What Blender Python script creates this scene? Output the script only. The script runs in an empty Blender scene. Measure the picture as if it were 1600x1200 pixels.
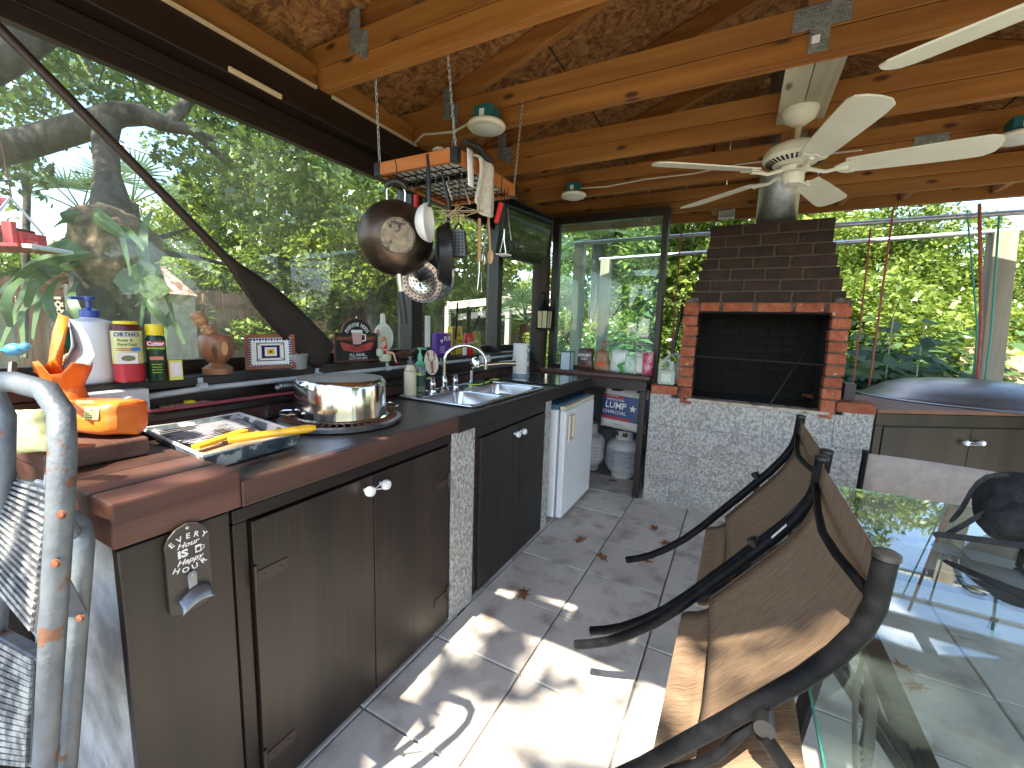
import bpy, bmesh, math, random
import numpy as np
from mathutils import Vector, Matrix
random.seed(7); rng = np.random.default_rng(7)
R = math.radians
scn = bpy.context.scene
C = scn.collection

# ------------------------------------------------------------------ camera
F_PX, YAW, PITCH, ROLL, HC = 658.8, R(-27.986), R(-7.783), R(1.8595), 1.35
def _axes():
    cy, sy, cp, sp = math.cos(YAW), math.sin(YAW), math.cos(PITCH), math.sin(PITCH)
    fwd = Vector((sy*cp, cy*cp, sp)); right = Vector((cy, -sy, 0)); up = right.cross(fwd)
    cr, sr = math.cos(ROLL), math.sin(ROLL)
    return cr*right + sr*up, -sr*right + cr*up, fwd
CR, CU, CF = _axes()
CAM = Vector((0, 0, HC))
cam = bpy.data.cameras.new('camera'); camo = bpy.data.objects.new('camera', cam); C.objects.link(camo)
m = Matrix((CR, CU, -CF)).transposed().to_4x4(); m.translation = CAM; camo.matrix_world = m
cam.sensor_fit = 'HORIZONTAL'; cam.sensor_width = 36; cam.lens = 36*F_PX/1600
cam.clip_start = 0.02; cam.clip_end = 500
scn.camera = camo

# ------------------------------------------------------------------ light
SX, SY = 0.06, 0.747                    # sunlight travels along (SX, SY, -1)
to_sun = Vector((-SX, -SY, 1)).normalized()
elev = math.asin(to_sun.z); azim = math.atan2(to_sun.x, to_sun.y)
w = bpy.data.worlds.new('World'); scn.world = w; w.use_nodes = True
nt = w.node_tree; nt.nodes.clear()
out = nt.nodes.new('ShaderNodeOutputWorld'); bg = nt.nodes.new('ShaderNodeBackground')
sky = nt.nodes.new('ShaderNodeTexSky'); sky.sky_type = 'NISHITA'; sky.sun_disc = False
sky.sun_elevation = elev; sky.sun_rotation = azim; sky.air_density = 1.0; sky.dust_density = 0.6
geo = nt.nodes.new('ShaderNodeTexCoord'); mp = nt.nodes.new('ShaderNodeMapping')
mp.inputs['Scale'].default_value = (1.0, 1.0, 2.4); mp.inputs['Location'].default_value = (0.35, 0.1, 0.2)
nz = nt.nodes.new('ShaderNodeTexNoise'); nz.inputs['Scale'].default_value = 2.1; nz.inputs['Detail'].default_value = 9; nz.inputs['Roughness'].default_value = 0.58
rp = nt.nodes.new('ShaderNodeValToRGB'); rp.color_ramp.elements[0].position = 0.56; rp.color_ramp.elements[1].position = 0.68
mx = nt.nodes.new('ShaderNodeMixRGB'); mx.inputs[2].default_value = (13.0, 13.4, 14.0, 1)
L = nt.links.new
L(geo.outputs['Generated'], mp.inputs['Vector']); L(mp.outputs[0], nz.inputs['Vector']); L(nz.outputs['Fac'], rp.inputs[0])
L(rp.outputs[0], mx.inputs[0]); L(sky.outputs[0], mx.inputs[1]); L(mx.outputs[0], bg.inputs[0]); L(bg.outputs[0], out.inputs[0])
bg.inputs[1].default_value = 0.15
sun = bpy.data.lights.new('sun', 'SUN'); sun.energy = 5.0; sun.angle = R(0.53); sun.color = (1.0, 0.93, 0.80)
suno = bpy.data.objects.new('sun', sun); C.objects.link(suno)
suno.rotation_euler = to_sun.to_track_quat('Z', 'Y').to_euler(); suno.location = (0, -6, 12)
vs = scn.view_settings; vs.view_transform = 'Standard'; vs.look = 'None'; vs.gamma = 1; vs.exposure = 2.05; vs.use_curve_mapping = False
scn.render.engine = 'CYCLES'
scn.cycles.max_bounces = 10; scn.cycles.diffuse_bounces = 6; scn.cycles.transparent_max_bounces = 24; scn.cycles.glossy_bounces = 5

# ------------------------------------------------------------------ helpers
def ray(px, py): return CR*((px-800)/F_PX) - CU*((py-600)/F_PX) + CF
def pt(px, py, **k):                   # a point of the photograph on a real plane x=, y= or z= (metres)
    a, v = list(k.items())[0]; i = 'xyz'.index(a); d = ray(px, py)
    return CAM + d*((v-CAM[i])/d[i])
def atd(px, py, d): return CAM + ray(px, py)*d

WL = {}
def tag(o, label=None, cat=None, group=None, kind=None):
    if label: o['label'] = label
    if cat: o['category'] = cat
    if group: o['group'] = group
    if kind: o['kind'] = kind
    return o
def thing(name, label, cat, loc=(0, 0, 0), group=None, rotz=0):
    o = bpy.data.objects.new(name, None); C.objects.link(o); o.location = loc; o.rotation_euler = (0, 0, rotz)
    o.empty_display_size = 0.05
    WL[o.name] = Vector(loc)
    return tag(o, label, cat, group)
def place(o, parent, loc=None):
    C.objects.link(o)
    pl = Vector((0, 0, 0))
    if parent is not None:
        o.parent = parent; pl = WL[parent.name]
    if loc is not None: o.location = Vector(loc)-pl
    return o

class MB:
    def __init__(s): s.v = []; s.f = []; s.M = None
    def _add(s, vs_, fs):
        n = len(s.v)
        for p in vs_:
            p = Vector(p); s.v.append(s.M @ p if s.M is not None else p)
        s.f += [tuple(i+n for i in f) for f in fs]; return s
    def box(s, a, b, rot=None, piv=None):
        x0, y0, z0 = a; x1, y1, z1 = b
        if x0 > x1: x0, x1 = x1, x0
        if y0 > y1: y0, y1 = y1, y0
        if z0 > z1: z0, z1 = z1, z0
        P = [Vector(q) for q in ((x0,y0,z0),(x1,y0,z0),(x1,y1,z0),(x0,y1,z0),(x0,y0,z1),(x1,y0,z1),(x1,y1,z1),(x0,y1,z1))]
        if rot is not None:
            c = Vector(piv) if piv is not None else sum(P, Vector())/8
            P = [c + rot @ (p-c) for p in P]
        return s._add(P, [(0,3,2,1),(4,5,6,7),(0,1,5,4),(1,2,6,5),(2,3,7,6),(3,0,4,7)])
    def bar(s, p, q, wd, h, up=(0, 0, 1)):  # rectangular bar from p to q
        p, q = Vector(p), Vector(q); d = (q-p).normalized(); u = Vector(up); sd = d.cross(u)
        if sd.length < 1e-4: sd = d.cross(Vector((1, 0, 0)))
        sd.normalize(); u = sd.cross(d)
        a = sd*wd/2; b = u*h/2
        P = [p-a-b, p+a-b, p+a+b, p-a+b, q-a-b, q+a-b, q+a+b, q-a+b]
        return s._add(P, [(0,3,2,1),(4,5,6,7),(0,1,5,4),(1,2,6,5),(2,3,7,6),(3,0,4,7)])
    def tube(s, path, r, n=10, cap=True, closed=False):
        path = [Vector(p) for p in path]; m_ = len(path); rs = r if isinstance(r, (list, tuple)) else [r]*m_
        rings = []; prev = None
        for i, p in enumerate(path):
            if closed: d = path[(i+1) % m_]-path[i-1]
            else: d = path[min(i+1, m_-1)]-path[max(i-1, 0)]
            d.normalize()
            if prev is None:
                a = d.cross(Vector((0, 0, 1)))
                if a.length < .1: a = d.cross(Vector((1, 0, 0)))
            else: a = prev - d*prev.dot(d)
            a.normalize(); b = d.cross(a); prev = a
            rings.append([p + (a*math.cos(t*2*math.pi/n)+b*math.sin(t*2*math.pi/n))*rs[i] for t in range(n)])
        vs_ = [q for rg in rings for q in rg]; fs = []
        for i in range(m_ if closed else m_-1):
            j = (i+1) % m_
            for t in range(n):
                u = (t+1) % n; fs.append((i*n+t, i*n+u, j*n+u, j*n+t))
        if cap and not closed:
            fs.append(tuple(range(n-1, -1, -1))); fs.append(tuple((m_-1)*n+t for t in range(n)))
        return s._add(vs_, fs)
    def lathe(s, prof, c=(0, 0, 0), n=24, axis=(0, 0, 1), sc=(1, 1), cap=True):
        ax = Vector(axis).normalized(); a = ax.cross(Vector((0, 1, 0)))
        if a.length < .1: a = ax.cross(Vector((1, 0, 0)))
        a.normalize(); b = ax.cross(a); c = Vector(c); vs_ = []; fs = []
        for (r, h) in prof:
            for t in range(n):
                an = 2*math.pi*t/n; vs_.append(c + ax*h + a*r*math.cos(an)*sc[0] + b*r*math.sin(an)*sc[1])
        for i in range(len(prof)-1):
            for t in range(n):
                u = (t+1) % n; fs.append((i*n+t, i*n+u, (i+1)*n+u, (i+1)*n+t))
        if cap:
            fs.append(tuple(range(n-1, -1, -1))); fs.append(tuple((len(prof)-1)*n+t for t in range(n)))
        return s._add(vs_, fs)
    def prism(s, pts, o, right, up, depth):   # outline (u,v) extruded along right x up
        o, right, up = Vector(o), Vector(right).normalized(), Vector(up).normalized(); nn = right.cross(up)
        k = len(pts); A = [o+right*u+up*v for u, v in pts]; B = [p+nn*depth for p in A]
        fs = [tuple(range(k-1, -1, -1)), tuple(range(k, 2*k))]+[(i, (i+1) % k, k+(i+1) % k, k+i) for i in range(k)]
        return s._add(A+B, fs)
    def quad(s, a, b, c, d): return s._add([a, b, c, d], [(0, 1, 2, 3)])
    def sheet(s, grid):                       # grid[i][j] of points
        h, w_ = len(grid), len(grid[0])
        return s._add([p for r_ in grid for p in r_], [(i*w_+j, i*w_+j+1, (i+1)*w_+j+1, (i+1)*w_+j) for i in range(h-1) for j in range(w_-1)])
    def sphere(s, c, r, n=14, sc=(1, 1, 1)):
        c = Vector(c); vs_ = []; fs = []; h = n//2
        for i in range(h+1):
            th = math.pi*i/h
            for t in range(n):
                an = 2*math.pi*t/n
                vs_.append(c+Vector((r*sc[0]*math.sin(th)*math.cos(an), r*sc[1]*math.sin(th)*math.sin(an), r*sc[2]*math.cos(th))))
        for i in range(h):
            for t in range(n):
                u = (t+1) % n; fs.append((i*n+t, (i+1)*n+t, (i+1)*n+u, i*n+u))
        return s._add(vs_, fs)
    def build(s, name, mat, parent=None, smooth=False, bev=0, label=None, solid=0, local=False, sub=0, kind=None):
        o0 = Vector((0, 0, 0))
        if parent is not None: o0 = WL[parent.name]
        top = parent is None
        if top and s.v and not local:          # origin at the base centre
            lo = Vector([min(v[i] for v in s.v) for i in range(3)]); hi = Vector([max(v[i] for v in s.v) for i in range(3)])
            o0 = Vector(((lo.x+hi.x)/2, (lo.y+hi.y)/2, lo.z))
        if local: o0 = Vector((0, 0, 0))
        me = bpy.data.meshes.new(name); me.from_pydata([v-o0 for v in s.v], [], s.f); me.validate()
        me.materials.append(mat)
        ob = bpy.data.objects.new(name, me); C.objects.link(ob)
        if parent is not None: ob.parent = parent
        elif not local: ob.location = o0
        WL[ob.name] = o0 if not local else Vector((0, 0, 0))
        bm = bmesh.new(); bm.from_mesh(me)
        if smooth: bmesh.ops.remove_doubles(bm, verts=bm.verts, dist=1e-6)
        bmesh.ops.recalc_face_normals(bm, faces=bm.faces)
        if smooth:
            for f in bm.faces: f.smooth = True
            for e in bm.edges:
                if len(e.link_faces) == 2 and e.calc_face_angle(0) > R(38): e.smooth = False
        bm.to_mesh(me); bm.free()
        if solid:
            md = ob.modifiers.new('solid', 'SOLIDIFY'); md.thickness = solid; md.offset = 0
        if bev:
            md = ob.modifiers.new('bevel', 'BEVEL'); md.width = bev; md.segments = 2; md.limit_method = 'ANGLE'; md.angle_limit = R(40)
        if sub:
            md = ob.modifiers.new('sub', 'SUBSURF'); md.levels = sub; md.render_levels = sub
        if label: ob['label'] = label
        if kind: ob['kind'] = kind
        return ob
def inst(me, name, parent, loc, rot=(0, 0, 0), scale=(1, 1, 1)):
    o = bpy.data.objects.new(name, me); C.objects.link(o); o.parent = parent
    o.location = Vector(loc)-(WL[parent.name] if parent is not None else Vector()); o.rotation_euler = rot; o.scale = scale
    return o
def boxmesh(name, sx, sy, sz, mat, bev=0.0, jit=0.0, rnd=None):
    bm = bmesh.new(); bmesh.ops.create_cube(bm, size=1)
    for v in bm.verts:
        v.co = Vector((v.co.x*sx, v.co.y*sy, v.co.z*sz))
        if jit: v.co += Vector((rnd.uniform(-jit, jit), rnd.uniform(-jit, jit), rnd.uniform(-jit, jit)))
    if bev: bmesh.ops.bevel(bm, geom=bm.edges[:], offset=bev, segments=1, affect='EDGES')
    me = bpy.data.meshes.new(name); bm.to_mesh(me); bm.free(); me.materials.append(mat); return me

# ------------------------------------------------------------------ materials
def mat(name, col, rough=0.6, metal=0.0, col2=None, sc=6.0, stretch=(1, 1, 1), detail=5, lo=0.35, hi=0.65, bump=0.0, bsc=None,
        spec=0.5, trans=0.0, col3=None, sc3=30, lo3=0.6, hi3=0.7, coat=0, rvar=0.0, isl=0.0, sheen=0):
    m_ = bpy.data.materials.new(name); m_.use_nodes = True; n = m_.node_tree; b = n.nodes['Principled BSDF']; l = n.links.new
    c4 = lambda c: (c[0], c[1], c[2], 1)
    b.inputs['Base Color'].default_value = c4(col); b.inputs['Roughness'].default_value = rough; b.inputs['Metallic'].default_value = metal
    b.inputs['Specular IOR Level'].default_value = spec
    if coat: b.inputs['Coat Weight'].default_value = coat; b.inputs['Coat Roughness'].default_value = 0.15
    if trans: b.inputs['Transmission Weight'].default_value = trans
    tc = n.nodes.new('ShaderNodeTexCoord'); mpn = n.nodes.new('ShaderNodeMapping'); mpn.inputs['Scale'].default_value = stretch
    oi = n.nodes.new('ShaderNodeObjectInfo'); va = n.nodes.new('ShaderNodeVectorMath'); va.operation = 'MULTIPLY_ADD'
    va.inputs[1].default_value = (1, 1, 1)
    cb = n.nodes.new('ShaderNodeCombineXYZ'); mu = n.nodes.new('ShaderNodeMath'); mu.operation = 'MULTIPLY'; mu.inputs[1].default_value = 37.0
    l(oi.outputs['Random'], mu.inputs[0]); l(mu.outputs[0], cb.inputs[0]); l(mu.outputs[0], cb.inputs[1]); l(mu.outputs[0], cb.inputs[2])
    l(tc.outputs['Object'], va.inputs[0]); l(cb.outputs[0], va.inputs[2]); l(va.outputs[0], mpn.inputs['Vector'])
    last = None
    if col2 is not None:
        t = n.nodes.new('ShaderNodeTexNoise'); t.inputs['Scale'].default_value = sc; t.inputs['Detail'].default_value = detail; t.inputs['Roughness'].default_value = 0.6
        r_ = n.nodes.new('ShaderNodeValToRGB'); r_.color_ramp.elements[0].position = lo; r_.color_ramp.elements[1].position = hi
        r_.color_ramp.elements[0].color = c4(col); r_.color_ramp.elements[1].color = c4(col2)
        l(mpn.outputs[0], t.inputs['Vector']); l(t.outputs['Fac'], r_.inputs[0]); last = r_.outputs[0]
        if rvar:
            ma = n.nodes.new('ShaderNodeMapRange'); ma.inputs[3].default_value = rough-rvar; ma.inputs[4].default_value = rough+rvar
            l(t.outputs['Fac'], ma.inputs[0]); l(ma.outputs[0], b.inputs['Roughness'])
    if col3 is not None:
        t3 = n.nodes.new('ShaderNodeTexNoise'); t3.inputs['Scale'].default_value = sc3; t3.inputs['Detail'].default_value = 3
        r3 = n.nodes.new('ShaderNodeValToRGB'); r3.color_ramp.elements[0].position = lo3; r3.color_ramp.elements[1].position = hi3
        mx3 = n.nodes.new('ShaderNodeMixRGB'); mx3.inputs[2].default_value = c4(col3)
        l(va.outputs[0], t3.inputs['Vector']); l(t3.outputs['Fac'], r3.inputs[0]); l(r3.outputs[0], mx3.inputs[0])
        if last is not None: l(last, mx3.inputs[1])
        else: mx3.inputs[1].default_value = c4(col)
        last = mx3.outputs[0]
    if isl:
        hs = n.nodes.new('ShaderNodeHueSaturation'); mr = n.nodes.new('ShaderNodeMapRange'); mr.inputs[3].default_value = 1-isl; mr.inputs[4].default_value = 1+isl
        l(oi.outputs['Random'], mr.inputs[0]); l(mr.outputs[0], hs.inputs['Value'])
        if last is not None: l(last, hs.inputs['Color'])
        else: hs.inputs['Color'].default_value = c4(col)
        last = hs.outputs[0]
    if last is not None: l(last, b.inputs['Base Color'])
    if bump:
        tb = n.nodes.new('ShaderNodeTexNoise'); tb.inputs['Scale'].default_value = bsc or sc*4; tb.inputs['Detail'].default_value = 4
        l(mpn.outputs[0], tb.inputs['Vector'])
        bu = n.nodes.new('ShaderNodeBump'); bu.inputs['Strength'].default_value = bump; bu.inputs['Distance'].default_value = 0.01
        l(tb.outputs['Fac'], bu.inputs['Height']); l(bu.outputs[0], b.inputs['Normal'])
    return m_
def wood(name, c1, c2, axis, rough=0.6, sc=14, bump=0.15, isl=0.12, knots=True, lo=0.35, hi=0.7, kcol=(0.07, 0.022, 0.008)):
    st = [1, 1, 1]; st['xyz'.index(axis)] = 0.06
    m_ = mat(name, c1, rough, col2=c2, sc=sc, stretch=st, detail=6, lo=lo, hi=hi, bump=bump, bsc=sc*3, isl=isl)
    if knots:
        n = m_.node_tree; l = n.links.new; b = n.nodes['Principled BSDF']; src = b.inputs['Base Color'].links[0].from_socket
        tc = n.nodes.new('ShaderNodeTexCoord'); oi = n.nodes.new('ShaderNodeObjectInfo'); sp = n.nodes.new('ShaderNodeSeparateXYZ'); mpn = n.nodes.new('ShaderNodeCombineXYZ'); o1_, o2_ = [q for q in 'xyz' if q != axis]
        ad1 = n.nodes.new('ShaderNodeMath'); ad1.operation = 'ADD'; ad2 = n.nodes.new('ShaderNodeMath'); ad2.operation = 'MULTIPLY_ADD'; ad2.inputs[1].default_value = .42; m3 = n.nodes.new('ShaderNodeMath'); m3.operation = 'MULTIPLY'; m3.inputs[1].default_value = 23
        l(tc.outputs['Object'], sp.inputs[0]); l(sp.outputs['xyz'.index(o1_)], ad1.inputs[0]); l(sp.outputs['xyz'.index(o2_)], ad1.inputs[1]); l(oi.outputs['Random'], m3.inputs[0]); l(sp.outputs['xyz'.index(axis)], ad2.inputs[0]); l(m3.outputs[0], ad2.inputs[2]); l(ad2.outputs[0], mpn.inputs[0]); l(ad1.outputs[0], mpn.inputs[1])
        vo = n.nodes.new('ShaderNodeTexVoronoi'); vo.voronoi_dimensions = '2D'; vo.inputs['Scale'].default_value = 5.0
        r_ = n.nodes.new('ShaderNodeValToRGB'); r_.color_ramp.elements[0].position = 0.035; r_.color_ramp.elements[1].position = 0.085
        r_.color_ramp.elements[0].color = (1, 1, 1, 1); r_.color_ramp.elements[1].color = (0, 0, 0, 1)
        mm = n.nodes.new('ShaderNodeMixRGB'); mm.inputs[2].default_value = (*kcol, 1)
        l(mpn.outputs[0], vo.inputs['Vector']); l(vo.outputs['Distance'], r_.inputs[0]); l(r_.outputs[0], mm.inputs[0])
        l(src, mm.inputs[1]); l(mm.outputs[0], b.inputs['Base Color'])
    return m_
def leafmat(name, c1, c2, tr=0.5, nsc=0.8):
    m_ = bpy.data.materials.new(name); m_.use_nodes = True; n = m_.node_tree; n.nodes.clear(); l = n.links.new
    o = n.nodes.new('ShaderNodeOutputMaterial'); d = n.nodes.new('ShaderNodeBsdfDiffuse'); t = n.nodes.new('ShaderNodeBsdfTranslucent')
    g = n.nodes.new('ShaderNodeBsdfGlossy'); g.inputs['Roughness'].default_value = 0.35; g.inputs[0].default_value = (.8, .85, .8, 1)
    mxs = n.nodes.new('ShaderNodeMixShader'); mxs.inputs[0].default_value = tr; mg = n.nodes.new('ShaderNodeMixShader'); mg.inputs[0].default_value = 0.05
    ge = n.nodes.new('ShaderNodeNewGeometry'); tc = n.nodes.new('ShaderNodeTexCoord'); no = n.nodes.new('ShaderNodeTexNoise'); no.inputs['Scale'].default_value = nsc
    ad = n.nodes.new('ShaderNodeMath'); ad.operation = 'MULTIPLY_ADD'; ad.inputs[1].default_value = 0.7; 
    r_ = n.nodes.new('ShaderNodeValToRGB'); r_.color_ramp.elements[0].position = 0.3; r_.color_ramp.elements[1].position = 0.9
    r_.color_ramp.elements[0].color = (*c1, 1); r_.color_ramp.elements[1].color = (*c2, 1)
    sb = n.nodes.new('ShaderNodeMath'); sb.operation = 'SUBTRACT'; sb.inputs[1].default_value = 0.15
    l(tc.outputs['Object'], no.inputs['Vector']); l(ge.outputs['Random Per Island'], ad.inputs[0]); l(no.outputs['Fac'], sb.inputs[0]); l(sb.outputs[0], ad.inputs[2]); l(ad.outputs[0], r_.inputs[0])
    l(r_.outputs[0], d.inputs[0]); l(r_.outputs[0], t.inputs[0]); l(d.outputs[0], mxs.inputs[1]); l(t.outputs[0], mxs.inputs[2])
    l(mxs.outputs[0], mg.inputs[1]); l(g.outputs[0], mg.inputs[2]); l(mg.outputs[0], o.inputs[0])
    return m_
def glassmat(name, tint=(1, 1, 1), dirt=0.04, refl=1.0, dcol=(.8, .85, .85)):
    m_ = bpy.data.materials.new(name); m_.use_nodes = True; n = m_.node_tree; n.nodes.clear(); l = n.links.new
    o = n.nodes.new('ShaderNodeOutputMaterial'); t = n.nodes.new('ShaderNodeBsdfTransparent'); t.inputs[0].default_value = (*tint, 1)
    g = n.nodes.new('ShaderNodeBsdfGlossy'); g.inputs['Roughness'].default_value = 0.01
    f = n.nodes.new('ShaderNodeLayerWeight'); f.inputs[0].default_value = .5; pw = n.nodes.new('ShaderNodeMath'); pw.operation = 'POWER'; pw.inputs[1].default_value = 4.5; l(f.outputs['Facing'], pw.inputs[0])
    mu = n.nodes.new('ShaderNodeMath'); mu.operation = 'MULTIPLY_ADD'; mu.inputs[1].default_value = .9*refl; mu.inputs[2].default_value = .042*refl; mu.use_clamp = True
    a = n.nodes.new('ShaderNodeMixShader'); d = n.nodes.new('ShaderNodeBsdfDiffuse'); d.inputs[0].default_value = (*dcol, 1)
    no = n.nodes.new('ShaderNodeTexNoise'); no.inputs['Scale'].default_value = 3; no.inputs['Detail'].default_value = 8; tc = n.nodes.new('ShaderNodeTexCoord')
    mr = n.nodes.new('ShaderNodeMapRange'); mr.inputs[1].default_value = .35; mr.inputs[2].default_value = .75; mr.inputs[3].default_value = dirt*.3; mr.inputs[4].default_value = dirt*2
    l(tc.outputs['Object'], no.inputs['Vector']); l(no.outputs[0], mr.inputs[0])
    b = n.nodes.new('ShaderNodeMixShader'); l(pw.outputs[0], mu.inputs[0]); l(mu.outputs[0], a.inputs[0]); l(t.outputs[0], a.inputs[1]); l(g.outputs[0], a.inputs[2])
    l(mr.outputs[0], b.inputs[0]); l(a.outputs[0], b.inputs[1]); l(d.outputs[0], b.inputs[2]); l(b.outputs[0], o.inputs[0])
    return m_
def osbmat():
    m_ = mat('osb', (.30, .13, .045), 0.75); n = m_.node_tree; l = n.links.new; b = n.nodes['Principled BSDF']
    tc = n.nodes.new('ShaderNodeTexCoord'); cols = []
    no = n.nodes.new('ShaderNodeTexNoise'); no.inputs['Scale'].default_value = 9; no.inputs['Detail'].default_value = 3
    l(tc.outputs['Object'], no.inputs['Vector'])
    mxv = n.nodes.new('ShaderNodeMixRGB'); mxv.inputs[0].default_value = 0.12; l(tc.outputs['Object'], mxv.inputs[1]); l(no.outputs['Color'], mxv.inputs[2])
    prev = None
    for k, st in enumerate(((22, 80, 40), (90, 26, 40), (46, 56, 40))):
        mpn = n.nodes.new('ShaderNodeMapping'); mpn.inputs['Scale'].default_value = st; mpn.inputs['Rotation'].default_value = (0, 0, .5*k)
        vo = n.nodes.new('ShaderNodeTexVoronoi'); vo.inputs['Scale'].default_value = 1.0; l(mxv.outputs[0], mpn.inputs[0]); l(mpn.outputs[0], vo.inputs['Vector'])
        bw = n.nodes.new('ShaderNodeRGBToBW'); l(vo.outputs['Color'], bw.inputs[0])
        if prev is None: prev = bw.outputs[0]
        else:
            mm = n.nodes.new('ShaderNodeMath'); mm.operation = 'ADD'; l(prev, mm.inputs[0]); l(bw.outputs[0], mm.inputs[1]); prev = mm.outputs[0]
    dv = n.nodes.new('ShaderNodeMath'); dv.operation = 'MULTIPLY'; dv.inputs[1].default_value = 1/3; l(prev, dv.inputs[0])
    r_ = n.nodes.new('ShaderNodeValToRGB'); e = r_.color_ramp.elements; e[0].position = .28; e[0].color = (.105, .038, .009, 1); e[1].position = .85; e[1].color = (.40, .21, .07, 1)
    x = e.new(.5); x.color = (.235, .097, .024, 1)
    l(dv.outputs[0], r_.inputs[0]); l(r_.outputs[0], b.inputs['Base Color']); return m_

K = {}
K['osb'] = osbmat()
K['pine_x'] = wood('pine_x', (.22, .074, .011), (.38, .165, .036), 'x', .55)
K['pine_y'] = wood('pine_y', (.22, .074, .011), (.38, .165, .036), 'y', .55)
K['pine_z'] = wood('pine_z', (.22, .09, .03), (.36, .17, .07), 'z', .6)
K['whiteboard'] = wood('whitewashed_board', (.30, .265, .18), (.48, .44, .33), 'y', .7, kcol=(.12, .1, .07))
K['dark_y'] = wood('dark_stained_y', (.009, .0045, .003), (.020, .010, .0062), 'y', .42, knots=False)
K['dark_x'] = wood('dark_stained_x', (.009, .0045, .003), (.020, .010, .0062), 'x', .42, knots=False)
K['dark_z'] = wood('dark_stained_z', (.009, .005, .0035), (.020, .011, .007), 'z', .42, knots=False)
K['door'] = wood('brown_painted_door', (.011, .007, .005), (.042, .027, .018), 'z', .40, sc=4.5, knots=False, bump=.35, lo=.38, hi=.72)
K['redwood_y'] = wood('mahogany_board_y', (.045, .019, .0125), (.085, .039, .027), 'y', .5, knots=False, bump=.35)
K['redwood_front'] = wood('mahogany_front_board', (.078, .029, .019), (.145, .064, .044), 'y', .5, knots=False, bump=.5, sc=9)
K['redwood_x'] = wood('mahogany_board_x', (.075, .032, .022), (.14, .068, .05), 'x', .5, knots=False, bump=.35)
K['countertop'] = mat('dark_counter_coating', (.024, .015, .011), .38, col2=(.058, .038, .027), sc=5, col3=(.13, .09, .065), sc3=14, lo3=.6, hi3=.75, bump=.12, rvar=.12)
K['brick'] = mat('orange_red_brick', (.25, .062, .028), .9, col2=(.38, .115, .056), sc=18, bump=.5, bsc=90, isl=.18, col3=(.55, .36, .27), sc3=24, lo3=.66, hi3=.76)
K['sootbrick'] = mat('sooty_brick', (.020, .011, .008), .85, col2=(.045, .022, .015), sc=14, bump=.4, bsc=70, isl=.25)
K['sootmortar'] = mat('sooty_mortar', (.075, .052, .038), .95, col2=(.12, .085, .062), sc=25, bump=.3)
K['mortar'] = mat('mortar_dark', (.05, .035, .028), .95, col2=(.16, .12, .10), sc=25, bump=.4)
K['backbrick'] = mat('dark_backsplash_brick', (.045, .016, .011), .6, col2=(.09, .03, .02), sc=20, bump=.4, isl=.2)
K['soot'] = mat('black_soot', (.004, .004, .004), .95, col2=(.009, .008, .007), sc=12, bump=.3)
K['stucco'] = mat('rough_stucco', (.25, .24, .22), .95, col2=(.50, .48, .45), sc=70, stretch=(1, 1, .7), detail=5, lo=.40, hi=.60, bump=1.0, bsc=75, col3=(.20, .19, .175), sc3=5, lo3=.55, hi3=.85)
K['concrete'] = mat('weathered_concrete', (.20, .20, .195), .95, col2=(.37, .37, .365), sc=9, bump=.8, bsc=60, col3=(.11, .105, .09), sc3=3.5, lo3=.52, hi3=.72)
K['tile'] = mat('grey_floor_tile', (.50, .45, .39), .62, col2=(.64, .585, .52), sc=4, lo=.3, hi=.7, detail=8, isl=.05, bump=.1, bsc=60, col3=(.29, .24, .195), sc3=7, lo3=.52, hi3=.76, rvar=.1)
K['grout'] = mat('grout', (.20, .175, .15), .95, col2=(.30, .27, .24), sc=20, bump=.3)
K['white'] = mat('white_enamel', (.74, .76, .78), .3, col2=(.80, .81, .82), sc=3)
K['whiteplastic'] = mat('white_plastic', (.78, .78, .76), .4)
K['cream'] = mat('aged_cream_plastic', (.62, .54, .38), .45, col2=(.7, .64, .5), sc=8)
K['fan'] = mat('cream_fan_paint', (.66, .62, .50), .45, col2=(.72, .69, .58), sc=6)
K['fanshade'] = mat('fan_dark_slots', (.02, .018, .015), .8)
K['steel'] = mat('brushed_steel', (.62, .62, .62), .24, 1.0, col2=(.70, .69, .68), sc=3, stretch=(1, 1, 14), rvar=.06)
K['chrome'] = mat('chrome', (.8, .8, .8), .07, 1.0)
K['galv'] = mat('galvanised_steel', (.36, .38, .38), .45, .85, col2=(.52, .54, .54), sc=22, bump=.06)
K['plate'] = mat('gusset_plate', (.20, .21, .20), .6, .6, col2=(.32, .33, .31), sc=30, bump=.6, bsc=160)
K['pipe'] = mat('grey_conduit', (.45, .48, .50), .5, .2, col2=(.55, .57, .58), sc=12)
K['wok'] = mat('seasoned_wok_steel', (.05, .037, .028), .34, .85, col2=(.13, .09, .065), sc=9, rvar=.1, detail=8)
K['wokbase'] = mat('worn_wok_bottom', (.17, .12, .075), .5, .4, col2=(.30, .235, .16), sc=38, detail=8, col3=(.03, .02, .014), sc3=30, lo3=.56, hi3=.66)
K['black'] = mat('black_plastic', (.012, .012, .012), .4)
K['blackmetal'] = mat('black_powder_coat', (.004, .004, .0045), .45, .0, spec=.10, col2=(.010, .010, .011), sc=30, col3=(.05, .05, .05), sc3=90, lo3=.74, hi3=.78)
K['blackfabric'] = mat('black_nylon', (.012, .012, .014), .8, col2=(.03, .03, .034), sc=40, bump=.5, bsc=200)
K['screen'] = mat('tv_screen', (.006, .006, .007), .06)
K['red'] = mat('red_plastic', (.55, .02, .02), .35)
K['redpaint'] = mat('faded_red_paint', (.30, .02, .025), .7, col2=(.42, .05, .06), sc=18, bump=.3)
K['white_paint'] = mat('chalky_white', (.72, .72, .68), .8)
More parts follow.
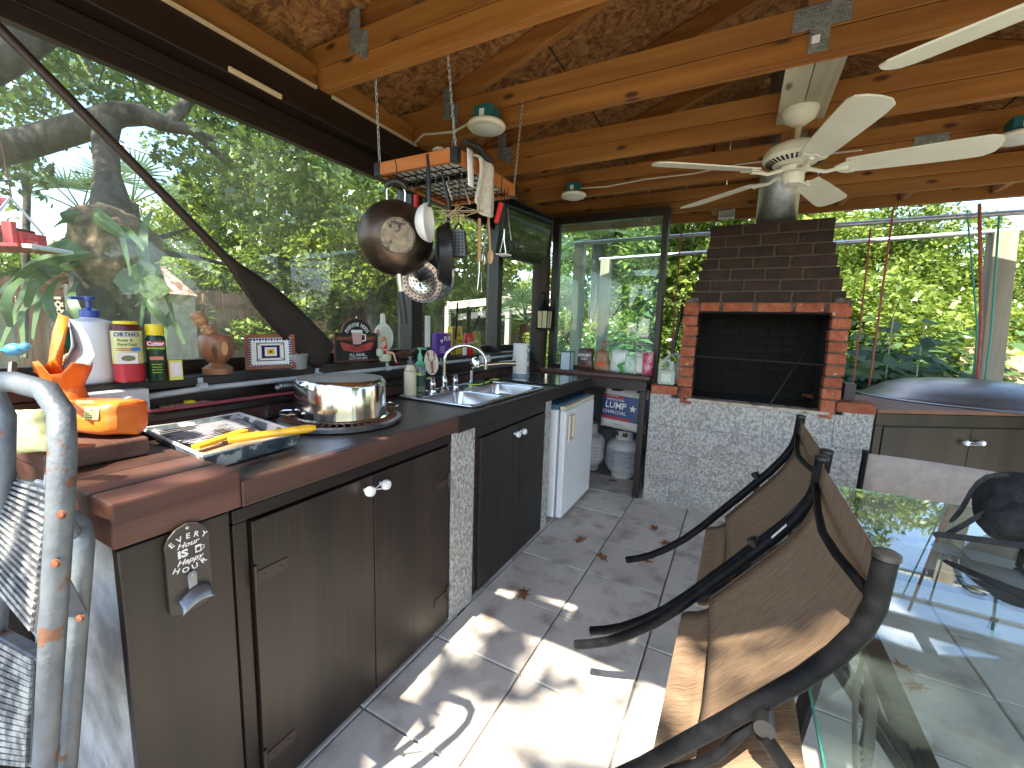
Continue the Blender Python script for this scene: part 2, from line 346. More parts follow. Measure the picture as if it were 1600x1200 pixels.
K['sling'] = mat('brown_sling_mesh', (.19, .115, .062), .7, col2=(.34, .225, .135), sc=16, stretch=(1.2, 14, 1.2), lo=.32, hi=.68, bump=.5, bsc=60)
K['greysling'] = mat('grey_taupe_sling', (.30, .265, .24), .8, col2=(.37, .33, .30), sc=30, bump=.3, bsc=160)
K['cloth'] = mat('cream_terry_towel', (.58, .52, .44), .95, col2=(.70, .65, .57), sc=60, bump=.9, bsc=160)
K['paper'] = mat('white_paper', (.80, .79, .77), .9, bump=.2, bsc=120)
K['orangewood'] = mat('orange_stained_rail', (.42, .13, .03), .4, col2=(.50, .17, .045), sc=8, stretch=(1, 1, 6))
K['mortarwood'] = wood('turned_wood', (.20, .075, .032), (.34, .15, .07), 'z', .35, sc=22, bump=.08)
K['lightwood'] = wood('light_wood', (.45, .25, .10), (.60, .38, .18), 'z', .55, knots=False)
K['rust'] = mat('rusty_iron', (.12, .045, .022), .85, .3, col2=(.24, .09, .04), sc=30, bump=.5)
K['rebar'] = mat('painted_rebar', (.22, .035, .05), .55, col2=(.30, .06, .075), sc=30)
K['ladder'] = mat('grey_blue_ladder_paint', (.085, .10, .115), .5, .2, col2=(.15, .17, .185), sc=14, detail=9, col3=(.16, .075, .04), sc3=24, lo3=.61, hi3=.67, bump=.25, bsc=60)
K['tread'] = mat('dirty_ladder_tread', (.08, .085, .095), .6, col2=(.38, .38, .35), sc=26, stretch=(1, 1, 1), lo=.42, hi=.62)
K['treadgroove'] = mat('tread_groove', (.035, .035, .04), .8)
K['oar'] = mat('dark_brown_oar', (.017, .009, .007), .42, col2=(.028, .015, .011), sc=8)
K['fence'] = wood('weathered_fence_board', (.20, .095, .055), (.34, .19, .12), 'z', .85, isl=.22, knots=False, sc=8)
K['fencey'] = wood('pale_fence_board', (.42, .27, .15), (.55, .38, .22), 'z', .85, isl=.15, knots=False, sc=8)
K['postwood'] = wood('grey_treated_post', (.26, .22, .16), (.42, .38, .29), 'z', .85, knots=False, sc=8)
K['bark'] = mat('oak_bark', (.022, .018, .015), .95, col2=(.085, .073, .062), sc=10, stretch=(1, 1, .35), bump=1.0, bsc=22)
K['grass'] = mat('ground_cover', (.045, .062, .02), .95, col2=(.12, .11, .05), sc=1.5, detail=9, bump=.6, bsc=20)
K['oakleaf'] = leafmat('oak_leaf', (.035, .075, .018), (.12, .19, .04), .45)
K['brightleaf'] = leafmat('sunlit_leaf', (.06, .115, .016), (.25, .33, .05), .5)
K['deepleaf'] = leafmat('deep_leaf', (.065, .115, .02), (.28, .35, .06), .5)
K['fernleaf'] = leafmat('fern_leaf', (.035, .08, .022), (.12, .21, .07), .45)
K['palmleaf'] = leafmat('palm_leaf', (.05, .10, .05), (.14, .22, .11), .4)
K['glass'] = glassmat('window_glass', (.97, .99, .96), .05, .8, (.78,.85,.66))
K['glassfar'] = glassmat('far_window_glass', (.84, .96, .93), .07, 1.0, (.6, .85, .85))
K['tableglass'] = glassmat('table_glass', (.90, .965, .93), .05, 1.5, (.50, .60, .54))
K['boardglass'] = mat('smoked_glass_board', (.02, .03, .03), .05, coat=1)
K['glassedge'] = mat('green_glass_edge', (.05, .28, .22), .1, coat=.5)
K['bottleglass'] = mat('clear_bottle', (.75, .8, .75), .1, trans=.8)
K['ledshade'] = mat('lamp_diffuser', (.60, .60, .56), .5)
K['teal'] = mat('teal_junction_box', (.01, .12, .13), .5)
def P(name, col, rough=.5, metal=0.0, **k):
    if name not in K: K[name] = mat(name, col, rough, metal, **k)
    return K[name]

# flat print: text as thin mesh standing on the surface
_font = {}
def text(s, size, m_, parent, o, right, up, align='CENTER', name='lettering', depth=.0006, arc=None, sx=1.0, bold=.0, shear=0):
    right, up = Vector(right).normalized(), Vector(up).normalized(); up = (up-right*up.dot(right)).normalized(); nn = right.cross(up)
    def one(st, org, rt, u):
        cu = bpy.data.curves.new('t', 'FONT'); cu.body = st; cu.size = size; cu.align_x = align if arc is None else 'CENTER'; cu.align_y = 'CENTER'
        cu.resolution_u = 2; cu.offset = bold*size; cu.shear = shear; cu.extrude = 0
        ob = bpy.data.objects.new('t', cu); C.objects.link(ob)
        dg = bpy.context.evaluated_depsgraph_get(); me_ = bpy.data.meshes.new_from_object(ob.evaluated_get(dg)); bpy.data.objects.remove(ob); bpy.data.curves.remove(cu)
        vs_ = [org+rt*(v.co.x*sx)+u*v.co.y+nn*depth for v in me_.vertices]; fs = [tuple(p.vertices) for p in me_.polygons]; bpy.data.meshes.remove(me_); return vs_, fs
    mb = MB()
    if arc is None: mb._add(*one(s, Vector(o), right, up))
    else:                                   # arc = (radius, total angle) ; positive radius bends over the top
        r_, tot = arc; k = len(s)
        for i, ch in enumerate(s):
            if ch == ' ': continue
            a = (i/(k-1)-.5)*tot; rt = right*math.cos(a)-up*math.sin(a)*(1 if r_ > 0 else -1); u = up*math.cos(a)+right*math.sin(a)*(1 if r_ > 0 else -1)
            org = Vector(o)+right*math.sin(a)*abs(r_)+up*(math.cos(a)-1)*r_
            mb._add(*one(ch, org, rt, u))
    return mb.build(name, m_, parent)
# ------------------------------------------------------------------ ground and floor
X3, Y3, Z3 = Vector((1, 0, 0)), Vector((0, 1, 0)), Vector((0, 0, 1))
g = MB(); N = 60
grid = []
for i in range(N+1):
    row = []
    for j in range(N+1):
        x = -90+180*j/N; y = -90+180*i/N; row.append((x, y, -0.10))
    grid.append(row)
g.sheet(grid).build('ground', K['grass'], kind='structure')
slab = MB().box((-2.05, -2.6, -0.14), (3.6, 4.25, -0.012)).build('patio_floor', K['grout'], kind='structure')
tile_me = boxmesh('tile', .3985, .3985, .03, K['tile'], bev=.003)
for i in range(-3, 11):
    for j in range(-9, 7):
        cx = -.639+.407*(i+.5); cy = 1.342+.407*(j+.5)
        if cx > 3.4 or cx < -1.95 or cy > 3.95: continue
        inst(tile_me, 'tile', slab, (cx, cy, -.015+random.uniform(-.0012, .0012)), (0, 0, random.choice([0, 1, 2, 3])*math.pi/2))
# fallen leaves on the tiles
leafm = P('dry_leaf', (.17, .06, .025), .7, col2=(.26, .12, .05), sc=40)
lobes = []
for k in range(26):
    a = 2*math.pi*k/26; r_ = (.022 if k % 4 else .040)*(1.15 if abs(math.sin(a)) > .6 else .9); lobes.append((r_*math.cos(a)*.8, r_*math.sin(a)*1.15))
leafspots = [(910, 742, 'dry brown leaf by the bottom corner of the white fridge'), (907, 845, 'small reddish leaf on the tile in front of the fridge'),
    (940, 872, 'curled brown leaf on the grout line, beside a tiny one'), (1022, 826, 'reddish leaf just left of the upper chair leg end'), (1010, 878, 'tiny reddish leaf between two grout lines'),
    (818, 930, 'greenish brown leaf near the black cabinet doors'), (1040, 850, 'brown leaf half under the far chair leg end'), (958, 752, 'small dark leaf in front of the propane tank'),
    (1410, 1045, 'crumpled brown leaf seen through the glass table'), (1430, 1075, 'larger curled leaf under the glass table')]
for i, (px, py, lb) in enumerate(leafspots):
    p = pt(px, py, z=.004); mb = MB(); s = .75+.5*random.random(); a = random.random()*6.28
    rt = Vector((math.cos(a), math.sin(a), 0)); up = Vector((-math.sin(a), math.cos(a), 0))
    c0 = p+Z3*.010; ring = [p+rt*u*s+up*v*s+Z3*(.002+.35*abs(u)*s*s+random.uniform(0, .004)) for u, v in lobes]
    mb._add([c0]+ring, [(0, 1+k, 1+(k+1) % 26) for k in range(26)])
    lo = mb.build('fallen_leaf', leafm, solid=.0012); tag(lo, lb, 'leaf', 'fallen leaves on the floor')

# ------------------------------------------------------------------ roof (timber trusses, sheathing)
RX, RZ, SL = .15, 3.15, .333            # ridge x, underside height, slope
XL, XR = -1.80, 2.10; YN, YF = -.27, 4.45
roof = thing('timber_roof', 'open gabled roof of orange pine trusses under flake board sheathing', 'roof', (RX, 2, 2.33))
def under(x): return RZ-SL*abs(x-RX)
# sheathing panels, each its own board, rows up the slope
panel_rows = [(0, 1.20), (1.21, 2.41)]
for sgn in (-1, 1):
    d = Vector((sgn, 0, -SL)).normalized()
    for (s0, s1) in panel_rows:
        off = 0 if s0 == 0 else .6
        ys = [YN]+[YN+off+k*1.22 for k in range(1, 5) if YN+off+k*1.22 < YF-.1]+[YF]
        for a, b in zip(ys[:-1], ys[1:]):
            p0 = Vector((RX, 0, RZ))+d*s0; p1 = Vector((RX, 0, RZ))+d*s1
            nn = Vector((SL*sgn, 0, 1)).normalized(); mb = MB()
            vs_ = [Vector((p.x, y, p.z))+nn*h for h in (0, .012) for (p, y) in ((p0, a+.002), (p1, a+.002), (p1, b-.002), (p0, b-.002))]
            mb._add(vs_, [(0,3,2,1),(4,5,6,7),(0,1,5,4),(1,2,6,5),(2,3,7,6),(3,0,4,7)]).build('osb_panel', K['osb'], roof)
    # shingle layer above
    p0 = Vector((RX, 0, RZ+.016)); p1 = p0+d*2.45; nn = Vector((SL*sgn, 0, 1)).normalized(); mb = MB()
    vs_ = [Vector((p.x, y, p.z))+nn*h for h in (0, .03) for (p, y) in ((p0, YN), (p1, YN), (p1, YF), (p0, YF))]
    mb._add(vs_, [(0,3,2,1),(4,5,6,7),(0,1,5,4),(1,2,6,5),(2,3,7,6),(3,0,4,7)]).build('shingle_layer', P('shingle', (.05, .045, .04), .95), roof)
trussy = [.12, .74, 1.35, 1.96, 2.545, 3.17, 3.87]
for k, y in enumerate(trussy):
    MB().box((-1.80, y-.019, 2.33), (2.10, y+.019, 2.4155)).build('joist_board', K['pine_x'], roof, bev=.002)
    MB().box((-1.80, y-.021, 2.4185), (2.10, y+.021, 2.505)).build('joist_board', K['pine_x'], roof, bev=.002)
    for sgn in (-1, 1):
        xe = -2.12 if sgn < 0 else 2.42
        p = Vector((RX+sgn*.03, y+.042*(1 if k % 2 else 1), under(RX+sgn*.03)-.055)); q = Vector((xe, y+.042, under(xe)-.055))
        MB().bar(p, q, .038, .095, (0, 0, 1)).build('rafter', K['pine_x'], roof, bev=.002)
        if False: MB().bar((RX+sgn*.75, y, 2.50), (RX+sgn*.35, y, under(RX+sgn*.35)-.09), .038, .085, (0, 0, 1)).build('web_member', K['pine_x'], roof)
    MB().bar((RX, y, 2.506), (RX, y, RZ-.08), .085, .038, (0, 1, 0)).build('king_post', K['pine_z'], roof)
# gusset plates with nail heads, on the faces seen
def gusset(px, y, z0, shape):
    mb = MB()
    for (a, b, c, d) in shape: mb.box((px+a, y-.0245, z0+b), (px+c, y-.0215, z0+d))
    gp = mb.build('gusset_plate', K['plate'], roof)
    nb = MB()
    for (a, b, c, d) in shape:
        nx = max(2, int((c-a)/.025)); nz_ = max(2, int((d-b)/.03))
        for i in range(nx):
            for j in range(nz_):
                cx = px+a+(c-a)*(i+.5)/nx; cz = z0+b+(d-b)*(j+.5)/nz_; nb.box((cx-.003, y-.0275, cz-.003), (cx+.003, y-.0246, cz+.003))
    nb.build('nail_head', K['galv'], gp)
for y in trussy[1:]:
    gusset(.15, y, 2.33, [(-.085, .095, .085, .17), (-.03, .015, .03, .0949)])
gusset(.80, 3.17, 2.33, [(-.07, .05, .07, .10), (-.025, .0, .025, .049)])
for y in trussy[2:5]:
    gusset(-1.45, y, 2.33, [(-.05, .09, .01, .25), (.0101, .06, .05, .16)])
# white gadget label on second plate
MB().box((.128, 1.9325, 2.375), (.152, 1.9355, 2.40)).build('tag', K['whiteplastic'], roof)
# blocks over the left beam, fascia, outlookers
for a, b in zip([.0]+trussy[:-1], trussy):
    MB().box((-1.74, a+.024, 2.335), (-1.70, b-.024, 2.43)).build('blocking', K['pine_y'], roof)
MB().box((-2.16, YN, 2.31), (-2.12, YF, 2.47)).build('fascia_board', K['dark_y'], roof)
MB().box((2.42, YN, 2.31), (2.46, YF, 2.47)).build('fascia_board', K['dark_y'], roof)
for x in (-1.5, -.9, -.3, .3, .62, 1.0, 1.5):
    MB().box((x-.019, 3.895, 2.40), (x+.019, YF-.05, 2.485)).build('outlooker', K['pine_y'], roof)
MB().box((XL-.3, YF-.045, 2.37), (XR+.3, YF-.005, 2.50)).build('gable_board', K['pine_x'], roof)
MB().box((XL-.3, YN, 2.44), (XR+.3, YN+.04, 2.62)).build('gable_board', K['pine_x'], roof)
for i in range(13):                                      # boards closing the far gable
    x = -1.7+i*.3
    MB().box((x, 3.915, 2.512), (x+.296, 3.93, under(x+.15)-.04-.04)).build('gable_plank', K['pine_z'], roof)
# whitewashed mounting board for the fan
bd = MB()
bd.box((.060, 1.985, 2.352), (.152, 2.52, 2.39)).build('mounting_board', K['whiteboard'], roof, bev=.002)
MB().box((.155, 1.985, 2.352), (.250, 2.52, 2.39)).build('mounting_board', K['whiteboard'], roof, bev=.002)

# ------------------------------------------------------------------ window wall on the left
ww = thing('window_wall', 'dark stained timber window wall with large panes and sill along the counter', 'window wall', (-1.8, 1.8, 0))
MB().box((-1.86, -.25, 2.205), (-1.68, 4.06, 2.328)).build('beam', K['dark_y'], ww, bev=.004)
MB().box((-1.84, -.25, 2.150), (-1.755, 4.06, 2.2035)).build('beam', K['dark_y'], ww, bev=.003)
MB().box((-1.79, -.2, 2.1), (-1.755, 3.6, 2.148)).build('window_head', K['dark_y'], ww)
MB().box((-1.92, -.25, 1.10), (-1.70, 3.62, 1.135)).build('sill', K['dark_y'], ww, bev=.004)
MB().box((-1.88, -.25, 1.137), (-1.83, 3.62, 1.185)).build('window_bottom_rail', K['dark_y'], ww)
MB().box((-1.88, -.25, 0), (-1.72, 3.62, 1.098)).build('lower_wall', K['dark_y'], ww)
posts = [(-.25, -.15), (1.99, 2.09), (3.02, 3.09)]
for a, b in posts: MB().box((-1.875, a, 1.137), (-1.76, b, 2.148)).build('post', K['dark_z'], ww, bev=.004)
for a, b in [(-.149, 1.989), (2.091, 3.019), (3.091, 3.60)]:
    MB().box((-1.857, a, 1.187), (-1.853, b, 2.148)).build('window_pane', K['glass'], ww)
# log corner post
mb = MB(); mb.tube([(-1.66, 3.62, 0), (-1.665, 3.61, .8), (-1.655, 3.625, 1.5), (-1.66, 3.62, 2.204)], [.085, .08, .082, .08], n=18)
mb.build('corner_post', P('old_log', (.02, .016, .013), .75, col2=(.055, .045, .035), sc=12, stretch=(1, 1, .1), bump=.7, bsc=40), ww, smooth=True)
# far window (beyond the corner)
fw = thing('far_window', 'tall dark framed window between the log corner post and the barbecue', 'window', (-1.05, 3.66, 0))
MB().box((-1.56, 3.63, .955), (-.62, 3.70, 1.02)).build('frame_rail', K['dark_x'], fw, bev=.003)
MB().box((-1.56, 3.46, .957), (-.60, 3.628, .985)).build('sill_board', K['redwood_x'], fw, bev=.003)
MB().box((-1.56, 3.63, 2.26), (-.62, 3.70, 2.328)).build('frame_rail', K['dark_x'], fw, bev=.003)
MB().box((-1.56, 3.63, 1.0201), (-1.50, 3.70, 2.2599)).build('frame_stile', K['dark_z'], fw, bev=.003)
MB().box((-.619, 3.62, .0), (-.575, 3.72, 2.328)).build('frame_stile', K['dark_z'], fw, bev=.003)
MB().box((-1.50, 3.668, 1.02), (-.619, 3.672, 2.26)).build('pane', K['glassfar'], fw)
# right hand posts carrying the roof, out of frame
for (x, y) in ((2.1, 3.9), (2.1, -.15)):
    tag(MB().box((x-.06, y-.06, -.01), (x+.06, y+.06, 2.33)).build('roof_post', K['dark_z'], bev=.004), 'dark timber post carrying the right edge of the roof, %s' % ('beyond the cabinet' if y > 1 else 'nearest the front'), 'post', 'posts at the right of the roof')
tag(MB().box((2.04, -.2, 2.205), (2.16, 4.0, 2.3295)).build('roof_beam', K['dark_y'], bev=.004), 'dark beam along the open right side of the roof', 'beam')

# ------------------------------------------------------------------ counter
ct = thing('masonry_counter', 'long dark kitchen counter on stucco piers with brown plank doors', 'counter', (-1.35, 2.0, 0))
MB().box((-1.615, .56, .905), (-1.062, 3.365, .955)).build('countertop', K['countertop'], ct, bev=.003)
MB().box((-1.615, 3.367, .905), (-.62, 3.60, .955)).build('countertop', K['countertop'], ct, bev=.003)
MB().box((-1.061, .56, .887), (-1.035, 1.47, .957)).build('front_edge_board', K['redwood_y'], ct, bev=.006)
MB().box((-1.061, 1.471, .880), (-1.035, 3.34, .957)).build('front_edge_board', K['dark_y'], ct, bev=.006)
MB().box((-1.06, 3.341, .880), (-.60, 3.366, .9565)).build('front_edge_board', K['dark_x'], ct, bev=.005)
# cap boards on the near pier
for a, b in ((-1.030, -1.124), (-1.127, -1.250), (-1.253, -1.395), (-1.398, -1.60)):
    MB().box((a, .318+random.uniform(-.003, .003), .892), (b, .558, .985+random.uniform(-.002, .002))).build('cap_board', K['redwood_y'] if a < -1.1 else K['redwood_front'], ct, bev=.006)
# stucco piers
MB().box((-1.60, .335, -.01), (-1.062, .545, .890)).build('pier', K['concrete'], ct, bev=.012)
MB().box((-1.60, 1.445, -.01), (-1.048, 1.625, .903)).build('pier', K['stucco'], ct, bev=.008)
MB().box((-1.60, 2.46, -.01), (-1.050, 2.545, .903)).build('pier', K['stucco'], ct, bev=.008)
MB().box((-1.575, 3.601, .905), (-.62, 4.14, .945)).build('countertop', K['concrete'], ct)
MB().box((-1.70, .335, -.01), (-1.605, 4.10, .903)).build('back_wall', K['concrete'], ct)
# cabinet between pier 1 and 2
MB().box((-1.059, .322, .0), (-1.032, .528, .889)).build('pier_cover_board', K['door'], ct, bev=.003)
def cabinet(y0, y1, doors, zt, zb=.02, frame=K['dark_y'], dm=K['door'], proud=.004):
    MB().box((-1.085, y0, zt+.003), (-1.052, y1, .880)).build('face_frame_rail', frame, ct, bev=.002)
    MB().box((-1.085, y0, zb), (-1.055, y0+.035, zt)).build('face_frame_stile', K['dark_z'], ct, bev=.002)
    MB().box((-1.085, y1-.022, zb), (-1.055, y1, zt)).build('face_frame_stile', K['dark_z'], ct, bev=.002)
    MB().box((-1.60, y0, .0), (-1.075, y1, .018)).build('cabinet_bottom', K['dark_y'], ct)
    MB().box((-1.30, y0, .02), (-1.29, y1, .88)).build('cabinet_back', K['soot'], ct)
    for a, b in doors:
        d = MB().box((-1.070, a, zb+.006), (-1.048+proud, b, zt-.004)).build('door', dm, ct, bev=.002)
        yield d, a, b
dl = list(cabinet(.545, 1.442, [(.585, .9895), (.9935, 1.412)], .842))
knob = P('white_ceramic', (.82, .82, .80), .15, coat=.6)
def knob_at(d, y, z, x=-1.044):
    MB().lathe([(.006, 0), (.006, .012), (.016, .018), (.0185, .027), (.015, .036), (.001, .039)], (x, y, z), 18, (1, 0, 0)).build('knob', knob, d, smooth=True)
knob_at(dl[0][0], .952, .80); knob_at(dl[1][0], 1.022, .80)
MB().tube([(-1.02, .94, .812), (-1.016, .966, .803), (-1.012, .99, .797), (-1.012, 1.01, .792), (-1.016, 1.022, .79), (-1.014, 1.03, .805), (-1.018, 1.01, .812), (-1.02, .98, .803), (-1.02, .96, .80)], .0016, 6).build('knob_string', K['whiteplastic'], dl[0][0])
def hinge(d, y, z, s, w_=.09):
    mb = MB(); mb.box((-1.0445, y, z-.032), (-1.041, y+s*w_, z+.0)); mb.tube([(-1.040, y, z-.045), (-1.040, y, z+.02)], .005, 8)
    for q in (.3, .8): mb.lathe([(.003, 0), (.003, .002)], (-1.041, y+s*w_*q, z-.016), 8, (1, 0, 0))
    mb.build('hinge', K['dark_z'] if 0 else P('painted_hinge', (.04, .025, .018), .5), d)
hinge(dl[0][0], .586, .70, 1); hinge(dl[0][0], .586, .16, 1); hinge(dl[1][0], 1.411, .70, -1); hinge(dl[1][0], 1.411, .18, -1)
bm_ = P('near_black_door', (.011, .008, .0065), .5, col2=(.022, .016, .013), sc=8, stretch=(1, 1, .1), bump=.3)
dl2 = list(cabinet(1.63, 2.455, [(1.668, 2.0445), (2.0485, 2.43)], .818, dm=bm_))
knob_at(dl2[0][0], 2.012, .765); knob_at(dl2[1][0], 2.085, .765)
MB().box((-1.052, 1.50, -.01), (-1.046, 1.56, 0.0)).build('kick_strip', K['dark_y'], ct)
# backsplash: brick course then two dark ledges and upper rail
bme = boxmesh('brick', .03, .188, .052, K['backbrick'], bev=.003)
MB().box((-1.665, .56, .956), (-1.632, 3.58, 1.010)).build('backsplash_mortar', K['mortar'], ct)
y = .60
while y < 3.45:
    inst(bme, 'brick', ct, (-1.644, y+.094, .984)); y += .2
MB().box((-1.715, .36, 1.012), (-1.612, 3.58, 1.036)).build('ledge', K['dark_y'], ct, bev=.004)
MB().box((-1.7, .3, .99), (-1.603, .56, 1.011)).build('ledge', K['dark_y'], ct)
MB().box((-1.719, .30, 1.037), (-1.70, 3.58, 1.098)).build('upright_board', K['dark_y'], ct)
# right post of the open bay
MB().box((-.655, 3.375, 0), (-.605, 3.42, .879)).build('bay_post', K['dark_z'], ct, bev=.003)
MB().box((-1.60, 4.10, 0), (-.575, 4.14, .93)).build('bay_back_wall', P('grey_block', (.10, .10, .095), .95, col2=(.17, .165, .16), sc=8, bump=.5, bsc=60), ct)

# wood block carrying the feed bag
tag(MB().box((-1.62, .31, .9885), (-1.33, .50, 1.035)).build('wood_block', K['redwood_x'], bev=.006), 'thick brown timber block under the orange feed bag', 'wood block')

# ------------------------------------------------------------------ sink, faucet
sk = thing('kitchen_sink', 'double bowl stainless steel sink let into the dark counter', 'sink', (-1.27, 2.06, .955))
sx0, sx1, sy0, sy1 = -1.575, -1.085, 1.66, 2.50
b1 = (sx0+.12, sx1-.035, sy0+.03, 2.045); b2 = (sx0+.12, sx1-.035, 2.075, sy1-.03)
def rr(x0, x1, y0, y1, r_, n=5):
    pts = []
    for cx, cy, a0 in ((x1-r_, y0+r_, -90), (x1-r_, y1-r_, 0), (x0+r_, y1-r_, 90), (x0+r_, y0+r_, 180)):
        for k in range(n+1):
            a = R(a0+90*k/n); pts.append((cx+r_*math.cos(a), cy+r_*math.sin(a)))
    return pts
# deck around the bowls
mb = MB()
zt = .963
for (a, b) in (((sx0, sy0), (b1[0], sy1)), ((b1[0], sy0), (sx1, b1[2])), ((b1[0], b1[3]), (sx1, b2[2])), ((b1[0], b2[3]), (sx1, sy1)), ((b1[1], b1[2]), (sx1, b1[3])), ((b2[1], b2[2]), (sx1, b2[3]))):
    mb.box((a[0], a[1], .957), (b[0], b[1], zt))
mb.build('sink_deck', K['steel'], sk)
MB().tube([(x, y, zt) for x, y in rr(sx0, sx1, sy0, sy1, .04)], .006, 8, closed=True).build('rolled_rim', K['steel'], sk, smooth=True)
for bb in (b1, b2):
    rings = [(rr(*bb, .05), .9635), (rr(bb[0]+.004, bb[1]-.004, bb[2]+.004, bb[3]-.004, .05), .955), (rr(bb[0]+.015, bb[1]-.015, bb[2]+.015, bb[3]-.015, .05), .80), (rr(bb[0]+.05, bb[1]-.05, bb[2]+.05, bb[3]-.05, .04), .785)]
    mb = MB(); k = len(rings[0][0]); vs_ = [(x, y, z) for rg, z in rings for x, y in rg]; fs = []
    for i in range(3):
        for t in range(k): fs.append((i*k+t, i*k+(t+1) % k, (i+1)*k+(t+1) % k, (i+1)*k+t))
    fs.append(tuple(3*k+t for t in range(k))); mb._add(vs_, fs)
    bo = mb.build('bowl', K['steel'], sk, smooth=True)
    MB().lathe([(.001, .0), (.035, .001), (.038, .004)], ((bb[0]+bb[1])/2, (bb[2]+bb[3])/2, .786), 16).build('drain', K['chrome'], bo)
# cut the counter under the bowls
cutter = MB().box((b1[0]-.01, b1[2]-.01, .85), (b2[1]+.01, b2[3]+.01, 1.0))
me_ct = [o for o in ct.children if o.name.startswith('countertop')][0]
cobj = cutter.build('cutter', K['steel'])
md = me_ct.modifiers.new('cut', 'BOOLEAN'); md.operation = 'DIFFERENCE'; md.object = cobj; md.solver = 'EXACT'
dg = bpy.context.evaluated_depsgraph_get(); nm = bpy.data.meshes.new_from_object(me_ct.evaluated_get(dg)); me_ct.modifiers.clear(); me_ct.data = nm; bpy.data.objects.remove(cobj)
fc = thing('gooseneck_faucet', 'chrome gooseneck faucet with two lever handles on the sink', 'faucet', (-1.50, 1.98, .963))
fy = 2.0; fx = -1.52
MB().lathe([(.03, 0), (.026, .012), (.016, .02), (.019, .04), (.021, .055), (.016, .07), (.011, .085)], (fx, fy, .964), 16).build('base', K['chrome'], fc, smooth=True)
pth = [(fx, fy, 1.04), (fx, fy, 1.12)]
for k in range(13):
    a = math.pi*k/12; pth.append((fx+.10-.10*math.cos(a), fy+(.07-.07*math.cos(a)), 1.13+.10*math.sin(a)))
pth.append((fx+.20, fy+.14, 1.105))
MB().tube(pth, .0105, 12).build('spout', K['chrome'], fc, smooth=True)
MB().tube([(fx+.20, fy+.14, 1.112), (fx+.20, fy+.14, 1.09)], .013, 12).build('aerator', K['chrome'], fc, smooth=True)
for dy in (-.11, .11):
    h = MB().lathe([(.026, 0), (.024, .012), (.013, .02), (.019, .035), (.021, .05), (.014, .062), (.016, .075), (.008, .083)], (fx, fy+dy, .964), 14).build('handle', K['chrome'], fc, smooth=True)
    MB().tube([(fx, fy+dy, 1.04), (fx+.01, fy+dy+(.055 if dy > 0 else -.055), 1.047)], [.006, .008], 8).build('lever', K['chrome'], h, smooth=True)
sp = thing('faucet_filter', 'chrome tap filter head on a short stem behind the second bowl', 'water filter', (-1.50, 2.25, .963))
MB().tube([(-1.51, 2.27, .964), (-1.51, 2.27, 1.06)], .014, 12).build('stem', K['chrome'], sp, smooth=True)
MB().lathe([(.012, -.04), (.034, -.02), (.038, .01), (.03, .035), (.01, .045)], (-1.49, 2.29, 1.10), 16).build('filter_body', K['chrome'], sp, smooth=True)
MB().tube([(-1.49, 2.29, 1.09), (-1.36, 2.44, 1.105), (-1.31, 2.50, 1.105)], [.02, .016, .02], 12).build('nozzle', K['chrome'], sp, smooth=True)

# ------------------------------------------------------------------ barbecue
YB = 3.40
bq = thing('brick_barbecue', 'orange brick barbecue with soot black hood on a stucco base wall', 'barbecue', (.1, 3.7, 0))
MB().box((-.570, YB+.010, -.01), (.795, YB+.14, .844)).build('base_wall', K['stucco'], bq)
for r_ in range(4):
    z0_, z1_ = (-.01, .20, .415, .63)[r_], (.197, .412, .627, .8445)[r_]; xs_ = [-.575]+[v for v in ([-.2, .2, .6] if r_ % 2 else [-.38, .02, .42])]+[.80]
    for a, b in zip(xs_[:-1], xs_[1:]): MB().box((a+.001, YB+.001+random.uniform(0, .002), z0_), (b-.001, YB+.0099, z1_)).build('block', K['stucco'], bq, bev=.003)
for (a, b) in ((-.575, -.42), (.64, .80)): MB().box((a, YB+.004, .8452), (b, YB+.14, .868)).build('base_wall_top', K['stucco'], bq)
MB().box((-.575, YB+.141, -.01), (.80, 4.05, .80)).build('base_core', K['concrete'], bq)
MB().box((-.33, YB-.02, .838), (.565, YB+.11, .858)).build('hearth_slab', P('stained_slab', (.34, .28, .22), .8, col2=(.50, .44, .36), sc=14, col3=(.12, .05, .03), sc3=12, lo3=.5, hi3=.65, bump=.3), bq, bev=.003)
brk = boxmesh('brick', .102, .10, .066, K['brick'], bev=.005, jit=.002, rnd=random)
brl = boxmesh('brick', .196, .10, .066, K['brick'], bev=.005, jit=.002, rnd=random)
# side columns, with mortar core
z0, ch = .862, .0765
MB().box((-.372, YB+.012, .80), (-.290, YB+.10, 1.60)).build('mortar_core', K['mortar'], bq)
MB().box((.522, YB+.012, .80), (.604, YB+.10, 1.60)).build('mortar_core', K['mortar'], bq)
for k in range(9):
    z = .90+ch*k; j = random.uniform(-.005, .005)
    if k > 0: inst(brk, 'brick', bq, (-.333+j, YB+.05, z), (0, 0, random.uniform(-.02, .02)))
    if k > 0: inst(brk, 'brick', bq, (.562-j, YB+.05, z), (0, 0, random.uniform(-.02, .02)))
inst(boxmesh('brick', .075, .10, .12, K['brick'], bev=.005, jit=.002, rnd=random), 'brick', bq, (-.317, YB+.04, .875))
inst(boxmesh('brick', .075, .10, .12, K['brick'], bev=.005, jit=.002, rnd=random), 'brick', bq, (.552, YB+.04, .875))
# lintel course
zz = 1.535
MB().box((-.372, YB+.014, zz-.03), (.606, YB+.10, zz+.033)).build('lintel_mortar', K['mortar'], bq)
x = -.383
for wd in (.092, .132, .196, .205, .165, .112):
    inst(brl, 'brick', bq, (x+wd/2, YB+.05, zz), (0, 0, random.uniform(-.01, .01)), ((wd-.011)/.196, 1, .93)); x += wd+.016
MB().box((-.30, YB+.02, 1.494), (.53, YB+.10, 1.501)).build('lintel_bar', K['soot'], bq)
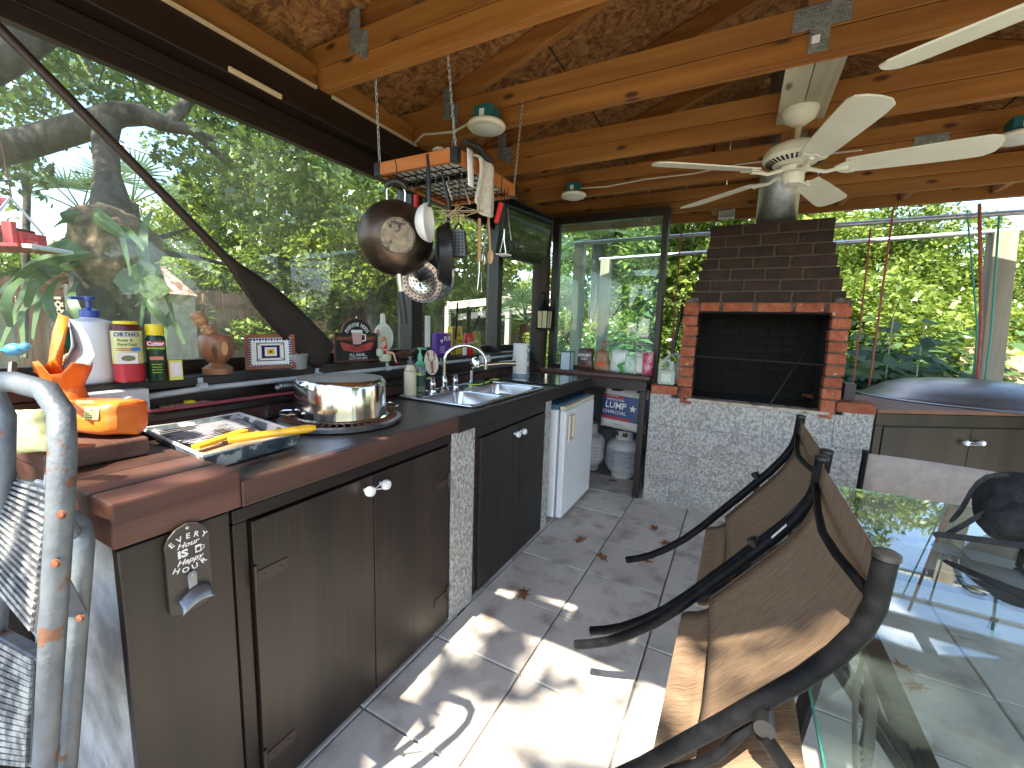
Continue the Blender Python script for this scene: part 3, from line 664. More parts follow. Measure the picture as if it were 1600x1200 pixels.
# low ledges either side
inst(brl, 'brick', bq, (-.475, YB+.045, .902), (0, 0, 0), (.98, 1, 1)); inst(brl, 'brick', bq, (-.475, YB+.15, .902), (0, 0, 0), (.98, 1, 1))
inst(brl, 'brick', bq, (.702, YB+.045, .900), (0, 0, 0), (1.02, 1, 1)); inst(brl, 'brick', bq, (.702, YB+.15, .900), (0, 0, 0), (1.0, 1, 1))
# firebox
fb = MB()
fb.box((-.30, 3.98, .80), (.53, 4.02, 1.60)); fb.box((-.382, YB+.101, .80), (-.30, 4.02, 1.60)); fb.box((.53, YB+.101, .80), (.612, 4.02, 1.60)); fb.box((-.299, YB+.12, .80), (.529, 3.98, .845))
fb.build('firebox', K['soot'], bq)
sbk = boxmesh('brick', .19, .02, .06, K['soot'], bev=.002)
for r_ in range(9):
    for c_ in range(4):
        xx = -.20+.2*c_+(.1 if r_ % 2 else 0)
        if xx < .45: inst(sbk, 'brick', bq, (xx, 3.975, .88+.07*r_))
gt = MB()
gt.tube([(-.30, YB+.06, 1.175), (.53, YB+.06, 1.160)], .006, 8)
gt.build('grate_bar', K['rust'] if 0 else P('greasy_bar', (.05, .045, .04), .4, .7), bq)
gr = MB()
for k in range(9): gr.tube([(-.285+.02*k, YB+.02, .872), (-.285+.02*k, YB+.24, .872)], .0045, 6)
gr.tube([(-.29, YB+.025, .868), (-.11, YB+.025, .868)], .005, 6); gr.tube([(-.29, YB+.23, .868), (-.11, YB+.23, .868)], .005, 6)
gr.build('coal_grate', P('iron_grate', (.03, .027, .025), .5, .7), bq)
MB().tube([(.23, YB+.05, .862), (.42, YB+.25, 1.24)], .006, 8).build('fire_poker', P('greasy_bar', (.05,)*3), bq)
rk_ = MB()
for k in range(5): rk_.box((-.299, YB+.12, 1.21+.03*k), (-.285, YB+.40, 1.217+.03*k))
rk_.build('grate_rack', P('greasy_bar', (.05,)*3), bq)
# hood: stepped brick chimney, each brick a piece, 7 courses tapering
nc = 7; zb, zh = 1.568, .0765
for k in range(nc):
    t = (k+.5)/nc
    xl = -.372+.115*min(1, t*1.35)**.8; xr = .600-.125*min(1, t*1.25)**.8
    zc = zb+zh*(k+.5)
    MB().box((xl+.006, YB+.028, zc-zh/2), (xr-.006, 3.95-.2*t, zc+zh/2-.0005)).build('hood_core', K['sootmortar'], bq)
    edges = [xl]; off = (.11 if k % 2 else .21)
    xx = xl+off
    while xx < xr-.06: edges.append(xx); xx += .215
    edges.append(xr)
    for a, b in zip(edges[:-1], edges[1:]):
        wd = b-a-.012
        inst(brl.copy() if 0 else soot_me if 'soot_me' in globals() else globals().setdefault('soot_me', boxmesh('brick', .196, .10, .066, K['sootbrick'], bev=.005, jit=.002, rnd=random)), 'brick', bq, ((a+b)/2, YB+.068+random.uniform(-.002, .002), zc), (0, 0, 0), (wd/.196, 1, .97))
for k, (x, z) in enumerate(((-.40, 1.60), (-.405, 1.65), (-.37, 1.70))): pass
flue = thing('flue_pipe', 'round galvanised steel flue rising from the barbecue hood to the roof', 'flue pipe', (.15, 3.62, 2.10))
MB().tube([(.15, 3.62, 2.09), (.15, 3.62, 3.35)], .125, 32, cap=False).build('pipe', K['galv'], flue, smooth=True, solid=.002)
MB().tube([(.15, 3.62, 2.096), (.15, 3.62, 2.115)], .133, 32).build('collar', K['sootmortar'], flue, smooth=True)
MB().tube([(.274, 3.62, 2.1), (.276, 3.62, 3.0)], .003, 6).build('seam', K['galv'], flue)
# ------------------------------------------------------------------ fridge, gas, charcoal
fr = thing('mini_fridge', 'white undercounter fridge with cream handle, blue top and door slightly ajar', 'fridge', (-1.3, 2.95, 0))
MB().box((-1.56, 2.62, .03), (-1.035, 3.26, .80)).build('body', K['white'], fr, bev=.008)
rz = Matrix.Rotation(R(0.5), 3, 'Z')
dmb = MB().box((-1.028, 2.63, .035), (-.985, 3.275, .795), rot=rz, piv=(-1.02, 3.27, .4)); fd = dmb.build('door', K['white'], fr, bev=.008)
MB().box((-1.030, 2.632, .797), (-.988, 3.275, .825), rot=rz, piv=(-1.02, 3.27, .4)).build('top_trim', K['cream'], fr, bev=.004)
MB().box((-1.56, 2.615, .801), (-1.032, 3.26, .835)).build('top_panel', P('faded_blue_top', (.03, .09, .17), .5, col2=(.06, .14, .22), sc=10), fr, bev=.003)
hb = MB(); hb.box((-.972, 2.665, .58), (-.958, 2.685, .76)); hb.box((-.972, 2.745, .58), (-.958, 2.765, .76)); hb.box((-.972, 2.6851, .745), (-.958, 2.7449, .76)); hb.box((-.972, 2.6851, .58), (-.958, 2.7449, .595))
hb.build('handle', K['cream'], fd, bev=.002)
for z in (.60, .74): MB().lathe([(.005, 0), (.004, .003)], (-.958, 2.675, z), 10, (1, 0, 0)).build('screw', K['black'], fd)

def tank(x, y, label, lid):
    t = thing('propane_tank', label, 'gas cylinder', (x, y, 0), 'propane tanks under the corner counter')
    w_ = P('tank_paint', (.50, .50, .48), .45, col2=(.62, .62, .60), sc=10)
    MB().lathe([(.10, .0), (.105, .03), (.10, .032), (.13, .06), (.150, .10), (.155, .14), (.155, .26), (.150, .30), (.125, .335), (.07, .358), (.03, .362)], (x, y, 0), 32).build('vessel', w_, t, smooth=True)
    MB().lathe([(.158, .115), (.158, .275)], (x, y, 0), 40, cap=False).build('paper_sleeve', lid, t, smooth=True)
    # collar ring with windows
    mb = MB(); n = 40
    for k in range(n):
        a0, a1 = 2*math.pi*k/n, 2*math.pi*(k+1)/n; am = (a0+a1)/2
        win = any(abs((am-c+math.pi) % (2*math.pi)-math.pi) < .36 for c in (-1.25, -2.4, .9, 2.2))
        for (za, zb_) in (((.352, .385), (.425, .455)) if win else ((.352, .455),)):
            q = [Vector((x+r_*math.cos(a), y+r_*math.sin(a), z)) for r_ in (.072, .079) for z in (za, zb_) for a in (a0, a1)]
            mb._add(q, [(0, 1, 3, 2), (5, 4, 6, 7), (2, 3, 7, 6), (1, 0, 4, 5)])
    mb.build('collar', w_, t)
    v = MB().lathe([(.018, 0), (.018, .04), (.028, .045), (.028, .06), (.01, .065)], (x, y, .36), 14).build('valve', P('brass', (.4, .3, .1), .35, .9), t, smooth=True)
    return t
sleeve = mat('printed_sleeve', (.27, .29, .31), .6, col2=(.42, .44, .46), sc=26, stretch=(.6, .6, 3), lo=.45, hi=.55)
sleeve2 = mat('white_label', (.60, .60, .58), .6, col2=(.70, .69, .67), sc=8)
t1 = tank(-.855, 3.86, 'grey propane tank with dark printed paper sleeve below the charcoal bag', sleeve)
t2 = tank(-1.20, 3.90, 'grey propane tank with pale red printed label, half hidden by the fridge', sleeve2)
red_ink = P('red_ink', (.45, .04, .05), .6); black_ink = P('black_ink', (.01, .01, .01), .6); white_ink = P('white_ink', (.80, .80, .78), .6)
MB().quad((-.90, 3.6955, .15), (-.80, 3.6965, .15), (-.80, 3.6965, .25), (-.90, 3.6955, .25)).build('label_patch', P('pale_label', (.42, .44, .46), .6), t1)
for k in range(7): text('WARNING FLAMMABLE GAS' if k % 2 else 'KEEP UPRIGHT AND OUTSIDE', .0085, black_ink, t1, (-.85, 3.693, .245-.014*k), X3, Z3)
for k in range(5): text('PROPANE DANGER', .014, red_ink, t2, (-1.13, 3.752, .25-.03*k), X3, Z3)

def pillow(c, right, up, w_, h, th, m_, name, parent, nx=12, ny=12, crimp=.0, seed=0, taper=0, bulge=1.0):
    """a filled bag: two bulging crumpled sheets sewn at the edge"""
    rd = random.Random(seed); right, up = Vector(right).normalized(), Vector(up).normalized(); nn = right.cross(up); c = Vector(c); mb = MB()
    off = [[(rd.uniform(-1, 1), rd.uniform(-1, 1), rd.uniform(-1, 1)) for _ in range(nx+1)] for _ in range(ny+1)]
    for s in (1, -1):
        grid = []
        for i in range(ny+1):
            row = []; v = i/ny
            for j in range(nx+1):
                u = j/nx; e = max(0, 1-(2*u-1)**4)**.5*max(0, 1-(2*v-1)**4)**.5
                ww_ = w_*(1-taper*v); o_ = off[i][j]
                edge = 0 if (i in (0, ny) or j in (0, nx)) else 1
                row.append(c+right*((u-.5)*ww_+o_[0]*crimp)+up*((v-.5)*h+o_[1]*crimp)+nn*(s*th/2*e**bulge+(o_[2]*crimp if edge else 0)))
            grid.append(row)
        mb.sheet(grid if s == 1 else [r_[::-1] for r_ in grid])
    ob = mb.build(name, m_, parent, smooth=True, sub=1); return ob
# charcoal bag sitting on the tank collar and a shelf
cb = thing('charcoal_bag', 'blue and white hardwood lump charcoal bag lying above the propane tank', 'charcoal bag', (-.84, 3.72, .46))
ru = Vector((1, -.04, -.06)).normalized(); uu = Vector((.05, .12, 1)).normalized()
bc = Vector((-.83, 3.70, .665))
pillow(bc, ru, uu, .42, .40, .15, P('white_kraft', (.62, .60, .57), .6, col2=(.70, .68, .65), sc=6), 'bag', cb, 14, 14, .006, 3, bulge=.8)
nn = ru.cross(uu).normalized()
def bagpatch(u0, u1, v0, v1, m_, name='printed_panel', d=.0035):
    mb = MB(); g_ = []
    for i in range(9):
        row = []; v = v0+(v1-v0)*i/8
        for j in range(13):
            u = u0+(u1-u0)*j/12; e = max(0, 1-(2*u)**4)**.5*max(0, 1-(2*v)**4)**.5
            row.append(bc+ru*u*.42+uu*v*.40+nn*(.075*e**.8+d))
        g_.append(row)
    mb.sheet(g_).build(name, m_, cb, smooth=True)
bagpatch(-.47, .47, -.27, .27, P('charcoal_blue', (.03, .06, .17), .5, col2=(.045, .085, .22), sc=5))
bagpatch(-.44, .0, .2, .262, red_ink, d=.0055); bagpatch(-.46, .18, -.26, -.2, red_ink, d=.0055)
def bt(s, size, u, v, m_=white_ink, **k): text(s, size, m_, cb, bc+ru*u*.42+uu*v*.40+nn*.089, ru, uu, **k)
bt('HARDWOOD', .028, -.17, .165, sx=.9, bold=.01); bt('LUMP', .078, -.15, .04, sx=.95, bold=.02); bt('CHARCOAL', .042, -.16, -.105, sx=.9, bold=.01)
st = [(math.sin(2*math.pi*k/10)*(.034 if k % 2 == 0 else .014), math.cos(2*math.pi*k/10)*(.034 if k % 2 == 0 else .014)) for k in range(10)]
MB().prism(st, bc+ru*.21*.42*1.0+uu*.03*.40+nn*.0885, ru, uu, .001).build('star_print', white_ink, cb)
text('8.8 LB  BAG', .018, black_ink, cb, bc+ru*-.02+uu*-.145+nn*.075, ru, uu); text('ALL NATURAL', .016, white_ink, cb, bc+ru*-.1+uu*.093*1.05+nn*.088, ru, uu)
blk = MB()
for k in range(9):
    u, v = random.uniform(-.1, .17), random.uniform(.30, .43); blk.sphere(bc+ru*u+uu*v*.40+nn*.055, random.uniform(.012, .03), 8, (1.6, .4, .6))
blk.build('tear_hole', K['soot'], cb)
tag(MB().box((-1.02, 3.70, .458), (-.65, 3.86, .47)).build('shelf_board', K['dark_x']), 'thin dark shelf board under the charcoal bag', 'board')

# ------------------------------------------------------------------ pot on its burner ring
pr = thing('burner_ring', 'round cast iron burner grate with silver rim set on the counter', 'burner', (-1.38, 1.16, .955))
PX, PY = -1.365, 1.135
MB().lathe([(.20, 0), (.225, .004), (.228, .018), (.212, .022), (.206, .012), (.20, .0)], (PX, PY, .956), 40, cap=False).build('rim', P('mottled_rim', (.20, .19, .18), .4, .8, col2=(.42, .42, .40), sc=18), pr, smooth=True)
gb = MB()
for k in range(48):
    a = 2*math.pi*k/48; gb.bar((PX+.05*math.cos(a), PY+.05*math.sin(a), .976), (PX+.213*math.cos(a), PY+.213*math.sin(a), .976), .007, .008)
gb.lathe([(.04, 0), (.06, 0), (.06, .01), (.04, .01)], (PX, PY, .972), 24)
gb.build('grate', K['rust'], pr)
pot = thing('roasting_pot', 'shiny oval steel pot turned upside down on the burner grate', 'pot', (PX, PY, .981))
a_, b_ = .158, .165
MB().lathe([(1.06, 0), (1.06, .004), (1.0, .008), (.99, .03), (.975, .118), (.96, .128), (.985, .131), (.97, .14), (.93, .147), (.6, .149), (.55, .151), (.001, .152)], (PX, PY, .982), 56, sc=(a_*1.12, b_), cap=False).build('body', K['chrome'] if 0 else P('polished_steel', (.74, .73, .71), .13, 1.0, col2=(.78, .77, .75), sc=3, rvar=.05), pot, smooth=True)
MB().lathe([(.93, .1475), (.6, .1500), (.55, .1518), (.001, .1528)], (PX, PY, .983), 56, sc=(a_*1.12, b_), cap=False).build('brushed_base', P('brushed_pot_base', (.24, .22, .21), .5, .55, col2=(.36, .34, .32), sc=30, stretch=(1, 6, 1)), pot, smooth=True)
for s, ang in ((1, R(-118)), (1, R(62))):
    ca, sa = math.cos(ang), math.sin(ang); rt = Vector((-sa, ca, 0)); o_ = Vector((PX+.172*ca, PY+.172*sa, 1.005))
    od = Vector((ca, sa, 0))
    MB().tube([o_-rt*.045, o_-rt*.05+od*.03, o_-rt*.03+od*.045, o_+rt*.03+od*.045, o_+rt*.05+od*.03, o_+rt*.045], .004, 8).build('handle', K['chrome'], pot, smooth=True)

# ------------------------------------------------------------------ paint tray, brush
tr = thing('paint_tray', 'paint splattered metal roller tray at the near end of the counter', 'paint tray', (-1.38, .70, .958))
A, B_, Cc, D = Vector((-1.60, .585, 1.0)), Vector((-1.60, .875, 1.0)), Vector((-1.185, .825, 1.0)), Vector((-1.165, .545, 1.0))
traym = P('tray_blue_grey', (.035, .05, .062), .5, col2=(.17, .19, .20), sc=16, col3=(.50, .50, .47), sc3=16, lo3=.52, hi3=.56, bump=.2)
cen = (A+B_+Cc+D)/4
def trp(u, v, z, ins=0): 
    p = A.lerp(D, u).lerp(B_.lerp(Cc, u), v); q = p+(cen-p)*ins; return Vector((q.x, q.y, z))
out_t = [trp(0, 0, 1.0), trp(1, 0, 1.0), trp(1, 1, 1.0), trp(0, 1, 1.0)]; out_b = [trp(0, 0, .985, .06), trp(1, 0, .958, .04), trp(1, 1, .958, .06), trp(0, 1, .985, .06)]
mb = MB(); mb._add(out_t+out_b, [(0, 1, 5, 4), (1, 2, 6, 5), (2, 3, 7, 6), (3, 0, 4, 7)]); mb.build('tray_wall', traym, tr, solid=.002)
MB().tube(out_t, .005, 8, closed=True).build('tray_rim', P('white_paint_drips', (.62, .62, .60), .5, col2=(.42, .43, .44), sc=20), tr)
g_ = []
for i in range(15):
    u = i/14; z = .984-.018*min(1, u*1.6); g_.append([trp(u, v, z, .06) for v in (0, .25, .5, .75, 1)])
MB().sheet(g_).build('tray_bed', P('dried_paint_bed', (.38, .37, .40), .5, col2=(.55, .54, .56), sc=8, col3=(.14, .09, .05), sc3=5, lo3=.52, hi3=.6, bump=.3), tr, smooth=True)
rb = MB()
for i in range(1, 16):
    u = i/26; z = .989-.018*min(1, u*1.6); rb.tube([trp(u, .08, z, .06), trp(u+.0, .92, z, .06)], .0022, 5)
rb.build('ribs', P('dried_paint_ribs', (.36, .35, .38), .5, col2=(.02, .015, .012), sc=9, lo=.48, hi=.56), tr)
g2 = []
for i in range(7): g2.append([trp(.45+.53*i/6, v, .970, .05) for v in (0.03, .5, .97)])
MB().sheet(g2).build('tan_paint_pool', P('tan_dry_paint', (.32, .21, .11), .45, col2=(.40, .28, .17), sc=9), tr)
pb = thing('paint_brush', 'yellow handled paint brush resting across the roller tray', 'brush', (-1.25, .78, .99))
h0, h1 = Vector((-1.135, .845, 1.018)), Vector((-1.262, .655, 1.003))
MB().tube([h0, h0.lerp(h1, .1), h0.lerp(h1, .3), h0.lerp(h1, .6), h0.lerp(h1, .85), h1], [.008, .0135, .0125, .011, .013, .012], 12).build('handle', P('yellow_plastic', (.78, .42, .015), .35, coat=.4), pb, smooth=True)
tag(MB().bar((-1.365, .76, .992), (-1.315, .595, .986), .030, .012).build('scraper_strip', P('yellow_plastic', (.78, .42, .015)), bev=.003), 'flat yellow plastic wedge lying in the roller tray beside the brush', 'scraper')

# ------------------------------------------------------------------ conduit, outlet, rebar, trap board, spring grill roller
cd = thing('wall_conduit', 'thin grey conduit with clamps running just below the window sill', 'conduit', (-1.69, 1.6, 1.09))
MB().tube([(-1.688, .62, 1.082), (-1.688, .80, 1.092), (-1.688, 1.9, 1.100), (-1.688, 3.3, 1.104)], .0105, 12).build('pipe', K['pipe'], cd, smooth=True)
for y in (.80, 1.28, 1.72, 2.2, 2.8):
    mb = MB().tube([(-1.688, y-.014, 1.0985), (-1.688, y+.014, 1.0985)], .0145, 12); mb.box((-1.702, y-.008, 1.105), (-1.696, y+.008, 1.13)); mb.build('clamp', K['pipe'], cd, smooth=True)
ob_ = thing('outlet_box', 'grey double outlet box at the near end of the conduit', 'outlet', (-1.68, .57, 1.04))
MB().box((-1.697, .47, 1.040), (-1.655, .632, 1.115)).build('box', P('grey_box', (.55, .57, .60), .45), ob_, bev=.003)
for y in (.525, .583):
    f_ = MB().lathe([(.0225, 0), (.0225, .003), (.02, .004)], (-1.655, y, 1.078), 20, (1, 0, 0), sc=(.75, 1)).build('receptacle', K['whiteplastic'], ob_)
    mb = MB(); mb.box((-1.6508, y-.008, 1.080), (-1.6504, y-.0065, 1.09)); mb.box((-1.6508, y+.006, 1.080), (-1.6504, y+.0075, 1.09)); mb.lathe([(.0025, 0), (.0025, .0004)], (-1.6508, y, 1.071), 8, (1, 0, 0)); mb.build('slot', K['black'], f_)
rbm = MB(); n_ = 90
rbm.tube([(-1.625, .50+k*.0085*1.05, 1.046+ (.0 if k < 60 else 0)) for k in range(n_)], [.0055+(.0016 if k % 2 else 0) for k in range(n_)], 8)
tag(rbm.build('rebar', K['rebar'], smooth=True), 'dark pink painted ribbed rebar lying along the lower ledge', 'rod')
tb = thing('snap_trap', 'small wooden mouse trap board with yellow bait pedal on the ledge', 'mouse trap', (-1.66, .75, 1.037))
MB().box((-1.698, .672, 1.0375), (-1.640, .815, 1.047), rot=Matrix.Rotation(R(4), 3, 'Z')).build('board', K['lightwood'], tb)
MB().box((-1.69, .74, 1.048), (-1.665, .765, 1.056)).build('bait_pedal', P('trap_yellow', (.8, .7, .02)), tb)
MB().tube([(-1.685, .70, 1.05), (-1.65, .70, 1.05), (-1.65, .80, 1.051), (-1.685, .80, 1.05)], .0015, 6).build('wire_bar', K['galv'], tb)
gr_ = thing('perforated_tube', 'dark perforated metal tube lying on the ledge behind the pot', 'smoker tube', (-1.63, 1.2, 1.04))
MB().tube([(-1.632, 1.045, 1.077), (-1.632, 1.36, 1.077)], .0165, 20, cap=False).build('tube', P('dark_steel', (.10, .10, .10), .35, .9), gr_, smooth=True, solid=.0015)
mb = MB()
for k in range(24):
    for q in range(3):
        a = R(25*q-5); mb.lathe([(.0028, 0), (.0028, .0006)], (-1.632+.0172*math.cos(a), 1.06+.0125*k, 1.077+.0172*math.sin(a)), 6, (math.cos(a), 0, math.sin(a)))
mb.build('holes', K['soot'], gr_, kind='stuff')

# ------------------------------------------------------------------ things on the window sill
SZ = 1.1352
def label_panel(parent, m_, o, right, up, w_, h, name='label'):
    right, up = Vector(right).normalized(), Vector(up).normalized(); o = Vector(o)
    return MB().quad(o-right*w_/2-up*h/2, o+right*w_/2-up*h/2, o+right*w_/2+up*h/2, o-right*w_/2+up*h/2).build(name, m_, parent)
def camright(p):                        # items were set down facing the kitchen
    v = (Vector((0, 0, 0))-Vector((p[0], p[1], 0))).normalized(); return Vector((-v.y, v.x, 0)), v
# white pump bottle, blue cap
bx, by = -1.775, .545
pbt = thing('pump_jug', 'large plain white bottle with blue pump cap on the sill', 'bottle', (bx, by, SZ))
MB().lathe([(.001, 0), (.052, .0), (.056, .006), (.056, .175), (.052, .188), (.022, .198), (.022, .20)], (bx, by, SZ), 28, sc=(1, 1.0)).build('bottle', P('white_hdpe', (.68, .70, .74), .4), pbt, smooth=True)
blue = P('blue_cap', (.015, .05, .33), .3, coat=.3)
MB().lathe([(.023, 0), (.023, .022), (.010, .028), (.006, .03), (.006, .052), (.016, .053), (.016, .063), (.001, .065)], (bx, by, SZ+.20), 20).build('pump_cap', blue, pbt, smooth=True)
MB().bar((bx, by, SZ+.257), (bx+.012, by-.045, SZ+.257), .014, .009).build('nozzle', blue, pbt, bev=.002)
def can(name, label, cat, x, y, r_, h, body, cap=None, ch=.03, shoulder=.006, group=None, z=SZ, capr=None):
    t = thing(name, label, cat, (x, y, z), group)
    MB().lathe([(.001, 0), (r_-.002, 0), (r_, .003), (r_, h-shoulder), (r_-.003, h-.001), (.001, h)], (x, y, z), 32).build('body', body, t, smooth=True)
    if cap: cr = capr or r_*.86; MB().lathe([(cr, h+.0005), (cr, h+ch*.7), (cr*.93, h+ch), (.001, h+ch+.001)], (x, y, z), 28, cap=False).build('cap', cap, t, smooth=True)
    return t
def wrap(parent, x, y, r_, z0, z1, m_, ang0, ang1, name='label', n=16):
    mb = MB(); g_ = [[(x+(r_+.0008)*math.cos(ang0+(ang1-ang0)*k/n), y+(r_+.0008)*math.sin(ang0+(ang1-ang0)*k/n), z) for k in range(n+1)] for z in (z0, z1)]
    return mb.sheet(g_).build(name, m_, parent, smooth=True)
def facing(x, y): return math.atan2(-y, -x)       # angle looking back at the kitchen's open end
yel = P('yellow_cap', (.80, .62, .01), .35)
x, y = -1.705, .605
dc = can('garden_dust_can', 'dark red tall garden dust canister with yellow lid and cream label', 'canister', x, y, .037, .182, P('maroon', (.10, .012, .012), .4), yel, .010, capr=.030)
a0 = facing(x, y)
wrap(dc, x, y, .037, SZ+.005, SZ+.06, P('crimson', (.50, .02, .04), .4), a0-1.5, a0+1.5)
wrap(dc, x, y, .037, SZ+.0605, SZ+.162, P('cream_yellow', (.70, .68, .30), .4), a0-1.5, a0+1.5)
rt, vw = camright((x, y)); fo = Vector((x, y, 0))+vw*.0375
wrap(dc, x, y, .0373, SZ+.143, SZ+.160, P('label_navy_pale', (.52, .56, .50), .4), a0-.9, a0+.9)
text('ORTHO', .0175, P('navy_ink', (.01, .02, .10)), dc, fo+Z3*(SZ+.151), rt, Z3, depth=.002, bold=.02, sx=.95)
text('Rose &', .0125, P('dark_green_ink', (.01, .08, .03)), dc, fo+Z3*(SZ+.134)-rt*.004, rt, Z3, depth=.0015, bold=.02)
text('Floral Dust', .0118, P('dark_green_ink', (.01, .08, .03)), dc, fo+Z3*(SZ+.121), rt, Z3, depth=.0015, bold=.02, sx=.85)
for k in range(3): MB().box((-.025, 0, -.0012), (.025, .0005, .0012)); 
label_panel(dc, red_ink, fo+Z3*(SZ+.108)+vw*.0015-rt*.004, rt, Z3, .046, .002); label_panel(dc, red_ink, fo+Z3*(SZ+.103)+vw*.0015-rt*.004, rt, Z3, .046, .002)
label_panel(dc, white_ink, fo+Z3*(SZ+.078)+vw*.0015-rt*.002, rt, Z3, .048, .034)
MB().prism([(.017*math.cos(t/12*6.283), .009*math.sin(t/12*6.283)) for t in range(12)], fo+Z3*(SZ+.078)+vw*.002, rt, Z3, .0004).build('bug_print', P('olive_brown', (.20, .18, .08)), dc)
MB().prism([(.012*math.cos(t/12*6.283), .006*math.sin(t/12*6.283)) for t in range(12)], fo+Z3*(SZ+.106)+vw*.0025+rt*.02, rt, Z3, .0004).build('blue_badge', P('badge_blue', (.02, .15, .45)), dc)
x, y = -1.688, .672
sc_ = can('insect_spray_can', 'slim dark green repellent spray can with yellow cap', 'spray can', x, y, .0265, .148, P('bottle_green', (.006, .045, .02), .3), yel, .036, shoulder=.012, capr=.0245)
rt, vw = camright((x, y)); fo = Vector((x, y, 0))+vw*.027
text('Cutter', .018, white_ink, sc_, fo+Z3*(SZ+.122), rt, Z3, depth=.003, bold=.03, sx=.85); 
label_panel(sc_, P('badge_red', (.5, .02, .02)), fo+Z3*(SZ+.122)+vw*.001, rt, Z3, .046, .017)
text('BACKWOODS', .0085, P('lime_ink', (.45, .70, .02)), sc_, fo+Z3*(SZ+.107), rt, Z3, depth=.002, bold=.03, sx=.8)
label_panel(sc_, P('salmon', (.62, .20, .12)), fo+Z3*(SZ+.075)+vw*.001, rt, Z3, .034, .011)
for k in range(4): label_panel(sc_, P('lime_ink', (.45, .70, .02)), fo+Z3*(SZ+.055-.009*k)+vw*.001, rt, Z3, .028-.004*(k % 2), .0015)
x, y = -1.665, .712
sb_ = thing('small_carton', 'small yellow carton standing beside the green spray can', 'carton', (x, y, SZ))
rot = Matrix.Rotation(R(-12), 3, 'Z')
MB().box((x-.012, y-.018, SZ), (x+.012, y+.018, SZ+.066), rot=rot).build('box', P('carton_yellow', (.62, .62, .12), .5), sb_, bev=.001)
MB().box((x-.006, y-.0195, SZ+.006), (x+.0125, y-.0182, SZ+.060), rot=rot, piv=(x, y, SZ+.03)).build('red_panel', P('carton_red', (.55, .12, .08), .5), sb_)
MB().box((x+.0121, y-.014, SZ+.012), (x+.0130, y+.014, SZ+.058), rot=rot, piv=(x, y, SZ+.03)).build('white_panel', P('carton_white', (.62, .55, .60), .5, col2=(.75, .7, .72), sc=60), sb_)
# mortar and pestle
x, y = -1.745, .885
mo = thing('mortar', 'turned wooden mortar with paler oval grain patch on the sill', 'mortar', (x, y, SZ))
MB().lathe([(.001, 0), (.050, 0), (.050, .022), (.028, .036), (.025, .042), (.033, .047), (.052, .070), (.058, .098), (.057, .125), (.053, .143), (.050, .146), (.046, .143), (.044, .11), (.001, .09)], (x, y, SZ), 32, cap=False).build('bowl', K['mortarwood'], mo, smooth=True)
rt, vw = camright((x, y))
mb = MB(); gg = []
MB().prism([(.011*math.cos(t/16*6.283), .026*math.sin(t/16*6.283)) for t in range(16)], Vector((x, y, SZ+.098))+(vw*.9+rt*.42).normalized()*.0572, (rt*.9-vw*.42), Z3, .0012).build('pale_grain', P('sapwood', (.50, .28, .12), .4), mo)
pe = thing('pestle', 'ringed wooden pestle leaning in the mortar', 'pestle', (x, y, SZ+.1))
d = (Vector((0, 0, 1))*.9-rt*.48).normalized(); p0 = Vector((x, y, SZ+.095))+rt*.012
prof = [(0, .018), (.03, .021), (.055, .022), (.058, .018), (.062, .0225), (.085, .022), (.09, .016), (.10, .015), (.108, .022), (.12, .024), (.126, .0215), (.131, .0235), (.145, .021), (.152, .012)]
MB().tube([p0+d*h for h, _ in prof], [r_ for _, r_ in prof], 20).build('shaft', P('pestle_wood', (.32, .14, .055), .4, col2=(.42, .21, .09), sc=14), pe, smooth=True)
# framed talavera tile, tilted back
x, y = -1.715, 1.075
ft = thing('framed_tile', 'blue and yellow patterned tile in a reddish wood frame leaning on the sill', 'framed tile', (x, y, SZ))
rt, vw = camright((x, y)); rt = (rt*1.0+Vector((0, 0, .02))+vw*-.15).normalized(); vw2 = Vector((vw.x, vw.y, 0)); up = (Z3*.93-vw2*.34).normalized()
if rt.cross(up).dot(vw2) < 0: up = up
W_, H_ = .185, .150; o_ = Vector((x, y, SZ+.003))
F = lambda u, v, d_=0: o_+rt*u+up*v+rt.cross(up)*d_
def fbox(u0, u1, v0, v1, d0, d1, m_, name, parent=ft):
    vs_ = [F(u, v, d_) for d_ in (d0, d1) for (u, v) in ((u0, v0), (u1, v0), (u1, v1), (u0, v1))]
    return MB()._add(vs_, [(0,3,2,1),(4,5,6,7),(0,1,5,4),(1,2,6,5),(2,3,7,6),(3,0,4,7)]).build(name, m_, parent)
frm = P('frame_wood', (.17, .055, .022), .45, col2=(.25, .09, .04), sc=12)
fbox(-W_/2, W_/2, 0, .014, 0, .014, frm, 'frame_rail'); fbox(-W_/2, W_/2, H_-.014, H_, 0, .014, frm, 'frame_rail')
fbox(-W_/2, -W_/2+.014, .0141, H_-.0141, 0, .014, frm, 'frame_stile'); fbox(W_/2-.014, W_/2, .0141, H_-.0141, 0, .014, frm, 'frame_stile')
cob = P('cobalt_glaze', (.01, .012, .12), .15); wg = P('white_glaze', (.70, .69, .62), .15); yg = P('yellow_glaze', (.62, .42, .04), .15)
fbox(-W_/2+.0141, W_/2-.0141, .0141, H_-.0141, 0, .009, wg, 'tile_face')
def rect(u0, u1, v0, v1, m_, d_=.0093): fbox(u0, u1, v0, v1, .009, d_, m_, 'glaze_pattern')
cx_, cy_ = 0, H_/2; hw, hh = W_/2-.018, H_/2-.018
for k in range(14):
    for q, s in ((0, -1), (0, 1)):
        u = -hw+2*hw*(k+.5)/14; rect(u-.0038, u+.0036, cy_+s*hh-.006-(.003 if k % 2 else 0), cy_+s*hh+.002, cob)
for k in range(11):
    for s in (-1, 1):
        v = cy_-hh+2*hh*(k+.5)/11; rect(s*hw-.006, s*hw+.004, v-.0036, v+.0036, cob)
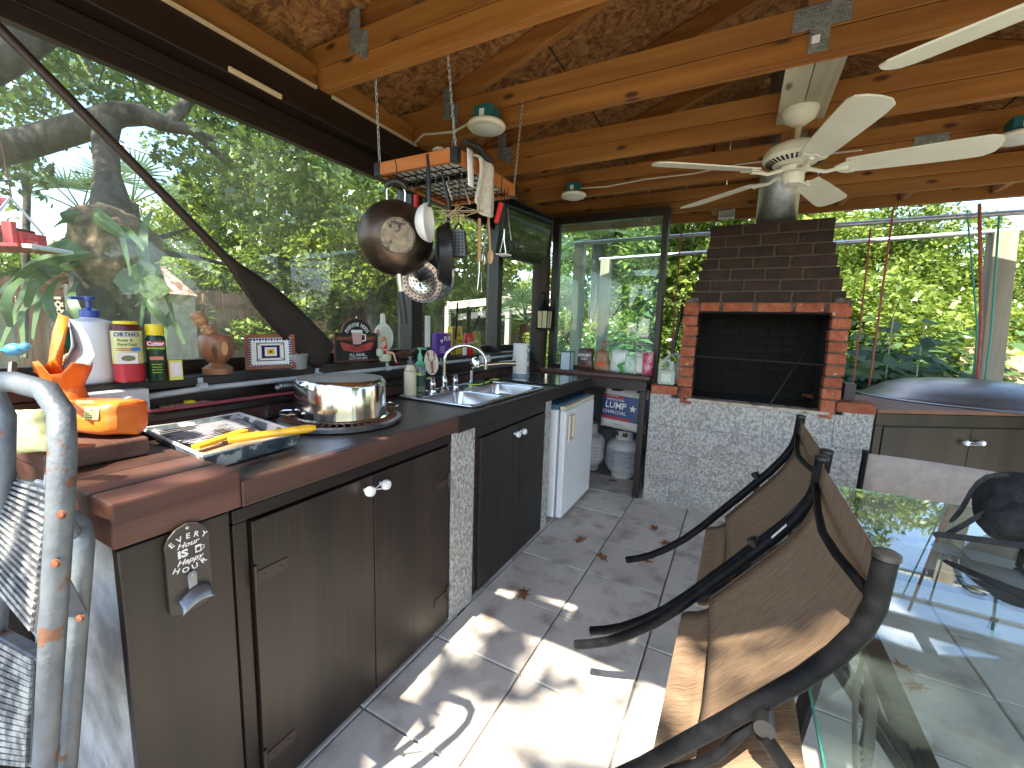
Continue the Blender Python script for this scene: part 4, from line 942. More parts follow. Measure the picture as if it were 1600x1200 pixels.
for a, b, c_, dd in ((.052, .04, cob, .0094), (.048, .036, wg, .0097), (.036, .030, P('pale_gold_glaze', (.5, .42, .18), .15), .0099), (.033, .027, cob, .0102), (.022, .019, wg, .0105), (.014, .012, yg, .0108), (.006, .005, P('brown_glaze', (.2, .05, .02), .15), .0111)):
    fbox(cx_-a, cx_+a, cy_-b, cy_+b, .009, dd, c_, 'glaze_pattern')
for sx_ in (-1, 1):
    for sy_ in (-1, 1):
        for t in range(3): rect(sx_*(.043-.006*t)-.003, sx_*(.043-.006*t)+.003, cy_+sy_*(.032-.004*t)-.002, cy_+sy_*(.032-.004*t)+.002, yg if t % 2 else cob, .0101)
# tin cup
x, y = -1.70, 1.185
tc_ = thing('tin_cup', 'small tapered galvanised tin beside the framed tile', 'tin', (x, y, SZ))
MB().lathe([(.001, 0), (.034, 0), (.036, .003), (.042, .058), (.0445, .061), (.0425, .064), (.038, .058), (.033, .006), (.001, .005)], (x, y, SZ), 28, cap=False).build('cup', P('bright_tin', (.50, .50, .49), .35, .35, col2=(.40, .40, .39), sc=12), tc_, smooth=True)
# oar leaning across the window
oar = thing('wooden_oar', 'long dark brown oar leaning diagonally across the left window', 'oar', (-1.72, 1.4, SZ))
o0 = pt(0, 45, x=-1.60); o1 = pt(352, 402, x=-1.70); o2 = pt(510, 560, x=-1.735); ax_ = (o1-o0).normalized()
MB().tube([o0-ax_*.25, o0, o0.lerp(o1, .3), o0.lerp(o1, .6), o0.lerp(o1, .85), o1], [.012, .0125, .0135, .0145, .0155, .017], 14).build('shaft', K['oar'], oar, smooth=True)
ax2 = (o2-o1).normalized(); sd = ax2.cross(Vector((1, 0, 0))).normalized(); nn = ax2.cross(sd); LB = (o2-o1).length
prof = [(0, .017, .017), (.08, .024, .016), (.18, .043, .014), (.32, .062, .011), (.5, .074, .008), (.75, .080, .006), (.92, .080, .005), (.985, .075, .004), (1.0, .066, .003)]
mb = MB(); n_ = 20; vs_ = []
for t, hw_, th_ in prof:
    for k in range(n_):
        a = 2*math.pi*k/n_; vs_.append(o1+ax2*(LB*t)+sd*(math.copysign(abs(math.cos(a))**.7, math.cos(a))*hw_)+nn*(math.sin(a)*th_))
fs = [(i*n_+k, i*n_+(k+1) % n_, (i+1)*n_+(k+1) % n_, (i+1)*n_+k) for i in range(len(prof)-1) for k in range(n_)]+[tuple((len(prof)-1)*n_+k for k in range(n_))]
mb._add(vs_, fs).build('blade', K['oar'], oar, smooth=True)
# beer sign (arched plaque)
bs = thing('beer_sign', 'dark arched beer mug sign with red ribbon standing behind the oar blade', 'sign', (-1.79, 1.58, SZ))
p0 = pt(557, 556, x=-1.80); rt = Y3; rt = Vector((.10, 1, 0)).normalized(); up = Z3; sgo = Vector((p0.x, p0.y, SZ+.002))
S_ = lambda u, v: [u, v]
Wd = .135; 
outl = [(-Wd, 0), (Wd, 0), (Wd, .15), (Wd-.02, .153), (.093, .153)]
for k in range(1, 12): a = R(12+156*k/12); outl.append((.095*math.cos(a), .145+.085*math.sin(a)))
outl += [(-.093, .153), (-Wd, .153)]
nrm = rt.cross(up)
mkr = P('sign_brown_edge', (.16, .05, .035), .6); mkb = P('sign_black', (.014, .013, .013), .6)
MB().prism(outl, sgo, rt, up, .008).build('board', mkr, bs)
inn = [(u*.93, .008+v*.94) for u, v in outl]
MB().prism(inn, sgo+nrm*.0082, rt, up, .0008).build('black_field', mkb, bs)
MB().prism([(-Wd*.96, .108), (Wd*.96, .108), (Wd*.96, .138), (-Wd*.96, .138)], sgo+nrm*.0094, rt, up, .0006).build('band', P('sign_band', (.07, .02, .015), .6), bs)
ribb = [(-.105, .10), (-.085, .062), (0, .048), (.085, .062), (.105, .10), (.09, .103), (0, .078), (-.09, .103)]
MB().prism(ribb, sgo+nrm*.0094, rt, up, .0012).build('ribbon', P('sign_red', (.50, .07, .06), .6), bs)
text('EVERYONE NEEDS', .027, white_ink, bs, sgo+rt*0+up*.195+nrm*.0096, rt, up, arc=(.075, R(118)), bold=.02, sx=.8)
text('SOMETHING TO', .021, P('sign_orange', (.45, .13, .05)), bs, sgo-rt*.078+up*.123+nrm*.0105, rt, up, sx=.62, bold=.02); text('BELIEVE IN.', .021, P('sign_orange', (.45, .13, .05)), bs, sgo+rt*.083+up*.123+nrm*.0105, rt, up, sx=.62, bold=.02)
text('I BELIEVE', .030, P('sign_dark_red', (.20, .012, .012)), bs, sgo+up*.068+nrm*.0115, rt, up, sx=.9, bold=.02)
text("I'LL HAVE...", .022, white_ink, bs, sgo+rt*.005+up*.034+nrm*.0096, rt, up, bold=.02); text('ANOTHER BEER', .016, white_ink, bs, sgo+rt*.005+up*.016+nrm*.0096, rt, up, bold=.0)
mug = P('sign_pink', (.60, .36, .34), .5)
MB().prism([(-.026, .092), (.022, .092), (.030, .155), (-.034, .155)], sgo+nrm*.0100, rt, up, .0015).build('mug_body', mug, bs)
MB().tube([sgo+nrm*.011+rt*.026+up*.145, sgo+nrm*.011+rt*.050+up*.142, sgo+nrm*.011+rt*.050+up*.112, sgo+nrm*.011+rt*.026+up*.108], .004, 6).build('mug_handle', white_ink, bs)
fm = MB()
for k in range(5): fm.sphere(sgo+nrm*.011+rt*(-.03+.0135*k)+up*.160, .010, 8, (.3, 1, .9))
fm.build('mug_foam', white_ink, bs)
MB().tube([sgo+nrm*.006+up*.228, sgo+nrm*.006+up*.238], .004, 8).build('hanger', K['galv'], bs)
# spoon-rest plaque + figurine
def oval_plaque(name, label, cat, base, rt, up, w_, h, handle, m_, rim, lift=0):
    t = thing(name, label, cat, base); rt = Vector(rt).normalized(); up = Vector(up).normalized(); o_ = Vector(base)+up*lift
    pts = []
    for k in range(28):
        a = -math.pi/2+2*math.pi*k/28; u = w_/2*math.cos(a); v = h/2+h/2*math.sin(a)
        if handle and math.sin(a) > .93: continue
        pts.append((u, v))
    if handle:
        i = [k for k, (u, v) in enumerate(pts) if v > h*.9 and u > 0][-1]+1
        hd = [(w_*.13, h*.985), (w_*.11, h+handle*.45)]+[(w_*.12*math.cos(R(a)), h+handle*.7+w_*.13*math.sin(R(a))) for a in range(0, 181, 30)]+[(-w_*.11, h+handle*.45), (-w_*.13, h*.985)]
        pts[i:i] = hd
    MB().prism(pts, o_, rt, up, .007).build('plate', m_, t, bev=.002)
    return t, o_, rt, up, rt.cross(up)
por = P('pale_ceramic', (.58, .60, .52), .2, col2=(.66, .67, .60), sc=12, coat=.5)
p0 = pt(616, 548, x=-1.80)
pl, o_, rt, up, nn = oval_plaque('ceramic_plaque', 'pale oval ceramic recipe plaque with pierced handle behind the figurine', 'plaque', (-1.80, 1.80, SZ+.045), (.12, 1, 0), (-.05, 0, 1), .135, .165, .055, por, None)
for k in range(17):
    v = .025+.0072*k; wd = .085*math.sqrt(max(0, 1-((v-.0825)/.082)**2)); label_panel(pl, P('grey_print', (.28, .29, .27)), o_+up*v+nn*.0078+rt*.012, rt, up, wd*.9, .0022, 'print_line')
for k, (u, v) in enumerate(((-.04, .115), (-.052, .095), (-.035, .10))):
    MB().prism([(.011*math.cos(t), .014*math.sin(t)) for t in [i*.785 for i in range(8)]], o_+rt*u+up*v+nn*.0078, rt, up, .001).build('painted_fruit', P(('fruit_red', 'fruit_green', 'fruit_green')[k], ((.5, .2, .15), (.3, .38, .12), (.3, .38, .12))[k], .3), pl)
# wood hunk under plaque, so it stands
tag(MB().tube([(-1.76, 1.86, SZ+.02), (-1.755, 1.93, SZ+.028), (-1.745, 1.97, SZ+.036)], [.022, .03, .018], 9).tube([(-1.73, 1.93, SZ+.03), (-1.70, 1.98, SZ+.075)], [.012, .006], 7).build('driftwood', P('dark_driftwood', (.05, .022, .014), .8, col2=(.10, .045, .03), sc=30, bump=.8)), 'small dark piece of driftwood beside the figurine', 'driftwood')
tag(MB().box((-1.815, 1.755, SZ), (-1.775, 1.845, SZ+.045)).build('plaque_stand', K['dark_y']), 'small dark block under the oval recipe plaque', 'block')
fg = thing('shelf_figurine', 'small ceramic woman in red swimsuit sitting on a pale tub on the sill', 'figurine', (-1.725, 1.745, SZ))
fxx, fyy = -1.725, 1.745
tub = P('pale_green_ceramic', (.52, .55, .38), .25, coat=.4)
MB().lathe([(.001, 0), (.028, 0), (.034, .01), (.035, .035), (.031, .04), (.001, .04)], (fxx, fyy-.012, SZ), 24, cap=False).build('tub', tub, fg, smooth=True)
MB().box((fxx-.02, fyy-.062, SZ+.028), (fxx+.012, fyy-.032, SZ+.072)).build('tub_back', tub, fg, bev=.008)
skin = P('figurine_skin', (.62, .36, .24), .3, coat=.4); redc = P('figurine_red', (.6, .01, .02), .2, coat=.5); hairc = P('figurine_hair', (.50, .19, .06), .35)
# one continuous body grown with skin radii
def skin_body(name, verts, edges, radii, m_, parent, sub=1):
    base = WL[parent.name] if parent else Vector()
    me = bpy.data.meshes.new(name); me.from_pydata([Vector(v)-base for v in verts], edges, []); ob = bpy.data.objects.new(name, me); C.objects.link(ob); ob.parent = parent
    s = ob.modifiers.new('skin', 'SKIN'); s.use_smooth_shade = True
    for v, r_ in zip(me.skin_vertices[0].data, radii): v.radius = (r_, r_)
    me.skin_vertices[0].data[0].use_root = True
    sb2 = ob.modifiers.new('sub', 'SUBSURF'); sb2.levels = sub; sb2.render_levels = sub
    dg = bpy.context.evaluated_depsgraph_get(); nm = bpy.data.meshes.new_from_object(ob.evaluated_get(dg)); ob.modifiers.clear(); ob.data = nm; nm.materials.clear(); nm.materials.append(m_)
    WL[ob.name] = base
    return ob
X_, Y_, Z_ = fxx, fyy, SZ
V = [(X_-.004, Y_-.012, Z_+.050), (X_-.006, Y_-.014, Z_+.070), (X_-.004, Y_-.013, Z_+.090), (X_-.002, Y_-.013, Z_+.102), (X_, Y_-.012, Z_+.117),
     (X_+.008, Y_-.004, Z_+.050), (X_+.020, Y_+.030, Z_+.046), (X_+.026, Y_+.036, Z_+.012), (X_+.030, Y_+.038, Z_-.004),
     (X_+.012, Y_-.012, Z_+.050), (X_+.032, Y_+.020, Z_+.045), (X_+.038, Y_+.027, Z_+.010), (X_+.042, Y_+.030, Z_-.006),
     (X_+.003, Y_+.000, Z_+.092), (X_+.012, Y_+.008, Z_+.075), (X_+.018, Y_+.0, Z_+.092),
     (X_-.004, Y_-.028, Z_+.092), (X_+.008, Y_-.034, Z_+.076), (X_+.014, Y_-.022, Z_+.098)]
E_ = [(0, 1), (1, 2), (2, 3), (3, 4), (0, 5), (5, 6), (6, 7), (7, 8), (0, 9), (9, 10), (10, 11), (11, 12), (2, 13), (13, 14), (14, 15), (2, 16), (16, 17), (17, 18)]
rd_ = [.012, .010, .012, .005, .012, .009, .007, .005, .0045, .009, .007, .005, .0045, .0045, .004, .003, .0045, .004, .003]
skin_body('body', V, E_, rd_, skin, fg, 2)
MB().sphere((X_-.003, Y_-.013, Z_+.079), .0145, 12, (.95, 1, 1.25)).build('swimsuit', redc, fg, smooth=True)
MB().lathe([(.022, -.004), (.018, .006), (.010, .014)], (X_-.003, Y_-.012, Z_+.052), 16).build('skirt', redc, fg, smooth=True)
MB().sphere((X_-.006, Y_-.014, Z_+.121), .0145, 12, (.9, 1.05, 1)).tube([(X_-.012, Y_-.010, Z_+.118), (X_-.014, Y_+.010, Z_+.10), (X_-.012, Y_+.016, Z_+.085)], [.008, .006, .002], 8).build('hair', hairc, fg, smooth=True)
fcx = MB(); fcx.sphere((X_+.0105, Y_-.015, Z_+.119), .0014, 6); fcx.sphere((X_+.0105, Y_-.0085, Z_+.119), .0014, 6); fcx.build('eye', black_ink, fg); MB().sphere((X_+.011, Y_-.012, Z_+.1125), .0017, 6, (1, 1.6, .7)).build('mouth', redc, fg)
MB().sphere((X_+.034, Y_+.040, Z_-.008), .006, 8, (1.5, .9, .8)).build('shoe', redc, fg); MB().sphere((X_+.046, Y_+.032, Z_-.010), .006, 8, (1.5, .9, .8)).build('shoe', redc, fg)
# soap bottles by the sink
x, y = -1.545, 1.735
s1 = can('lotion_bottle', 'cream coloured tapered pump bottle at the near corner of the sink', 'bottle', x, y, .033, .13, P('cream_hdpe', (.68, .58, .40), .4), None, z=.9645)
MB().lathe([(.033, .128), (.024, .15), (.017, .165), (.015, .172), (.018, .174), (.018, .186), (.008, .188), (.008, .20), (.014, .201), (.014, .208), (.001, .209)], (x, y, .9645), 20, cap=False).build('shoulder', P('grey_pump', (.09, .10, .11), .4), s1, smooth=True)
MB().lathe([(.0332, .127), (.0245, .15), (.0175, .164)], (x, y, .9645), 24, cap=False).build('neck', P('cream_hdpe', (.68, .58, .40), .4), s1, smooth=True)
x, y = -1.575, 1.85
s2 = can('dish_soap_bottle', 'clear soap bottle with green pump behind the cream bottle', 'bottle', x, y, .032, .155, P('clear_green', (.45, .55, .42), .1, trans=.7), None, z=.9645)
gp_ = P('mint_pump', (.12, .42, .25), .4)
MB().lathe([(.032, .155), (.02, .172), (.014, .176), (.014, .20), (.010, .215), (.006, .218), (.006, .238), (.015, .24), (.013, .25), (.001, .252)], (x, y, .9645), 20, cap=False).tube([(x, y, .9645+.246), (x+.02, y+.03, .9645+.243)], .005, 8).build('pump', gp_, s2, smooth=True)
a0 = facing(x, y); wrap(s2, x, y, .0325, 1.00, 1.06, P('label_dark_green', (.02, .08, .04), .5), a0-1.2, a0+1.2); wrap(s2, x, y, .0325, 1.061, 1.075, P('label_lime', (.55, .62, .08), .5), a0-1.2, a0+.1)
# lobster spoon rest on the conduit ledge
lb, o_, rt, up, nn = oval_plaque('lobster_plate', 'white oval dish with a red lobster propped behind the faucet', 'spoon rest', (-1.645, 2.045, 1.037), (.35, 1, 0), (-.12, 0, 1), .098, .155, 0, P('white_glaze2', (.70, .66, .55), .2, coat=.5), None)
lr = P('lobster_red', (.45, .08, .03), .4); lm = MB()
lm.prism([(-.007, .03), (.007, .03), (.009, .085), (-.009, .085)], o_+nn*.0075, rt, up, .001)
lm.prism([(-.014, .012), (.014, .012), (.006, .03), (-.006, .03)], o_+nn*.0075, rt, up, .001)
for s in (-1, 1):
    lm.tube([o_+nn*.008+rt*s*.006+up*.083, o_+nn*.008+rt*s*.022+up*.10, o_+nn*.008+rt*s*.02+up*.125], .003, 6)
    lm.prism([(s*.014, .118), (s*.030, .118), (s*.028, .142), (s*.018, .142)][::1 if s > 0 else -1], o_+nn*.0075, rt, up, .001)
    for k in range(4): lm.tube([o_+nn*.008+rt*s*.006+up*(.045+.01*k), o_+nn*.008+rt*s*.024+up*(.037+.011*k)], .0013, 5)
lm.build('lobster_print', lr, lb)
# purple package, yellow packet, red can with utensils, green packet, white box
x, y = -1.80, 2.34
pp_ = thing('purple_package', 'purple packet with white heart print on the sill past the first post', 'packet', (x, y, SZ))
MB().box((x-.02, y-.085, SZ), (x+.02, y+.085, SZ+.155)).build('box', P('purple_print', (.10, .02, .28), .4, col2=(.13, .03, .34), sc=8), pp_, bev=.008)
rt, up = Y3, Z3; fo = Vector((x+.0205, y, SZ))
text('PUR', .042, white_ink, pp_, fo+rt*.035+up*.115, rt, up, bold=.03); text('PURE', .018, white_ink, pp_, fo+rt*.05+up*.145, rt, up, bold=.02)
MB().prism([(0, -.016), (.014, .002), (.008, .012), (0, .006), (-.008, .012), (-.014, .002)], fo-rt*.03+up*.10, rt, up, .001).build('heart_print', white_ink, pp_)
for k in range(4): label_panel(pp_, white_ink, fo-rt*.02+up*(.06-.012*k)+X3*.0006, rt, up, .06, .003)
x, y = -1.79, 2.47
yp = thing('yellow_packet', 'bright yellow and brown packet between the purple packet and red tumbler', 'packet', (x, y, SZ))
MB().box((x-.025, y-.055, SZ), (x+.025, y+.07, SZ+.20)).build('box', P('mustard_print', (.55, .40, .01), .4), yp, bev=.008)
MB().box((x+.0252, y-.055, SZ+.01), (x+.0258, y-.012, SZ+.19)).build('brown_side', P('brown_print', (.10, .06, .03), .4, col2=(.25, .2, .12), sc=20), yp)
text('CAFE', .03, P('brown_ink', (.09, .03, .01)), yp, (x+.0262, y+.03, SZ+.145), rt, up); label_panel(yp, P('brown_ink', (.09, .03, .01)), (x+.026, y+.03, SZ+.10), rt, up, .05, .004)
x, y = -1.765, 2.615
rc = can('red_tumbler', 'tall red cola tumbler holding kitchen utensils', 'tumbler', x, y, .036, .155, P('cola_red', (.55, .012, .012), .3, coat=.3), None)
text('Coca-Cola', .027, white_ink, rc, Vector((x+.0365, y-.0, SZ+.09)), (.35, .9, .25), (-.1, -.25, 1), sx=.75, bold=.01, depth=.004, shear=.25)
def utensil(name, label, cat, p, q, r0, r1, m_, headm=None, head=None):
    t = thing(name, label, cat, p); MB().tube([p, Vector(p).lerp(Vector(q), .5), q], [r0, (r0+r1)/2, r1], 10).build('handle', m_, t, smooth=True)
    return t
b0 = Vector((x, y, SZ+.155))
utensil('black_tongs', 'black handled tongs standing in the red tumbler', 'tongs', b0+Vector((.0, -.01, 0)), b0+Vector((.01, -.03, .19)), .006, .013, K['black'])
utensil('black_turner', 'second black handle standing upright in the red tumbler', 'turner', b0+Vector((.0, .0, 0)), b0+Vector((-.01, .02, .17)), .006, .012, K['black'])
utensil('black_ladle', 'black handle leaning right out of the red tumbler', 'ladle', b0+Vector((.01, .02, 0)), b0+Vector((.02, .11, .13)), .005, .009, K['black'])
MB().tube([b0+Vector((.01, -.03, .19)), b0+Vector((.01, -.02, .235)), b0+Vector((0, .0, .235)), b0+Vector((-.01, .02, .17))], .0025, 6).build('hanging_loop', K['galv'], bpy.data.objects['black_tongs'])
wf = thing('wooden_fork_spoon', 'wooden handled white spatula hanging in front of the yellow packet', 'spatula', (-1.72, 2.50, 1.16))
MB().tube([(-1.735, 2.46, 1.34), (-1.725, 2.50, 1.20)], [.008, .006], 8).build('handle', K['lightwood'], wf, smooth=True)
MB().box((-1.728, 2.485, 1.135), (-1.722, 2.53, 1.20)).build('head', K['whiteplastic'], wf, bev=.002)
x, y = -1.79, 2.76
gpk = thing('seed_packet', 'green and orange printed seed packet right of the red tumbler', 'packet', (x, y, SZ))
MB().box((x-.006, y-.05, SZ), (x+.006, y+.05, SZ+.17)).build('packet', P('green_print', (.16, .30, .06), .5, col2=(.50, .28, .05), sc=18, lo=.5, hi=.56), gpk, bev=.002)
tag(MB().box((-1.725, 2.66, 1.037), (-1.66, 2.76, 1.125)).build('white_box', K['whiteplastic'], bev=.003), 'plain white small box on the lower ledge below the red tumbler', 'box')
kn = thing('cleaver_knife', 'white bladed knife hung upright on the first window post', 'knife', (-1.74, 2.12, 1.17))
MB().box((-1.752, 2.10, 1.20), (-1.746, 2.15, 1.40)).build('blade', K['white'], kn, bev=.003)
MB().box((-1.755, 2.105, 1.15), (-1.742, 2.145, 1.199)).build('grip', K['black'], kn, bev=.003)
fb_ = thing('wire_fryer_rack', 'thin wire grill basket hanging by the first window post', 'wire rack', (-1.70, 2.35, 1.2))
mb = MB()
for k in range(5): mb.tube([(-1.72, 2.20, 1.42+.016*k), (-1.72, 2.40, 1.42+.016*k)], .0015, 5)
for k in range(4): mb.tube([(-1.72, 2.40, 1.20+.014*k), (-1.72, 2.58, 1.20+.014*k)], .0015, 5)
mb.tube([(-1.72, 2.39, 1.25), (-1.715, 2.40, 1.5)], .006, 6)
mb.build('wires', K['blackmetal'], fb_)
# towel holder, small glass board, socket, green scourer
x, y = -1.49, 2.94
ph = thing('paper_towel_roll', 'paper towel roll on a blue holder with wire handle by the sink', 'paper towels', (x, y, .962))
MB().lathe([(.015, 0), (.062, 0), (.062, .235), (.015, .235)], (x, y, .985), 36).build('roll', K['paper'], ph, smooth=True)
MB().lathe([(.001, 0), (.068, 0), (.068, .015), (.02, .02)], (x, y, .965), 30).build('base', P('pale_blue', (.22, .33, .42), .4), ph, smooth=True)
bgrid = [[(x+(.066+.006*math.sin(i*1.1+j))*math.cos(R(-20+18*j)), y+(.066+.008*math.sin(i*.9))*math.sin(R(-20+18*j))+.002, .99+.02*i) for j in range(6)] for i in range(12)]
MB().sheet(bgrid).build('wrapper', P('blue_clear_wrap', (.14, .24, .33), .25, col2=(.5, .55, .58), sc=20, lo=.5, hi=.6), ph, smooth=True)
MB().tube([(x, y-.06, 1.222), (x, y-.055, 1.27), (x, y+.05, 1.26), (x, y+.06, 1.222)], .004, 8).build('wire_handle', K['black'], ph, smooth=True)
tag(MB().box((-1.58, 2.66, .9585), (-1.045, 3.22, .9665)).build('glass_cutting_board', K['boardglass'], bev=.002), 'large dark glass board on the counter right of the sink', 'cutting board')
tag(MB().box((-1.70, 3.18, 1.04), (-1.675, 3.30, 1.12)).build('socket_plate', K['whiteplastic'], bev=.003), 'white socket plate low on the wall right of the paper towels', 'socket')
gs = MB(); gs.box((-1.535, 2.30, .9665), (-1.43, 2.42, .985)); tag(gs.build('scouring_pad', P('scourer_green', (.02, .05, .03), .95, col2=(.04, .09, .05), sc=80, bump=.9), bev=.006), 'dark green scouring pad on the sink edge', 'sponge')
tag(MB().tube([(-1.50, 2.22, .972), (-1.45, 2.28, .972), (-1.42, 2.34, .985), (-1.44, 2.42, .995), (-1.41, 2.46, .99)], .004, 7).build('twine', P('lime_cord', (.5, .6, .08), .6)), 'short yellow green twine curled over the scouring pad', 'twine')
# ------------------------------------------------------------------ far sill goods
FZ = .986
def snack(name, label, cat, xc, w_, h, m_, seed, y=3.555, th=.07, taper=.12, prints=(), tilt=0):
    t = thing(name, label, cat, (xc, y, FZ)); rt = Vector((1, -.12, 0)).normalized(); up = Vector((tilt, .10, 1)).normalized()
    pillow((xc, y, FZ+h/2), rt, up, w_, h, th, m_, 'bag', t, 10, 10, .006, seed, taper, .7)
    nn = rt.cross(up)
    for (s, size, u, v, im, kw) in prints: text(s, size, im, t, Vector((xc, y, FZ+h/2))+rt*u+up*v+nn*(th/2+.004), rt, up, **kw)
    return t
lt = thing('small_lantern', 'small white panelled lantern box with dark rim in the corner of the far sill', 'lantern', (-1.34, 3.56, FZ))
MB().box((-1.385, 3.515, FZ), (-1.295, 3.605, FZ+.15)).build('panels', P('frosty_panel', (.50, .60, .68), .3, col2=(.62, .70, .76), sc=8), lt)
for (u, v) in ((-1.388, 3.512), (-1.298, 3.512), (-1.388, 3.602), (-1.298, 3.602)): MB().box((u, v, FZ), (u+.006, v+.006, FZ+.155)).build('rim_bar', K['dark_z'], lt)
MB().box((-1.39, 3.51, FZ+.1551), (-1.29, 3.61, FZ+.162)).build('rim', K['dark_x'], lt)
snack('brown_coffee_bag', 'dark brown hickory chips pouch on the far sill', 'snack bag', -1.165, .16, .205, P('brown_foil', (.055, .025, .02), .35, col2=(.10, .05, .04), sc=9), 1, prints=[('HICKORY', .034, 0, .03, white_ink, dict(bold=.02, sx=.8)), ('CHIPS', .026, 0, -.002, white_ink, dict(bold=.01)), ('SMOKING', .016, 0, -.06, P('orange_ink', (.6, .2, .03)), {})])
bb_ = snack('tied_bread_bag', 'brown paper coloured bag tied at the neck with orange oval logo', 'snack bag', -1.02, .155, .19, P('kraft_brown', (.23, .13, .07), .45, col2=(.36, .22, .13), sc=10), 2, taper=.35, prints=[])
MB().tube([(-1.02, 3.575, FZ+.18), (-1.02, 3.58, FZ+.215), (-1.018, 3.58, FZ+.25), (-1.02, 3.58, FZ+.275)], [.04, .014, .024, .006], 10).build('tied_neck', P('kraft_brown', (.23, .13, .07)), bb_, smooth=True)
MB().prism([(.045*math.cos(t*.5236), .022*math.sin(t*.5236)) for t in range(12)], (-1.02, 3.512, FZ+.075), (1, -.12, 0), (0, .1, 1), .002).build('logo_oval', P('logo_orange', (.55, .09, .02)), bb_)
clear = P('clear_plastic_bag', (.52, .55, .50), .2, col2=(.66, .68, .64), sc=9)
s3 = snack('white_soil_bag', 'crumpled whitish plastic bag with green leaf print', 'bag', -.875, .17, .205, clear, 5, taper=.1)
gl = MB()
for k in range(7):
    a = k*.9; gl.sphere((-.86+.03*math.cos(a)+.01*k, 3.512, FZ+.03+.012*k), .02, 8, (1.2, .1, .8))
gl.build('green_print', P('leaf_green_ink', (.03, .25, .03), .4), s3, smooth=True)
s4 = snack('green_spinach_bag', 'clear bag with bright green diagonal stripe beside the white bag', 'bag', -.775, .12, .17, P('clear_green_bag', (.32, .48, .36), .2, col2=(.50, .62, .52), sc=9), 7, y=3.535, taper=.2)
s5 = snack('white_green_pouch', 'white resealable pouch with small green lettering', 'pouch', -.695, .13, .19, P('white_pouch', (.60, .60, .54), .35, col2=(.68, .68, .62), sc=6), 8, y=3.565, taper=.05, prints=[('ORGANIC', .018, 0, .05, P('ink_green', (.05, .3, .06)), {})])
s6 = snack('pink_berry_bag', 'pink and green printed berry pouch at the right end of the far sill', 'pouch', -.635, .09, .20, P('pink_print', (.48, .05, .12), .35, col2=(.68, .45, .45), sc=14, lo=.45, hi=.6), 9, y=3.53, taper=.0)
# clear jugs by the barbecue
jg = P('milky_jug', (.55, .60, .52), .2, trans=.35)
def jug(label, x, y, s=1.0, hose=False):
    t = thing('plastic_jug', label, 'jug', (x, y, .94), 'plastic jugs beside the barbecue')
    MB().box((x-.065*s, y-.045*s, .940), (x+.065*s, y+.045*s, .94+.115*s)).build('body', jg, t, bev=.015)
    MB().tube([(x-.055*s, y, .94+.11*s), (x-.06*s, y, .94+.15*s), (x-.03*s, y, .94+.185*s), (x+.01*s, y, .94+.19*s), (x+.02*s, y, .94+.16*s)], .012*s, 10).build('handle', jg, t, smooth=True)
    MB().lathe([(.035*s, 0), (.02*s, .04*s), (.018*s, .07*s), (.001, .071*s)], (x+.03*s, y, .94+.112*s), 14).build('neck', jg, t, smooth=True)
    label_panel(t, P('jug_label', (.60, .63, .55), .5, col2=(.45, .5, .4), sc=40), (x, y-.0455*s, .94+.055*s), X3, Z3, .07*s, .06*s)
    return t
jug('short milky jug with printed label standing on the brick ledge corner', -.47, 3.45); jug('taller greyish jug just behind the short milky jug', -.43, 3.56, 1.25)
hs_ = thing('torch_wand', 'black gas torch wand leaning on the left brick column', 'torch', (-.42, 3.5, .95))
MB().tube([(-.45, 3.50, 1.18), (-.425, 3.49, 1.38), (-.405, 3.47, 1.56)], [.014, .013, .008], 10).build('wand', K['black'], hs_, smooth=True)
mb = MB()
for k in range(5): mb.tube([(-.40+.012*math.cos(t), 3.46, 1.42+.05*k+.02*math.sin(t)) for t in [i*.785 for i in range(9)]], .004, 6)
mb.build('coil', K['black'], hs_)
# near gable closing boards
for i in range(14):
    x = -1.95+i*.3
    MB().box((x, YN+.005, 2.622), (x+.296, YN+.025, max(2.63, under(x+.15)-.05))).build('gable_plank', K['pine_z'], roof)

